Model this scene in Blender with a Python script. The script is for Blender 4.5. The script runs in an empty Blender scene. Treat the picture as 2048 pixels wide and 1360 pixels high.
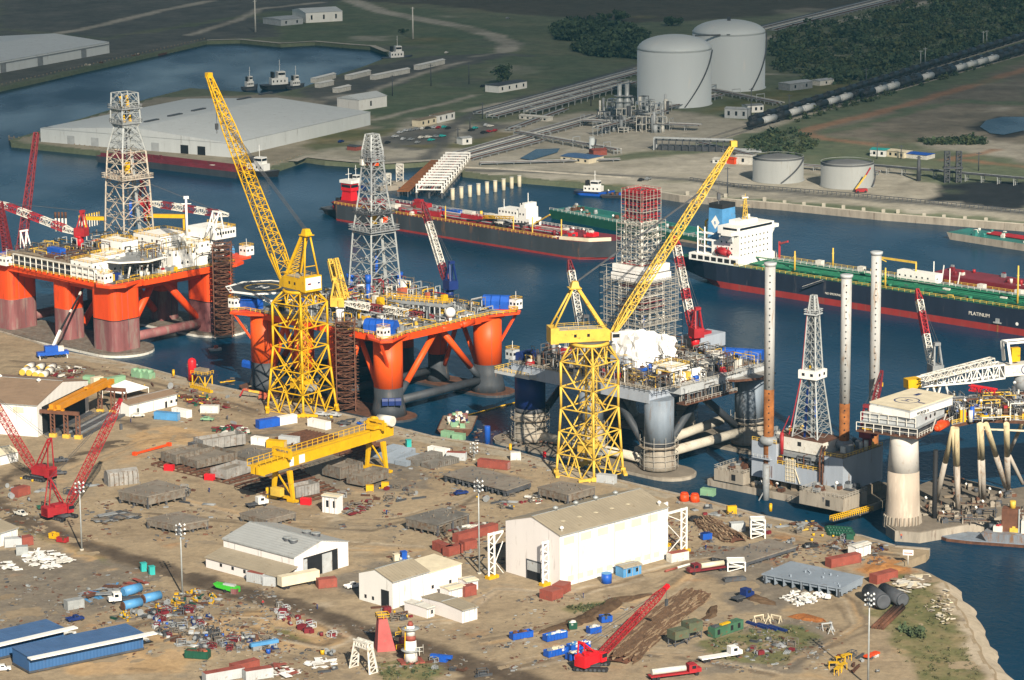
import bpy,bmesh,math,random
from math import sin,cos,pi,radians,sqrt,atan2,tan
from mathutils import Vector,Matrix
from mathutils.geometry import tessellate_polygon
random.seed(7)
scene=bpy.context.scene
COL=scene.collection

# ------------------------------------------------------------------ camera
FPX,CAMH=6050.0,250.0
RC=Matrix.Rotation(pi/2 - radians(12.09),3,'X') @ Matrix.Rotation(radians(-0.47),3,'Z')
cd=bpy.data.cameras.new('camera');cam=bpy.data.objects.new('camera',cd);COL.objects.link(cam)
cd.sensor_width=36.0;cd.lens=FPX/2048*36;cd.clip_start=5;cd.clip_end=20000
cam.matrix_world=Matrix.Translation((0,0,CAMH)) @ RC.to_4x4()
scene.camera=cam

# ------------------------------------------------------------------ light
SUN_EL,SUN_AZ=radians(31),radians(-75)          # direction towards the sun, measured from +X
world=bpy.data.worlds.new('World');scene.world=world;world.use_nodes=True
wn=world.node_tree;bg=wn.nodes['Background']
sky=wn.nodes.new('ShaderNodeTexSky');sky.sky_type='NISHITA';sky.sun_disc=False
sky.sun_elevation=SUN_EL;sky.sun_rotation=pi/2 - SUN_AZ;sky.altitude=50;sky.air_density=1.0;sky.dust_density=0.6;sky.ozone_density=2.0
wn.links.new(sky.outputs[0],bg.inputs[0]);bg.inputs[1].default_value=0.05
sd=bpy.data.lights.new('sun','SUN');sd.energy=5.0;sd.angle=radians(0.5);sd.color=(1.0,0.90,0.74)
sun=bpy.data.objects.new('sun',sd);COL.objects.link(sun)
sdir=Vector((cos(SUN_AZ)*cos(SUN_EL),sin(SUN_AZ)*cos(SUN_EL),sin(SUN_EL)))
sun.rotation_euler=sdir.to_track_quat('Z','Y').to_euler();sun.location=sdir*500 + Vector((0,1000,0))
scene.view_settings.view_transform='Standard';scene.view_settings.look='None'
scene.view_settings.exposure=0.76;scene.view_settings.gamma=1.0
scene.cycles.max_bounces=6;scene.cycles.diffuse_bounces=2;scene.cycles.glossy_bounces=2
scene.cycles.transparent_max_bounces=12;scene.cycles.volume_bounces=0
scene.cycles.use_denoising=True

# ------------------------------------------------------------------ geometry helpers
LAND=2.5
def ray(px,py):return RC @ Vector(((px-1024)/FPX,-(py-680)/FPX,-1.0))
def G(px,py,z=LAND):                       # point of the place at height z that the survey photo shows there
    d=ray(px,py);t=(z-CAMH)/d.z;return Vector((0,0,CAMH)) + d*t
def PJ(p):
    c=RC.transposed() @ (Vector(p)-Vector((0,0,CAMH)));return 1024+FPX*c.x/-c.z,680-FPX*c.y/-c.z
def ZT(P,py):                               # height above P that reaches image row py
    lo,hi=-10.0,400.0
    for _ in range(40):
        m=(lo+hi)/2
        if PJ((P[0],P[1],m))[1]>py:lo=m
        else:hi=m
    return lo
def VP(px,py,P,az):                       # point on the vertical plane through P with horizontal direction az
    d=ray(px,py);n=Vector((-sin(az),cos(az),0));O=Vector((0,0,CAMH))
    return O + d*((Vector(P)-O).dot(n)/d.dot(n))
def zf(ox,oy,s):return lambda x,y:(ox + x/s,oy + y/s)
za=zf(0,0,2.924);zb=zf(680,0,2.924);zc=zf(1348,0,2.924);zd=zf(0,400,3.655);ze=zf(440,430,3.2)
zg=zf(980,430,3.655);zh=zf(1360,370,2.975);ya=zf(0,720,4.096);yb=zf(300,740,3.655);yc=zf(780,800,3.655)
yd=zf(1300,760,2.737);ye=zf(0,1000,3.657);yf=zf(400,1010,3.413);yg=zf(980,1060,3.938);yh=zf(1400,1010,3.16)

class Fr:                                    # local frame: origin, x axis bearing
    def __init__(s,O,az):s.O=Vector(O);s.az=az;s.x=Vector((cos(az),sin(az),0));s.y=Vector((-sin(az),cos(az),0))
    def __call__(s,x,y,z=0):return s.O + s.x*x + s.y*y + Vector((0,0,z))
    def loc(s,P):d=Vector(P)-s.O;return d.dot(s.x),d.dot(s.y),d.z
    def m(s):return Matrix.Translation(s.O) @ Matrix.Rotation(s.az,4,'Z')
def FR(a,b,z=LAND):                        # frame on the ground from image point a towards b; also its length
    A,B=G(*a,z),G(*b,z);d=B-A;return Fr(A,atan2(d.y,d.x)),d.length

MW={}                                      # object name -> world matrix of its root
class MB:
    def __init__(s):s.v=[];s.f=[];s.mi=[];s.sm=[];s.ms=[];s.c=0
    def mat(s,m):
        if m not in s.ms:s.ms.append(m)
        s.c=s.ms.index(m);return s
    def add(s,vs,fs,smooth=False):
        o=len(s.v);s.v+=[Vector(p) for p in vs]
        for f in fs:s.f.append([i+o for i in f]);s.mi.append(s.c);s.sm.append(smooth)
        return s
    def hexa(s,p):return s.add(p,[(3,2,1,0),(4,5,6,7),(0,1,5,4),(1,2,6,5),(2,3,7,6),(3,0,4,7)])
    def box(s,F,x0,x1,y0,y1,z0,z1):
        return s.hexa([F(x0,y0,z0),F(x1,y0,z0),F(x1,y1,z0),F(x0,y1,z0),F(x0,y0,z1),F(x1,y0,z1),F(x1,y1,z1),F(x0,y1,z1)])
    def rod(s,a,b,w,h=None):             # square section bar
        a,b=Vector(a),Vector(b);d=b-a
        if d.length<1e-6:return s
        d.normalize();u=d.cross(Vector((0,0,1)))
        u=Vector((1,0,0)) if u.length<1e-4 else u.normalized()
        n=u.cross(d);h=w if h is None else h;u=u*(w/2);n=n*(h/2)
        return s.hexa([a-u-n,a+u-n,a+u+n,a-u+n,b-u-n,b+u-n,b+u+n,b-u+n])
    def cyl(s,a,b,r0,r1=None,n=10,cap=True):
        a,b=Vector(a),Vector(b);r1=r0 if r1 is None else r1;d=(b-a).normalized();u=d.cross(Vector((0,0,1)))
        u=Vector((1,0,0)) if u.length<1e-4 else u.normalized()
        w=d.cross(u);vs=[]
        for c,r in ((a,r0),(b,r1)):
            for i in range(n):t=2*pi*i/n;vs.append(c+u*(r*cos(t))+w*(r*sin(t)))
        o=len(s.v);s.add(vs,[(i,(i+1) % n,n+(i+1) % n,n+i) for i in range(n)],n>6)
        if cap:s.add([],[[o+i-len(s.v) for i in reversed(range(n))],[o+n+i-len(s.v) for i in range(n)]])
        return s
    def lathe(s,P,prof,n=20):             # prof: (radius, z) list
        vs=[];P=Vector(P)
        for r,z in prof:
            for i in range(n):t=2*pi*i/n;vs.append(P+Vector((r*cos(t),r*sin(t),z)))
        fs=[(k*n+i,k*n+(i+1) % n,(k+1)*n+(i+1) % n,(k+1)*n+i) for k in range(len(prof)-1) for i in range(n)]
        o=len(s.v);s.add(vs,fs,True)
        s.add([],[[o+i-len(s.v) for i in reversed(range(n))],[o+(len(prof)-1)*n+i-len(s.v) for i in range(n)]]);return s
    def prism(s,pts,z0,z1,bottom=True):  # polygon (world xy) between two heights; may be concave
        pts=[Vector((p[0],p[1],0)) for p in pts];n=len(pts)
        ar=sum(pts[i].x*pts[(i+1) % n].y-pts[(i+1) % n].x*pts[i].y for i in range(n))
        if ar<0:pts.reverse()
        tri=tessellate_polygon([pts]);o=len(s.v)
        lo=[p+Vector((0,0,z0)) for p in pts];hi=[p+Vector((0,0,z1)) for p in pts]
        fs=[]
        for t in tri:
            a,b,c=[pts[i] for i in t]
            if (b-a).cross(c-a).z<0:t=t[::-1]
            fs.append([n+i for i in t])
            if bottom:fs.append([i for i in reversed(t)])
        fs+=[(i,(i+1) % n,n+(i+1) % n,n+i) for i in range(n)]
        return s.add(lo+hi,fs)
    def sheet(s,pts,z):
        pts=[Vector((p[0],p[1],z)) for p in pts];fs=[]
        for t in tessellate_polygon([pts]):
            a,b,c=[pts[i] for i in t]
            fs.append(t if (b-a).cross(c-a).z>0 else t[::-1])
        return s.add(pts,fs)
    def strip(s,pts,w,z):                 # flat road strip along a polyline
        L,Rr=[],[];n=len(pts);pts=[Vector((p[0],p[1],0)) for p in pts]
        for i in range(n):
            d=(pts[min(i+1,n-1)]-pts[max(i-1,0)]).normalized();q=Vector((-d.y,d.x,0))*((w[i] if isinstance(w,(list,tuple)) else w)/2)
            L.append(pts[i]+q+Vector((0,0,z)));Rr.append(pts[i]-q+Vector((0,0,z)))
        return s.add(L+Rr,[(n+i,n+i+1,i+1,i) for i in range(n-1)])
    def lattice(s,a,b,w0,w1,nseg,t,brace=None,up=None,h0=None,h1=None,sides=4):
        # four-chord lattice girder from a to b, width w, height h
        a,b=Vector(a),Vector(b);d=(b-a).normalized();up=Vector(up or (0,0,1));u=d.cross(up)
        if u.length<1e-3:u=Vector((1,0,0))
        u.normalize();n=u.cross(d).normalized();h0=w0 if h0 is None else h0;h1=w1 if h1 is None else h1;br=brace or t*.6
        R=[]
        for i in range(nseg+1):
            k=i/nseg;c=a.lerp(b,k);w=(w0+(w1-w0)*k)/2;h=(h0+(h1-h0)*k)/2
            R.append([c-u*w-n*h,c+u*w-n*h,c+u*w+n*h,c-u*w+n*h])
        for j in range(4):s.rod(R[0][j],R[-1][j],t)
        for i in range(nseg):
            for j in range(4):
                k=(j+1) % 4
                if (i+j) % 2:s.rod(R[i][j],R[i+1][k],br)
                else:s.rod(R[i][k],R[i+1][j],br)
                if i:s.rod(R[i][j],R[i][k],br)
        for j in range(4):s.rod(R[-1][j],R[-1][(j+1) % 4],br)
        return s
    def rail(s,pts,h=1.1,w=.12,every=3.0,mid=True):
        for p,q in zip(pts[:-1],pts[1:]):
            p,q=Vector(p),Vector(q);U=Vector((0,0,h));n=max(1,int((q-p).length/every))
            s.rod(p+U,q+U,w)
            if mid:s.rod(p+U*.5,q+U*.5,w*.8)
            for i in range(n+1):c=p.lerp(q,i/n);s.rod(c,c+U,w)
        return s
    def blob(s,c,r,n,size,flat=.7):     # leaf clumps spread through a volume
        for _ in range(n):
            v=Vector((random.gauss(0,1),random.gauss(0,1),random.gauss(0,1)*flat))
            v=v.normalized()*r*random.random()**.4;v.z *= flat
            p=Vector(c)+v;a=Vector((random.uniform(-1,1),random.uniform(-1,1),random.uniform(-.6,.6))).normalized()*size*random.uniform(.6,1.3)
            b=a.cross(Vector((random.uniform(-1,1),random.uniform(-1,1),random.uniform(-1,1)))).normalized()*size*random.uniform(.5,1.1)
            s.add([p-a-b*.4,p+a*.3-b,p+a+b*.4,p-a*.2+b],[(0,1,2,3)])
        return s
    def build(s,name,parent=None,label=None,M=None,kind=None):
        root=M if M is not None else (MW[parent.name] if parent is not None else Matrix.Identity(4))
        inv=root.inverted();me=bpy.data.meshes.new(name)
        me.from_pydata([inv @ p for p in s.v],[],s.f)
        for m in s.ms:me.materials.append(m)
        me.polygons.foreach_set('material_index',s.mi);me.polygons.foreach_set('use_smooth',s.sm);me.update()
        o=bpy.data.objects.new(name,me);COL.objects.link(o)
        if parent is not None:o.parent=parent
        else:o.matrix_world=root
        MW[o.name]=root
        if label:o['label']=label
        if kind:o['kind']=kind
        return o
def tag(o,label=None,cat=None,group=None,kind=None):
    if label:o['label']=label
    if cat:o['category']=cat
    if group:o['group']=group
    if kind:o['kind']=kind
    return o
def thing(name,label,cat,F,group=None):
    o=bpy.data.objects.new(name,None);COL.objects.link(o)
    M=F.m() if isinstance(F,Fr) else Matrix.Translation(Vector(F))
    o.matrix_world=M;MW[o.name]=M;o.empty_display_size=2
    return tag(o,label,cat,group,'thing')
def solo(mb,name,label,cat,F,group=None):   # a thing that is a single mesh
    M=F.m() if isinstance(F,Fr) else Matrix.Translation(Vector(F))
    return tag(mb.build(name,None,None,M),label,cat,group,'thing')
def dup(o,M,label=None,group=None):       # copy of a thing with copies of its parts and sub-parts
    def cp(x,par):
        c=x.copy();COL.objects.link(c);MW[c.name]=M
        if par is not None:c.parent=par;c.matrix_parent_inverse=Matrix.Identity(4)
        for ch in x.children:cp(ch,c)
        return c
    r=cp(o,None);r.matrix_world=M
    if label:r['label']=label
    if group:r['group']=group
    return r

# ------------------------------------------------------------------ materials
MC={}
def paint(name,rgb,var=.12,scale=.25,rough=.6,rust=0.0,rustc=(.16,.06,.025),metal=0.0,streak=False,spec=.35,scale2=None):
    if name in MC:return MC[name]
    m=bpy.data.materials.new(name);m.use_nodes=True;t=m.node_tree;b=t.nodes['Principled BSDF']
    N=t.nodes.new;Lk=t.links.new
    co=N('ShaderNodeTexCoord');mp=N('ShaderNodeMapping');Lk(co.outputs['Object'],mp.inputs[0])
    if streak:mp.inputs['Scale'].default_value=(1,1,.18)
    nz=N('ShaderNodeTexNoise');nz.inputs['Scale'].default_value=scale;nz.inputs['Detail'].default_value=6;nz.inputs['Roughness'].default_value=.65;Lk(mp.outputs[0],nz.inputs[0])
    rp=N('ShaderNodeMapRange');rp.inputs[1].default_value=.25;rp.inputs[2].default_value=.75;rp.inputs[3].default_value=1-var*1.6;rp.inputs[4].default_value=1+var;Lk(nz.outputs[0],rp.inputs[0])
    mx=N('ShaderNodeMix');mx.data_type='RGBA';mx.blend_type='MULTIPLY';mx.inputs[0].default_value=1;mx.inputs[6].default_value=(*rgb,1);Lk(rp.outputs[0],mx.inputs[7])
    out=mx.outputs[2]
    if rust>0:
        n2=N('ShaderNodeTexNoise');n2.inputs['Scale'].default_value=scale2 or scale*2.3;n2.inputs['Detail'].default_value=8;n2.inputs['Roughness'].default_value=.7;Lk(mp.outputs[0],n2.inputs[0])
        r2=N('ShaderNodeMapRange');r2.inputs[1].default_value=.62-rust*.32;r2.inputs[2].default_value=.72-rust*.25;Lk(n2.outputs[0],r2.inputs[0])
        m2=N('ShaderNodeMix');m2.data_type='RGBA';m2.inputs[7].default_value=(*rustc,1);Lk(r2.outputs[0],m2.inputs[0]);Lk(out,m2.inputs[6]);out=m2.outputs[2]
    Lk(out,b.inputs['Base Color']);b.inputs['Roughness'].default_value=rough;b.inputs['Metallic'].default_value=metal
    b.inputs['Specular IOR Level'].default_value=spec
    MC[name]=m;return m
def soil(name,cols,scale=.02,rough=.95,fine=.35):   # several earth colours blended by noise
    m=bpy.data.materials.new(name);m.use_nodes=True;t=m.node_tree;b=t.nodes['Principled BSDF'];N=t.nodes.new;Lk=t.links.new
    co=N('ShaderNodeTexCoord');nz=N('ShaderNodeTexNoise');nz.inputs['Scale'].default_value=scale;nz.inputs['Detail'].default_value=10;nz.inputs['Roughness'].default_value=.62;nz.inputs['Distortion'].default_value=.4
    Lk(co.outputs['Object'],nz.inputs[0]);cr=N('ShaderNodeValToRGB');Lk(nz.outputs[0],cr.inputs[0])
    el=cr.color_ramp.elements;n=len(cols)
    while len(el)<n:el.new(.5)
    for i,c in enumerate(cols):el[i].position=.3+.42*i/max(1,n-1);el[i].color=(*c,1)
    n2=N('ShaderNodeTexNoise');n2.inputs['Scale'].default_value=fine;n2.inputs['Detail'].default_value=8;n2.inputs['Roughness'].default_value=.75;Lk(co.outputs['Object'],n2.inputs[0])
    rp=N('ShaderNodeMapRange');rp.inputs[1].default_value=.3;rp.inputs[2].default_value=.7;rp.inputs[3].default_value=.72;rp.inputs[4].default_value=1.15;Lk(n2.outputs[0],rp.inputs[0])
    mx=N('ShaderNodeMix');mx.data_type='RGBA';mx.blend_type='MULTIPLY';mx.inputs[0].default_value=1;Lk(cr.outputs[0],mx.inputs[6]);Lk(rp.outputs[0],mx.inputs[7])
    Lk(mx.outputs[2],b.inputs['Base Color']);b.inputs['Roughness'].default_value=rough;b.inputs['Specular IOR Level'].default_value=.1
    MC[name]=m;return m
def corrug(name,rgb,pitch=1.0,axis=0,var=.08,rough=.55):   # ribbed sheet metal: ribs in the bump, slight colour streaks
    m=paint(name,rgb,var=var,scale=.2,rough=rough,streak=True,rust=.10,rustc=tuple(c*.62+o for c,o in zip(rgb,(.03,.015,0))),scale2=.35);t=m.node_tree;N=t.nodes.new;Lk=t.links.new;b=t.nodes['Principled BSDF']
    co=N('ShaderNodeTexCoord');w=N('ShaderNodeTexWave');w.bands_direction='XYZ'[axis];w.inputs['Scale'].default_value=.314/pitch;Lk(co.outputs['Object'],w.inputs[0])
    bp=N('ShaderNodeBump');bp.inputs['Strength'].default_value=.5;bp.inputs['Distance'].default_value=.12;Lk(w.outputs[0],bp.inputs['Height']);Lk(bp.outputs[0],b.inputs['Normal']);return m
YEL=paint('yellow_paint',(.62,.36,.005),.12,.3,.5,.12,(.30,.15,.02))
YELP=paint('pale_yellow_paint',(.64,.42,.06),.15,.3,.5,.12,(.30,.18,.05))
ORA=paint('orange_paint',(.70,.085,.008),.10,.12,.5,.06,(.42,.05,.02),streak=True)
REDO=paint('red_orange_paint',(.72,.066,.008),.14,.12,.5,.12,(.30,.035,.015),streak=True)
REDM=paint('worn_maroon_antifouling',(.23,.085,.085),.3,.15,.7,.4,(.23,.16,.14),streak=True)
HULLG=paint('dark_grey_antifouling',(.045,.052,.062),.25,.2,.6,.1,(.12,.08,.06),streak=True)
RED=paint('red_crane_paint',(.34,.018,.024),.2,.3,.5,.12,(.22,.05,.03))
REDB=paint('bright_red_paint',(.62,.012,.02),.1,.3,.45)
MAR=paint('maroon_paint',(.17,.015,.022),.2,.15,.6,.15,(.10,.04,.03))
BLU=paint('blue_paint',(.012,.085,.42),.15,.3,.45,.08,(.05,.05,.1))
BLUL=paint('light_blue_paint',(.08,.26,.50),.15,.3,.5,.08,(.15,.2,.25))
BLUD=paint('dark_blue_paint',(.008,.025,.13),.15,.3,.5)
TEAL=paint('teal_paint',(.03,.36,.34),.15,.3,.5)
GRN=paint('deck_green_paint',(.012,.095,.055),.3,.15,.6,.15,(.05,.07,.05))
GRNP=paint('pale_green_paint',(.20,.36,.22),.15,.3,.6,.15,(.25,.2,.12))
GRNB=paint('bright_green_paint',(.05,.42,.03),.1,.3,.5)
GRND=paint('dark_green_paint',(.012,.075,.045),.15,.3,.5)
WHI=paint('white_paint',(.78,.77,.73),.06,.25,.5,.06,(.48,.42,.34),streak=True)
WHID=paint('dirty_white_paint',(.62,.60,.54),.14,.35,.6,.2,(.38,.30,.22))
CRM=paint('cream_paint',(.66,.58,.42),.12,.3,.6)
GRY=paint('grey_steel_paint',(.24,.255,.265),.2,.3,.55,.16,(.15,.10,.07))
GRYL=paint('light_grey_paint',(.42,.44,.45),.14,.25,.55,.12,(.25,.2,.15))
GRYB=paint('blue_grey_hull_paint',(.33,.37,.43),.12,.2,.55,.14,(.22,.17,.13),streak=True)
GRYD=paint('dark_grey_steel',(.07,.075,.085),.3,.3,.6,.15,(.1,.06,.04))
GALV=paint('galvanised_steel',(.36,.38,.38),.2,.4,.45,.1,(.28,.22,.16),metal=.2)
PRIM=paint('steel_primer_grey',(.17,.15,.125),.35,.35,.8,.4,(.12,.075,.045))
PRIML=paint('pale_steel_primer',(.27,.26,.245),.3,.3,.8,.25,(.18,.12,.08))
RUST=paint('rusted_steel',(.115,.05,.028),.4,.4,.85,.3,(.06,.028,.018))
RUSTO=paint('orange_rust',(.28,.10,.025),.35,.3,.85,.3,(.14,.055,.02))
RCON=paint('faded_red_container_paint',(.27,.068,.048),.2,.35,.65,.2,(.16,.07,.05))
OCON=paint('orange_container_paint',(.42,.10,.05),.15,.3,.6,.15,(.2,.06,.04))
BLK=paint('black_rubber',(.018,.018,.02),.2,.6,.75)
DRK=paint('dark_interior',(.012,.012,.014),.3,.4,.8)
GLS=paint('dark_window_glass',(.012,.016,.022),.1,.4,.15,spec=.6)
CONC=paint('concrete',(.33,.29,.235),.25,.25,.9,.2,(.17,.13,.10),streak=True)
CONCL=paint('pale_concrete',(.50,.46,.38),.18,.2,.9,.2,(.30,.25,.19))
TIMB=paint('weathered_timber',(.24,.19,.135),.3,.5,.9)
BRN=paint('brown_primer',(.14,.06,.035),.3,.4,.8)
WINP=paint('translucent_wall_light',(.60,.57,.46),.08,.3,.4)
ROOFT=corrug('tan_metal_roof',(.30,.255,.185),1.2,0,.1)
ROOFG=corrug('grey_metal_roof',(.34,.35,.345),1.2,0,.07)
ROOFB=corrug('brown_roof_sheet',(.24,.165,.11),1.2,0,.12)
WALLW=corrug('white_wall_sheet',(.72,.71,.68),1.0,0,.04)
WALLP=corrug('pinkish_white_wall_sheet',(.74,.70,.68),1.0,0,.03)
ROOFW=corrug('white_warehouse_roof',(.60,.63,.63),2.0,0,.05)
WALLF=corrug('white_warehouse_wall',(.60,.63,.63),1.5,0,.05)
BLUR=corrug('blue_roof_sheet',(.06,.125,.26),1.0,0,.15)
BLUW=corrug('blue_wall_sheet',(.04,.115,.27),1.0,0,.12)
LEAF=paint('scrub_leaves',(.07,.10,.048),.5,.25,.9)
LEAFD=paint('dark_tree_leaves',(.045,.072,.036),.5,.3,.9)
SCAF=paint('scaffold_tube',(.36,.34,.30),.3,.5,.6)
SHRINK=paint('white_sheeting',(.80,.79,.77),.12,.25,.7)
SOILC={}
def water_mat():
    m=bpy.data.materials.new('harbour_water');m.use_nodes=True;t=m.node_tree;b=t.nodes['Principled BSDF'];N=t.nodes.new;Lk=t.links.new
    co=N('ShaderNodeTexCoord');mp=N('ShaderNodeMapping');mp.inputs['Scale'].default_value=(1,.55,1);mp.inputs['Rotation'].default_value=(0,0,.5);Lk(co.outputs['Object'],mp.inputs[0])
    nz=N('ShaderNodeTexNoise');nz.inputs['Scale'].default_value=.45;nz.inputs['Detail'].default_value=5;nz.inputs['Roughness'].default_value=.6;Lk(mp.outputs[0],nz.inputs[0])
    bp=N('ShaderNodeBump');bp.inputs['Strength'].default_value=.42;bp.inputs['Distance'].default_value=.5;Lk(nz.outputs[0],bp.inputs['Height']);Lk(bp.outputs[0],b.inputs['Normal'])
    n2=N('ShaderNodeTexNoise');n2.inputs['Scale'].default_value=.006;n2.inputs['Detail'].default_value=4;Lk(co.outputs['Object'],n2.inputs[0])
    cr=N('ShaderNodeValToRGB');Lk(n2.outputs[0],cr.inputs[0]);cr.color_ramp.elements[0].position=.35;cr.color_ramp.elements[0].color=(.002,.025,.052,1);cr.color_ramp.elements[1].position=.7;cr.color_ramp.elements[1].color=(.004,.037,.080,1)
    wp=N('ShaderNodeMapRange');wp.inputs[1].default_value=.35;wp.inputs[2].default_value=.65;wp.inputs[3].default_value=.12;wp.inputs[4].default_value=.36;n3=N('ShaderNodeTexNoise');n3.inputs['Scale'].default_value=.014;n3.inputs['Detail'].default_value=5;Lk(mp.outputs[0],n3.inputs[0]);Lk(n3.outputs[0],wp.inputs[0]);Lk(wp.outputs[0],b.inputs['Roughness']);Lk(cr.outputs[0],b.inputs['Base Color']);b.inputs['Specular IOR Level'].default_value=.12;b.inputs['IOR'].default_value=1.25
    return m
WATER=water_mat()
_s=soil
def soil(n,c,*a,**k):SOILC[n]=c;return _s(n,c,*a,**k)
DIRT=soil('yard_dirt',[(.21,.16,.105),(.28,.218,.145),(.335,.262,.172),(.25,.205,.148)],.018)
DIRTD=soil('dark_road_earth',[(.07,.052,.038),(.105,.08,.058),(.145,.112,.08)],.03)
DIRTG=soil('grey_hardstanding',[(.14,.12,.10),(.18,.155,.125),(.22,.185,.14)],.03)
DIRTO=soil('ochre_sand',[(.36,.24,.125),(.44,.30,.16),(.40,.28,.165)],.03)
DIRTR=soil('red_clay',[(.34,.15,.05),(.42,.21,.08)],.06)
SAND=soil('pale_shore_sand',[(.36,.30,.22),(.45,.38,.29),(.40,.34,.25)],.05)
GRASS=soil('short_grass',[(.085,.10,.035),(.14,.14,.06),(.24,.19,.10)],.05)
FIELD=soil('coastal_field',[(.11,.135,.08),(.15,.17,.105),(.20,.195,.13)],.008)
FIELDD=soil('brown_ploughed_field',[(.075,.065,.05),(.10,.085,.065)],.006)
FIELDG=soil('green_meadow',[(.10,.135,.08),(.13,.16,.095),(.17,.18,.115)],.012)
ASPH=soil('asphalt',[(.085,.085,.085),(.12,.118,.112),(.15,.145,.135)],.02)
SHELL=soil('crushed_shell',[(.32,.29,.24),(.42,.385,.32),(.50,.46,.39)],.03)
MUD=soil('dried_spoil_mud',[(.15,.13,.105),(.21,.18,.145),(.28,.24,.19)],.01)
REDR=soil('red_dirt_track',[(.30,.17,.10),(.36,.22,.14)],.03)
COAL=soil('black_coal',[(.018,.02,.024),(.03,.032,.036)],.05)
PAVE=soil('quay_concrete',[(.27,.235,.18),(.33,.29,.225),(.37,.33,.26)],.03)
# ------------------------------------------------------------------ the setting
def GP(pts,z=LAND,f=None):return [G(*(f(*p) if f else p),z) for p in pts]
def jag(pts,amp,step,closed=True):
    out=[];n=len(pts)
    for i in range(n if closed else n-1):
        a,b=Vector(pts[i]),Vector(pts[(i+1) % n]);k=max(1,int((b-a).length/step))
        for j in range(k):
            p=a.lerp(b,j/k);out.append(p+Vector((random.gauss(0,amp),random.gauss(0,amp),0)))
    if not closed:out.append(Vector(pts[-1]))
    return out
def ground(name,mb,m,z=None):
    return tag(mb.build(name),kind='structure')
_zl=[LAND]
LAY={'yard':[],'far':[]}
def sheet(name,px,m,z=LAND,lift=.02,f=None,amp=1.0,step=6,world=None,strength=.9):
    yy=sum(p[1] for p in px)/len(px);k='yard' if yy>600 else 'far'
    LAY[k].append(('poly',GP(px),m.name,(1.6 if amp else .4) if k=='yard' else (7 if amp>1.6 else 3.5),0,strength))
def road(name,px,w,m,lift=.06,f=None,z=LAND,strength=.9):
    yy=sum(p[1] for p in px)/len(px);k='yard' if yy>600 else 'far'
    LAY[k].append(('line',GP(px),m.name,1.0 if k=='yard' else 2.2,(w if not isinstance(w,list) else sum(w)/len(w))/2,strength))

w=MB().mat(WATER).sheet([(-3500,500),(3500,500),(3500,7000),(-3500,7000)],0);tag(w.build('water'),kind='structure')
sb=MB().mat(MUD).sheet([(-3500,400),(3500,400),(3500,7100),(-3500,7100)],-9);tag(sb.build('seabed'),kind='structure')
YARD=[(-160,612),(0,664),(60,682),(118,703),(191,716),(273,732),(375,760),(500,788),(700,833),(862,874),(955,888),(1026,904),(1130,934),(1228,960),(1338,986),(1402,1000),(1519,1032),(1658,1062),(1720,1073),(1790,1094),(1859,1100),(1852,1108),(1815,1120)]
BEACH=[(1822,1124),(1868,1132),(1916,1160),(1940,1193),(1962,1238),(1997,1310),(2035,1362),(2072,1420)]
be_in=jag(GP([(x-26,y+6) for x,y in BEACH]),.5,4,False)
yardP=GP(YARD[:-1]) + be_in + [Vector((120,560,0)),Vector((-330,560,0)),Vector((-420,1180,0))]
ground('yard_bank',MB().mat(DIRT).prism(yardP,-10,LAND,False),DIRT)
bo=[p+Vector((2.2+random.gauss(0,.5),-1.2,-3.3)) for p in [be_in[i]+Vector((3.6+.8*sin(i*.9),.4,0)) for i in range(len(be_in))]];bm_=[a.lerp(b,.5)+Vector((0,0,.35+random.gauss(0,.08))) for a,b in zip(be_in,bo)];nb=len(bo);sl=MB().mat(SAND).add([p+Vector((-.8,.5,.03)) for p in be_in]+bm_+bo,[(i,nb+i,nb+i+1,i+1) for i in range(nb-1)]+[(nb+i,2*nb+i,2*nb+i+1,nb+i+1) for i in range(nb-1)],True);tag(sl.build('beach'),kind='structure')
FAR=[(0,176),(171,137),(342,99),(414,82),(480,80),(561,88),(630,84),(699,90),(740,93),(772,103),(779,113),(724,134),(680,148),(602,176),(545,188),(380,176),(300,196),(75,263),(19,280),(22,286),(191,303),(462,342),(547,337),(580,326),(609,316),(650,322),(700,325),(760,330),(817,327),(878,322),(925,345),(1000,354),(1120,364),(1251,376),(1360,394),(1562,410),(1763,430),(2048,452),(2300,474)]
farP=[Vector((-1200,1500,0))] + GP(FAR) + [Vector((900,1200,0)),Vector((3400,1500,0)),Vector((3400,6900,0)),Vector((-3400,6900,0)),Vector((-3400,1500,0))]
ground('terminal_bank',MB().mat(FIELD).prism(farP,-10,LAND,False),FIELD)

# far ground cover, roads and yards (each a sheet a little above the last)
sheet('brown_field',[(690,-5),(2060,-12),(2060,-90),(690,-90)],FIELDD,lift=.10,amp=6,step=30)
sheet('field',[(700,2),(860,10),(1050,30),(1260,45),(1420,40),(1700,18),(2060,-12),(690,-6)],FIELDD,lift=.14,amp=5,step=25)
sheet('meadow',[(690,88),(780,100),(800,120),(700,190),(660,215),(760,235),(900,235),(1000,225),(1180,185),(1290,150),(1290,105),(1100,112),(1060,80),(1010,60),(900,25),(760,5),(690,5),(560,40),(560,85)],FIELDG,lift=.12,amp=3,step=20)
sheet('terminal_yard',[(-10,130),(-10,60),(215,78),(330,60),(520,30),(560,75),(420,78),(342,97),(171,134),(0,172)],ASPH,lift=.16,amp=1.5,step=20)
sheet('terminal_yard',[(0,0),(690,-8),(640,20),(540,22),(330,55),(215,76),(-10,56)],ASPH,lift=.20,amp=3,step=20)
sheet('quay_apron',[(724,136),(800,118),(880,112),(1000,105),(1000,118),(880,140),(740,185),(640,215),(600,182),(680,150)],ASPH,lift=.16,amp=1.5,step=15)
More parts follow.
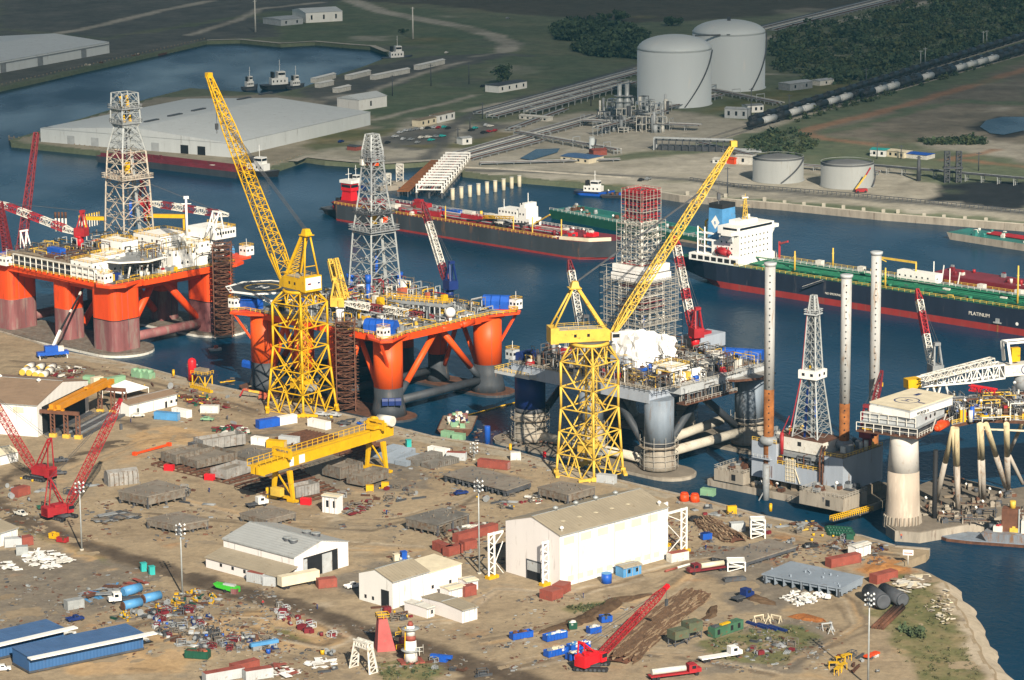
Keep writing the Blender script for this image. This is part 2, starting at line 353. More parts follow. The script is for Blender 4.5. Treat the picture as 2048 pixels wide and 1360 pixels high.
sheet('quay_apron',[(20,283),(75,264),(300,196),(545,189),(640,200),(745,240),(745,255),(610,312),(548,335),(462,340),(191,301)],PAVE,lift=.20,amp=.3,step=30)
sheet('shell_lot',[(608,315),(660,290),(780,262),(830,235),(880,240),(960,250),(1160,225),(1330,220),(1500,240),(1500,300),(1330,300),(1100,320),(1262,340),(1100,335),(950,340),(925,343),(880,320),(820,325),(700,323)],SHELL,lift=.24,amp=2,step=15)
sheet('shell_lot',[(930,343),(1262,372),(1362,390),(1550,400),(1800,420),(2060,442),(2060,400),(1850,360),(1780,330),(1600,330),(1480,300),(1262,320),(1090,320)],SHELL,lift=.28,amp=1,step=15)
sheet('car_park',[(745,292),(790,262),(905,255),(905,285),(865,292),(850,300),(770,295)],ASPH,lift=.32,amp=.8,step=10)
sheet('car_park',[(930,260),(960,235),(1010,250),(985,275),(940,285)],ASPH,lift=.32,amp=.8,step=10)
sheet('grass',[(620,270),(680,255),(745,262),(790,250),(770,270),(690,290),(615,300)],GRASS,lift=.30,amp=1.5,step=10)
sheet('grass',[(780,290),(960,300),(1010,285),(1040,265),(990,262),(950,285)],GRASS,lift=.30,amp=1,step=10)
sheet('grass',[(1400,230),(1440,205),(1540,180),(1620,150),(1720,160),(1690,185),(1580,200),(1500,215)],GRASS,lift=.30,amp=2,step=12)
sheet('grass',[(1340,300),(1490,265),(1720,200),(2060,95),(2060,118),(1760,215),(1610,240),(1600,265),(1650,275),(1780,290),(1750,320),(1640,325),(1480,300)],FIELDG,lift=.30,amp=2,step=14)
sheet('spoil_flat',[(1620,262),(1700,235),(1900,180),(2060,120),(2060,330),(1990,300),(1870,290),(1740,285)],MUD,lift=.28,amp=3,step=20)
sheet('grass',[(1640,262),(1760,232),(1905,197),(2050,205),(2050,212),(1900,207),(1770,242),(1660,272)],FIELDG,lift=.36,amp=1,step=14)
sheet('shell_bank',[(1840,285),(1900,272),(1990,278),(2060,292),(2060,325),(1960,305),(1870,300)],SHELL,lift=.34,amp=2,step=10)
sheet('pond',GP if False else [(1950,255),(1965,240),(2000,232),(2060,232),(2060,265),(2010,275),(1975,272)],COAL,lift=.40,amp=1.5,step=8)
pw=MB().mat(WATER).sheet(GP([(1960,255),(1972,242),(2005,235),(2050,235),(2050,262),(2008,271),(1980,268)]),LAND+.46);tag(pw.build('pond_water'),kind='structure')
pw=MB().mat(WATER).sheet(GP([(1040,318),(1072,300),(1120,298),(1115,306),(1062,322)]),LAND+.46);tag(pw.build('pond_water'),kind='structure')
sheet('coal_yard',[(1850,395),(1880,370),(1990,360),(2060,363),(2060,420),(1960,410),(1850,402)],COAL,strength=1.0)
road('dirt_track',[(2060,135),(1900,185),(1770,222),(1640,252),(1605,264),(1650,278),(1760,290)],9,REDR,.44)
road('dirt_track',[(1990,300),(1890,320),(1950,322),(2060,335)],7,REDR,.44)
road('shell_road',[(690,-4),(760,22),(840,38),(930,55),(990,72),(1018,88),(1012,102)],[13,13,13,15,18,20,20],SHELL,.30)
road('shell_road',[(1015,104),(960,112),(850,145),(760,175),(690,205),(640,225)],7,SHELL,.34)
road('road',[(1060,112),(1000,108),(880,128),(780,158),(700,190),(650,215)],10,ASPH,.30)
road('road',[(850,330),(880,290),(905,250),(960,222),(1060,190),(1200,155),(1290,128)],9,ASPH,.42)
road('shell_road',[(930,222),(1010,206),(1180,170),(1300,130)],8,SHELL,.38)
road('shell_road',[(750,240),(820,222),(900,205),(950,190)],6,SHELL,.30)
road('shell_road',[(1500,85),(1600,60),(1790,20),(1900,-6)],10,SHELL,.34)
road('shell_road',[(1480,145),(1540,148),(1700,155),(1730,165),(1690,205),(1500,265)],6,SHELL,.38)
road('quay_road',[(930,340),(1100,345),(1262,352),(1380,360),(1520,380),(1700,396),(1850,408),(2060,428)],9,ASPH,.44)
road('shell_road',[(0,85),(160,60),(330,20),(420,2)],10,SHELL,.34)
road('shell_road',[(380,70),(470,42),(520,18),(640,5)],8,SHELL,.34)
# sloped concrete revetment and quay wall of the far shore
mb=MB().mat(CONCL)
top=GP([(925,335),(1000,338),(1120,346),(1262,356)]);bot=GP([(922,349),(1000,357),(1120,367),(1252,379)],0)
n=len(top);mb.add([p+Vector((0,0,.5)) for p in top]+[p+Vector((0,0,-.4)) for p in bot],[(n+i,n+i+1,i+1,i) for i in range(n-1)])
tag(mb.build('revetment'),kind='structure')
q=MB().mat(CONC);P=GP([(1255,377),(1360,394),(1562,410),(1763,430),(2048,452),(2250,470)])
for a,b in zip(P[:-1],P[1:]):
    d=(b-a);F=Fr(Vector((a.x,a.y,0)),atan2(d.y,d.x));q.mat(CONC).box(F,0,d.length,-.8,1.2,-2,LAND+.9);q.mat(CONCL).box(F,0,d.length,-.6,.9,LAND+.9,LAND+1.1)
tag(q.build('quay_wall'),kind='structure')
bk=MB().mat(CONCL).strip(GP([(414,81),(480,79),(561,87),(630,83),(699,89),(745,92),(775,104)]),5,LAND+.34);tag(bk.build('shore'),kind='structure')
bk=MB().mat(SHELL).strip(GP([(585,324),(612,315),(660,320),(705,324),(765,328),(818,325),(880,321)]),6,LAND+.5);tag(bk.build('shore'),kind='structure')

# the yard
sheet('dirt_road',[(-20,985),(60,1030),(170,1078),(300,1118),(430,1158),(600,1200),(760,1260),(900,1300),(1050,1345),(1090,1368),(960,1368),(850,1330),(740,1285),(620,1238),(480,1195),(330,1150),(180,1105),(60,1065),(-20,1045)],DIRTD,lift=.03,amp=.35,step=4)
sheet('dirt_track',ya and [ya(0,1010),ya(60,900),ya(280,870),ya(560,800),ya(830,690),ya(1000,640),ya(1150,590),ya(1020,530),ya(940,500),ya(960,480),ya(1200,530),ya(1240,600),ya(1040,680),ya(800,760),ya(540,860),ya(300,900),ya(120,960),ya(0,1090)],DIRTD,lift=.035,amp=.4,step=3)
sheet('hardstanding',[(-20,1105),(60,1095),(170,1112),(240,1125),(330,1160),(300,1178),(230,1220),(100,1250),(-20,1285)],DIRTG,lift=.03,amp=.8,step=4)
sheet('hardstanding',[(1390,1290),(1480,1255),(1580,1235),(1640,1240),(1660,1290),(1600,1345),(1420,1345)],DIRTG,lift=.03,amp=.8,step=4)
sheet('hardstanding',[(1330,1125),(1410,1090),(1540,1100),(1640,1170),(1560,1230),(1460,1220),(1420,1150)],DIRTG,lift=.034,amp=1.2,step=4)
sheet('hardstanding',[(660,1165),(720,1130),(850,1115),(900,1140),(800,1170),(700,1190)],DIRTG,lift=.03,amp=.5,step=4)
sheet('hardstanding',[(300,905),(560,850),(840,920),(860,980),(560,990),(420,960)],DIRTG,lift=.03,amp=1.5,step=5)
sheet('sandy_patch',[(545,1215),(620,1215),(700,1255),(690,1290),(560,1300),(400,1295),(300,1280),(340,1240),(460,1235)],DIRTO,lift=.03,amp=1.2,step=4)
sheet('sandy_patch',[(110,1310),(280,1290),(420,1310),(360,1345),(150,1352)],DIRTO,lift=.034,amp=1,step=4)
sheet('sandy_patch',[(250,870),(330,850),(420,865),(390,885),(280,905)],DIRTO,lift=.034,amp=1,step=4)
sheet('sandy_patch',[(90,1070),(200,1085),(230,1112),(170,1125),(120,1095)],DIRTO,lift=.05,amp=.7,step=3)
sheet('red_earth',[yd(1150,1040),yd(1240,960),yd(1380,990),yd(1480,1040),yd(1360,1080),yd(1180,1075)],DIRTR,lift=.04,amp=.6,step=3)
sheet('red_earth',[yd(60,620),yd(300,660),yd(620,740),yd(600,755),yd(280,690),yd(60,640)],RUST if False else DIRTR,lift=.04,amp=.3,step=3)
sheet('quay_apron',[(118,704),(191,717),(273,733),(375,761),(500,789),(700,834),(862,875),(1026,905),(1130,935),(1338,987),(1519,1033),(1515,1040),(1330,998),(1120,946),(1020,916),(850,886),(690,845),(495,800),(365,770),(265,741),(185,724),(112,710)],PAVE,lift=.05,amp=0)
sheet('grass',[(0,1040),(40,1052),(110,1085),(190,1112),(215,1128),(150,1100),(60,1068),(0,1052)],GRASS,lift=.06,amp=.3,step=3)
sheet('grass',[(748,1325),(830,1318),(880,1335),(860,1368),(760,1368)],GRASS,lift=.04,amp=.8,step=3)
sheet('grass',[(545,1250),(580,1262),(620,1278),(610,1288),(560,1275),(540,1262)],GRASS,lift=.06,amp=.4,step=3)
sheet('grass',[(1130,1215),(1230,1200),(1240,1212),(1150,1228)],GRASS,lift=.05,amp=.4,step=3)
sheet('grass',[(1400,1285),(1470,1260),(1600,1252),(1650,1280),(1560,1330),(1430,1320)],GRASS,lift=.045,amp=1.2,step=3)
sheet('beach',[(1815,1119),(1863,1131),(1906,1160),(1928,1194),(1950,1239),(1985,1311),(2023,1363),(1975,1372),(1940,1315),(1905,1240),(1885,1180),(1850,1145),(1820,1128)],SAND,lift=.03,amp=.4,step=3)
sheet('grass',[(1790,1150),(1850,1150),(1890,1200),(1905,1250),(1945,1330),(1965,1372),(1850,1372),(1800,1300),(1770,1240),(1740,1230)],GRASS,lift=.025,amp=1.0,step=3)
# wheel tracks, stains and bare patches of the yard
rd=random.Random(11)
TR=[[(60,1050),(300,1130),(560,1210),(800,1290),(1000,1350)],[(700,1255),(900,1240),(1000,1180),(1150,1190),(1400,1120),(1650,1090),(1800,1085)],[(960,1290),(1150,1250),(1330,1180),(1400,1130)],[(300,1020),(500,1040),(760,1050),(930,1010),(1000,960)],
      [(150,940),(300,880),(420,870),(600,860)],[(380,1000),(560,1040),(700,1090),(900,1100)],[(1560,1330),(1650,1290),(1720,1250),(1700,1200),(1620,1160)],[(1380,1030),(1560,1070),(1700,1100),(1790,1110)],[(500,1255),(640,1290),(690,1270),(600,1225),(450,1225)],[(130,1290),(330,1240),(430,1260)],[(20,730),(150,735),(300,770),(450,810),(520,830)],[(820,920),(960,935),(1060,960)],[(1000,1340),(1200,1300),(1370,1310),(1560,1350)]]
for T in TR:
    for k in range(8):
        dx,dy=rd.gauss(0,9),rd.gauss(0,6);q=[(x+dx+rd.gauss(0,5),y+dy+rd.gauss(0,3)) for x,y in T]
        LAY['yard'].append(('line',GP(q),rd.choice(['dark_road_earth','dark_road_earth','pale_shore_sand','ochre_sand']),.7,rd.choice([.25,.4,.9]),rd.uniform(.35,.75)))
for k in range(260):
    x,y=rd.uniform(0,2000),rd.uniform(720,1360);r=rd.uniform(3,16);n=9
    LAY['yard'].append(('poly',GP([(x+r*1.6*cos(i*2*pi/n)*rd.uniform(.5,1.3),y+r*.5*sin(i*2*pi/n)*rd.uniform(.5,1.3)) for i in range(n)]),rd.choice(['dark_road_earth','grey_hardstanding','ochre_sand','red_clay','grey_hardstanding','pale_shore_sand','dark_road_earth']),1.6,0,rd.uniform(.25,.6)))
for k in range(60):
    x,y=rd.uniform(600,2040),rd.uniform(0,400);r=rd.uniform(8,40);n=9
    LAY['far'].append(('poly',GP([(x+r*1.8*cos(i*2*pi/n)*rd.uniform(.5,1.3),y+r*.25*sin(i*2*pi/n)*rd.uniform(.5,1.3)) for i in range(n)]),rd.choice(['short_grass','crushed_shell','coastal_field','asphalt','green_meadow']),6,0,rd.uniform(.25,.6)))
LAY['yard'].append(('line',GP([(-30,1012),(60,1046),(170,1090),(300,1132),(430,1174),(600,1216),(740,1262),(900,1312),(1060,1362),(1110,1380)]),'dark_road_earth',2.6,4.2,1.0))
import numpy as np
def vnoise(x,y,seed):
    r=np.random.RandomState(seed);T=r.rand(256,256);xi=np.floor(x).astype(int);yi=np.floor(y).astype(int);fx=x-xi;fy=y-yi;fx=fx*fx*(3-2*fx);fy=fy*fy*(3-2*fy)
    g=lambda a,b:T[a % 256,b % 256];return (g(xi,yi)*(1-fx)+g(xi+1,yi)*fx)*(1-fy)+(g(xi,yi+1)*(1-fx)+g(xi+1,yi+1)*fx)*fy
def fbm(x,y,sc,seed,o=4):
    t=0;a=.5;n=0
    for i in range(o):t=t+a*vnoise(x*sc,y*sc,seed+i);n+=a;sc *= 2.1;a *= .55
    return t/n
def sdist(X,Y,P,closed):
    d=np.full(X.shape,1e9);ins=np.zeros(X.shape,bool);n=len(P)
    for i in range(n if closed else n-1):
        x0,y0=P[i][0],P[i][1];x1,y1=P[(i+1) % n][0],P[(i+1) % n][1];dx,dy=x1-x0,y1-y0;q=np.clip(((X-x0)*dx+(Y-y0)*dy)/(dx*dx+dy*dy+1e-9),0,1)
        d=np.minimum(d,(X-x0-q*dx)**2+(Y-y0-q*dy)**2)
        if closed and y0 != y1:c=((y0>Y) != (y1>Y)) & (X<(x1-x0)*(Y-y0)/(y1-y0)+x0);ins ^= c
    d=np.sqrt(d);return np.where(ins,-d,d) if closed else d
def ramp(cols,t):
    c=np.array(cols);t=np.clip((t-.25)/.5,0,1)*(len(c)-1);i=np.clip(t.astype(int),0,len(c)-2);f=(t-i)[:,None];return c[i]*(1-f)+c[i+1]*f
def painted(name,key,base,x0,x1,y0,y1,cell,poly,seed,warp,clip):
    nx,ny=int((x1-x0)/cell)+1,int((y1-y0)/cell)+1;gx,gy=np.meshgrid(x0+np.arange(nx)*cell,y0+np.arange(ny)*cell);X,Y=gx.ravel(),gy.ravel()
    keep=(np.abs(X)<clip*Y+12);inside=(sdist(X,Y,poly,True)<-.3) & keep
    WX=X+(fbm(X,Y,.5/warp,seed+20)-.5)*3*warp;WY=Y+(fbm(X,Y,.5/warp,seed+40)-.5)*3*warp;nz=fbm(X,Y,.035 if key=='yard' else .012,seed,5);n2=fbm(X,Y,.22 if key=='yard' else .05,seed+7,4)
    C=ramp(SOILC[base],nz*.6+n2*.4)
    for kind,P,mn,soft,hw,st in LAY[key]:
        px=[p[0] for p in P];py=[p[1] for p in P];m=soft+hw+warp*2+2;ix=np.nonzero((X>min(px)-m) & (X<max(px)+m) & (Y>min(py)-m) & (Y<max(py)+m))[0]
        if len(ix)==0:continue
        wx,wy=(WX[ix],WY[ix]) if kind=='poly' and soft>.5 else (X[ix]*.7+WX[ix]*.3,Y[ix]*.7+WY[ix]*.3);d=sdist(wx,wy,P,kind=='poly')-hw;a=np.clip(.5-d/(2*soft),0,1);a=(a*a*(3-2*a)*st*(1 if st>.85 else (.4+1.2*n2[ix])))[:,None];a=np.clip(a,0,1);C[ix]=C[ix]*(1-a)+ramp(SOILC[mn],n2[ix]*.7+nz[ix]*.3)*a
    g=inside.reshape(ny,nx);q=g[:-1,:-1] & g[1:,:-1] & g[:-1,1:] & g[1:,1:];jj,ii=np.nonzero(q);a=jj*nx+ii;F4=np.stack([a,a+1,a+nx+1,a+nx],1);used=np.unique(F4);mp=np.zeros(nx*ny,int);mp[used]=np.arange(len(used));F4=mp[F4]
    Z=LAND+.02+(fbm(X,Y,.12,seed+3)-.5)*(.12 if key=='yard' else .02);V=np.stack([X,Y,Z],1)[used]
    me=bpy.data.meshes.new(name);me.vertices.add(len(V));me.vertices.foreach_set('co',V.ravel());me.loops.add(F4.size);me.loops.foreach_set('vertex_index',F4.ravel().astype(np.int32));me.polygons.add(len(F4));me.polygons.foreach_set('loop_start',np.arange(0,F4.size,4,dtype=np.int32));me.update(calc_edges=True)
    at_=me.color_attributes.new('ground_colour','FLOAT_COLOR','POINT');at_.data.foreach_set('color',np.concatenate([C[used],np.ones((len(used),1))],1).astype(np.float32).ravel())
    m=bpy.data.materials.new(name);m.use_nodes=True;t=m.node_tree;b=t.nodes['Principled BSDF'];N=t.nodes.new;Lk=t.links.new;ca=N('ShaderNodeVertexColor');ca.layer_name='ground_colour'
    co=N('ShaderNodeTexCoord');n1=N('ShaderNodeTexNoise');n1.inputs['Scale'].default_value=.55 if key=='yard' else .12;n1.inputs['Detail'].default_value=9;n1.inputs['Roughness'].default_value=.75;Lk(co.outputs['Object'],n1.inputs[0]);rp=N('ShaderNodeMapRange');rp.inputs[1].default_value=.3;rp.inputs[2].default_value=.7;rp.inputs[3].default_value=.70;rp.inputs[4].default_value=1.22;Lk(n1.outputs[0],rp.inputs[0])
    mx=N('ShaderNodeMix');mx.data_type='RGBA';mx.blend_type='MULTIPLY';mx.inputs[0].default_value=1;Lk(ca.outputs[0],mx.inputs[6]);Lk(rp.outputs[0],mx.inputs[7]);Lk(mx.outputs[2],b.inputs['Base Color']);b.inputs['Roughness'].default_value=.95;b.inputs['Specular IOR Level'].default_value=.08
    bp=N('ShaderNodeBump');bp.inputs['Strength'].default_value=.35;bp.inputs['Distance'].default_value=.3;Lk(n1.outputs[0],bp.inputs['Height']);Lk(bp.outputs[0],b.inputs['Normal']);me.materials.append(m)
    o=bpy.data.objects.new(name,me);COL.objects.link(o);return tag(o,kind='structure')
painted('yard_ground','yard','yard_dirt',-260,190,700,1260,.9,yardP,3,2.5,.185)
painted('terminal_ground','far','coastal_field',-520,520,1180,2760,4.0,farP,9,7,.185)
# quay face: concrete capping and timber fenders
q=MB();P=GP(YARD[:21])
for a,b in zip(P[:-1],P[1:]):
    d=(b-a);F=Fr(Vector((a.x,a.y,0)),atan2(d.y,d.x));q.mat(CONC).box(F,0,d.length,-.05,.9,.5,LAND+.35)
    q.mat(GRYD)
    for k in range(int(d.length/3)):q.rod(F(k*3+1,.95,-1),F(k*3+1,.95,LAND),.35)
tag(q.build('quay_edge'),kind='structure')

# cloud slab added unseen overhead: its graded opacity dims sunlight on the far terminal
def scrim_mat():
    m=bpy.data.materials.new('shade_scrim');m.use_nodes=True;t=m.node_tree;N=t.nodes.new;Lk=t.links.new
    for x in list(t.nodes):
        if x.type=='BSDF_PRINCIPLED':t.nodes.remove(x)
    out=[x for x in t.nodes if x.type=='OUTPUT_MATERIAL'][0]
    co=N('ShaderNodeTexCoord');sp=N('ShaderNodeSeparateXYZ');Lk(co.outputs['Object'],sp.inputs[0])
    nz=N('ShaderNodeTexNoise');nz.inputs['Scale'].default_value=.004;nz.inputs['Detail'].default_value=3;Lk(co.outputs['Object'],nz.inputs[0])
    a1=N('ShaderNodeMath');a1.operation='MULTIPLY_ADD';a1.inputs[1].default_value=160;a1.inputs[2].default_value=-80;Lk(nz.outputs[0],a1.inputs[0])
    a2=N('ShaderNodeMath');a2.operation='ADD';Lk(sp.outputs['Y'],a2.inputs[0]);Lk(a1.outputs[0],a2.inputs[1])
    mr=N('ShaderNodeMapRange');mr.interpolation_type='SMOOTHSTEP';mr.inputs[1].default_value=0;mr.inputs[2].default_value=600;mr.inputs[3].default_value=0;mr.inputs[4].default_value=.56;Lk(a2.outputs[0],mr.inputs[0])
    tr=N('ShaderNodeBsdfTransparent');df=N('ShaderNodeBsdfDiffuse');df.inputs[0].default_value=(.8,.8,.82,1)
    mx=N('ShaderNodeMixShader');Lk(mr.outputs[0],mx.inputs[0]);Lk(tr.outputs[0],mx.inputs[1]);Lk(df.outputs[0],mx.inputs[2]);Lk(mx.outputs[0],out.inputs[0]);return m
SCRIM_Y=1310 - 600/tan(SUN_EL)*sin(-SUN_AZ)
mb=MB().mat(scrim_mat());nx,ny=24,24
def cl(i,j,top):
    x=-1800+3600*i/nx;y=3000*j/ny
    return Vector((x,y+SCRIM_Y,600+(60+50*sin(i*1.3)*cos(j*.9)+40*sin(i*.7+j) if top else -15*sin(i*.9+j*.6))))
vs=[cl(i,j,t) for t in (0,1) for j in range(ny+1) for i in range(nx+1)];K=(nx+1)*(ny+1);fs=[]
for j in range(ny):
    for i in range(nx):
        a=j*(nx+1)+i;fs+=[(a+nx+1,a+nx+2,a+1,a),(K+a,K+a+1,K+a+nx+2,K+a+nx+1)]
mb.add(vs,fs,True);c=mb.build('scrim',None,None,Matrix.Translation((0,SCRIM_Y,0)));tag(c,'added unseen cloud bank drifting over the far terminal',None,None,'structure')
# sea air
hz=MB();F0=Fr((0,0,0),0);hm=bpy.data.materials.new('sea_haze');hm.use_nodes=True;t=hm.node_tree
for x in list(t.nodes):
    if x.type=='BSDF_PRINCIPLED':t.nodes.remove(x)
vp=t.nodes.new('ShaderNodeVolumePrincipled');vp.inputs['Color'].default_value=(.16,.50,.74,1);vp.inputs['Density'].default_value=.000045;vp.inputs['Anisotropy'].default_value=.1
t.links.new(vp.outputs[0],[x for x in t.nodes if x.type=='OUTPUT_MATERIAL'][0].inputs['Volume'])
hz.mat(hm).box(F0,-3600,3600,-200,7200,-10.5,262);tag(hz.build('haze'),kind='stuff')
# ------------------------------------------------------------------ buildings
def hall(name,label,a,b,depth,eave,ridge,wall,roof,cat='hall',axis='x',ov=.25,z=LAND,gwall=None,overh=0):
    # a->b: ground line of the near side (image points); depth away from the camera; ridge along x or y
    F,L=FR(a,b,z);t=thing(name,label,cat,F)
    W=MB().mat(wall)
    e,r,D=eave,ridge,depth
    c=[(0,0),(L,0),(L,D),(0,D)]
    for i in range(4):
        (x0,y0),(x1,y1)=c[i],c[(i+1) % 4];gab=(axis=='x')==(i % 2==1)
        if gab and gwall:W.mat(gwall)
        else:W.mat(wall)
        pts=[F(x0,y0,0),F(x1,y1,0),F(x1,y1,e)] + ([F((x0+x1)/2,(y0+y1)/2,r)] if gab else []) + [F(x0,y0,e)]
        W.add(pts,[tuple(range(len(pts)))])
    R=MB().mat(roof);th=.22;o=ov
    if axis=='x':prof=[(-o,e-o*(r-e)/(D/2)),(D/2,r),(D+o,e-o*(r-e)/(D/2))];X=(-o,L+o)
    else:prof=[(-o,e-o*(r-e)/(L/2)),(L/2,r),(L+o,e-o*(r-e)/(L/2))];X=(-o,D+o)
    P=(lambda u,v,zz:F(u,v,zz)) if axis=='x' else (lambda u,v,zz:F(v,u,zz))
    for (v0,z0),(v1,z1) in zip(prof[:-1],prof[1:]):
        q=[P(X[0],v0,z0+.03),P(X[1],v0,z0+.03),P(X[1],v1,z1+.03),P(X[0],v1,z1+.03)]
        if axis=='y':q=q[::-1]
        R.hexa(q+[p+Vector((0,0,th)) for p in q])
    g=MB().mat(GALV)
    if axis=='x':g.rod(P(X[0],D/2,r+.3),P(X[1],D/2,r+.3),.35,.12).rod(P(X[0],-o-.1,e-.1),P(X[1],-o-.1,e-.1),.22)
    else:g.rod(P(X[0],L/2,r+.3),P(X[1],L/2,r+.3),.35,.12).rod(P(X[0],-o-.1,e-.1),P(X[1],-o-.1,e-.1),.22)
    for k in range(3):q=(k+.5)/3;g.rod(F(L*q,-.08,0) if axis=='x' else F(-.08,D*q,0),F(L*q,-.08,e-.2) if axis=='x' else F(-.08,D*q,e-.2),.14)
    g.build('gutter',t);wo=W.build('wall',t);ro=R.build('roof',t);return t,F,L,wo,ro
def panel(t,F,name,x0,x1,z0,z1,m,y=-.04,side='x',L=0,label=None,d=.05,n=1,gap=0):
    mb=MB().mat(m)
    if side=='x':mb.box(F,x0,x1,y,y+d,z0,z1)
    elif side=='l':mb.box(F,-d+.01,.01-.0,x0,x1,z0,z1)          # left end wall, x along depth
    else:mb.box(F,L-.01,L+d,x0,x1,z0,z1)
    return mb.build(name,t,label)
def vent(t,F,x,y,z,r=1.0,m=None):
    mb=MB().mat(m or GALV);p=F(x,y,z);mb.lathe(p,[(r*.55,-.6),(r*.6,.5),(r,.6),(r,1.0),(r*.3,1.35)],12);return mb.build('roof_vent',t)

# big white fabrication hall
F,L=FR((1120,1176),(1335,1116));H0=ZT(F(0,0),1071)-LAND
t,F,L,wo,ro=hall('fabrication_hall','tall white fabrication hall with tan roof and rows of tinted wall windows',(1120,1176),(1335,1116),22.5,H0,H0+3.2,WALLW,ROOFT,gwall=WALLP)
for k in range(6):panel(t,F,'window',1.0+k*(L-3)/6+.5,1.0+k*(L-3)/6+4.6,H0-3.2,H0-1.0,WINP)
for k in range(10):panel(t,F,'window',3+k*(L-5)/10,5.4+k*(L-5)/10,1.2,2.8,WINP)
d=MB().mat(DRK).box(F,-.06,.02,8,13.5,0,2.6).mat(GRYL).box(F,-.08,.02,8,13.5,2.6,5.4).mat(GRYD).box(F,-.12,0,7.6,8,0,5.8).box(F,-.12,0,13.5,13.9,0,5.8).box(F,-.12,0,8,13.5,5.4,5.8);d.build('door',t,'half raised grey roller door in the gable')
for k in range(4):vent(t,F,9+k*8,11.2,H0+3.4,.8)
for x in (2.2,L-2):vent(t,F,x,1.5,H0+.7,.6,WHI)
for k in range(5):MB().mat(CRM).box(F,6+k*6.5,7+k*6.5,5,7.2,H0+1.6+.25,H0+1.6+.36).build('skylight',t)
HALL=(F,L,H0)
# crane frames that carry the hall's rails out of its two ends
def portal(px,ztop,lab,span,az,feet):
    F,_=FR(px,(px[0]+10,px[1]-2));F=Fr(F.O,az);t=thing('runway_portal',lab,'crane frame',F,'white runway frames at the big hall')
    for x in (0,2.2):
        MB().mat(WHI).rod(F(x,0,.8),F(x,0,ztop),.5).build('post',t)
    b=MB().mat(WHI)
    for k in range(8):
        z=1+k*(ztop-2)/8;z2=1+(k+1)*(ztop-2)/8;b.rod(F(0 if k % 2 else 2.2,0,z),F(2.2 if k % 2 else 0,0,z2),.22)
    b.rod(F(0,0,ztop-.4),F(span,0,ztop-.4),.6);b.rod(F(2.2,0,ztop*.72),F(span,0,ztop-.8),.2);b.rod(F(2.2,0,ztop*.35),F(span,0,ztop*.05),.2);b.rod(F(2.2,0,ztop*.3),F(span,0,ztop*.75),.2);b.build('bracing',t)
    MB().mat(YEL).box(F,-.7,3,-1,1,0,.9).build('base',t)
    return t
az=HALL[0].az
portal((978,1158),13.5,'white lattice runway frame left of the big hall gable',5.5,az,1)
portal((1086,1172),13.0,'white lattice runway frame in front of the big hall gable door',5,az,1)
F2,L2,H2=HALL
for y,lab in ((1,'nearer'),(9,'farther')):
    F=Fr(F2(L2+9,y),az+pi);portal(PJ(F.O),13.5,'white lattice runway frame behind the big hall, the one %s the road' % ('nearest' if y==1 else 'away from'),8.5,az+pi,1)

# small hall with lean-to
e0=ZT(G(600,1152),1104)-LAND
t,F,L,wo,ro=hall('workshop_hall','white workshop hall with grey roof, open end and low lean-to',(590,1163),(697,1131),30,e0,e0+2.6,WALLP,ROOFG,axis='y')
FW,LW=F,L
panel(t,F,'door',L*.16,L*.80,0,e0*.86,DRK,label='tall open doorway')
MB().mat(GRYL).box(F,L*.50,L*.68,-.3,-.15,0,e0*.80).build('door_leaf',t);MB().mat(GRYL).box(F,L*.16,L*.22,-.3,-.15,0,e0*.80).build('door_leaf',t)
for x,y in ((L*.30,7),(L*.32,10),(L*.72,7),(L*.70,10.5)):
    mb=MB().mat(GRYD).cyl(F(x,y,e0+1.0),F(x,y,e0+2.6),1.2,1.2,12);mb.mat(GALV).cyl(F(x,y,e0+2.6),F(x,y,e0+2.75),1.35,1.35,12);mb.build('roof_vent',t)
Fl=Fr(F(0,0,0),F.az+pi/2);W=7.0;D0=30    # lean-to on the left long wall
mb=MB().mat(WALLP);pr=[(0.05,0),(0.05,e0*.62),(W,e0*.40),(W,0)]
for x0 in (2.0,D0):pts=[Fl(x0,p[0],p[1]) for p in pr];mb.add(pts,[(0,1,2,3) if x0==D0 else (3,2,1,0)])
mb.add([Fl(2,W,0),Fl(D0,W,0),Fl(D0,W,e0*.40),Fl(2,W,e0*.40)],[(3,2,1,0)]);mb.build('lean_to_wall',t)
q=[Fl(-1.5,0.04,e0*.63),Fl(-1.5,W+.4,e0*.405),Fl(D0+.3,W+.4,e0*.405),Fl(D0+.3,0.04,e0*.63)];MB().mat(ROOFT).hexa(q+[p+Vector((0,0,.2)) for p in q]).build('lean_to_roof',t)
for k in range(4):MB().mat(GLS).box(Fl,8+k*5,9+k*5,W,W+.06,1.4,2.4).build('window',t)
# low office annex by the lean-to and the trailer
def shed(name,label,a,b,depth,h,wall,roof,cat='building',win=0,rise=.5,group=None,wm=None):
    t,F,L,wo,ro=hall(name,label,a,b,depth,h,h+rise,wall,roof,cat,'x',.2)
    if group:t['group']=group
    for k in range(win):MB().mat(wm or GLS).box(F,(k+.6)*L/(win+.3),(k+.6)*L/(win+.3)+.9,-.06,.02,h*.35,h*.75).build('window',t)
    return t,F,L
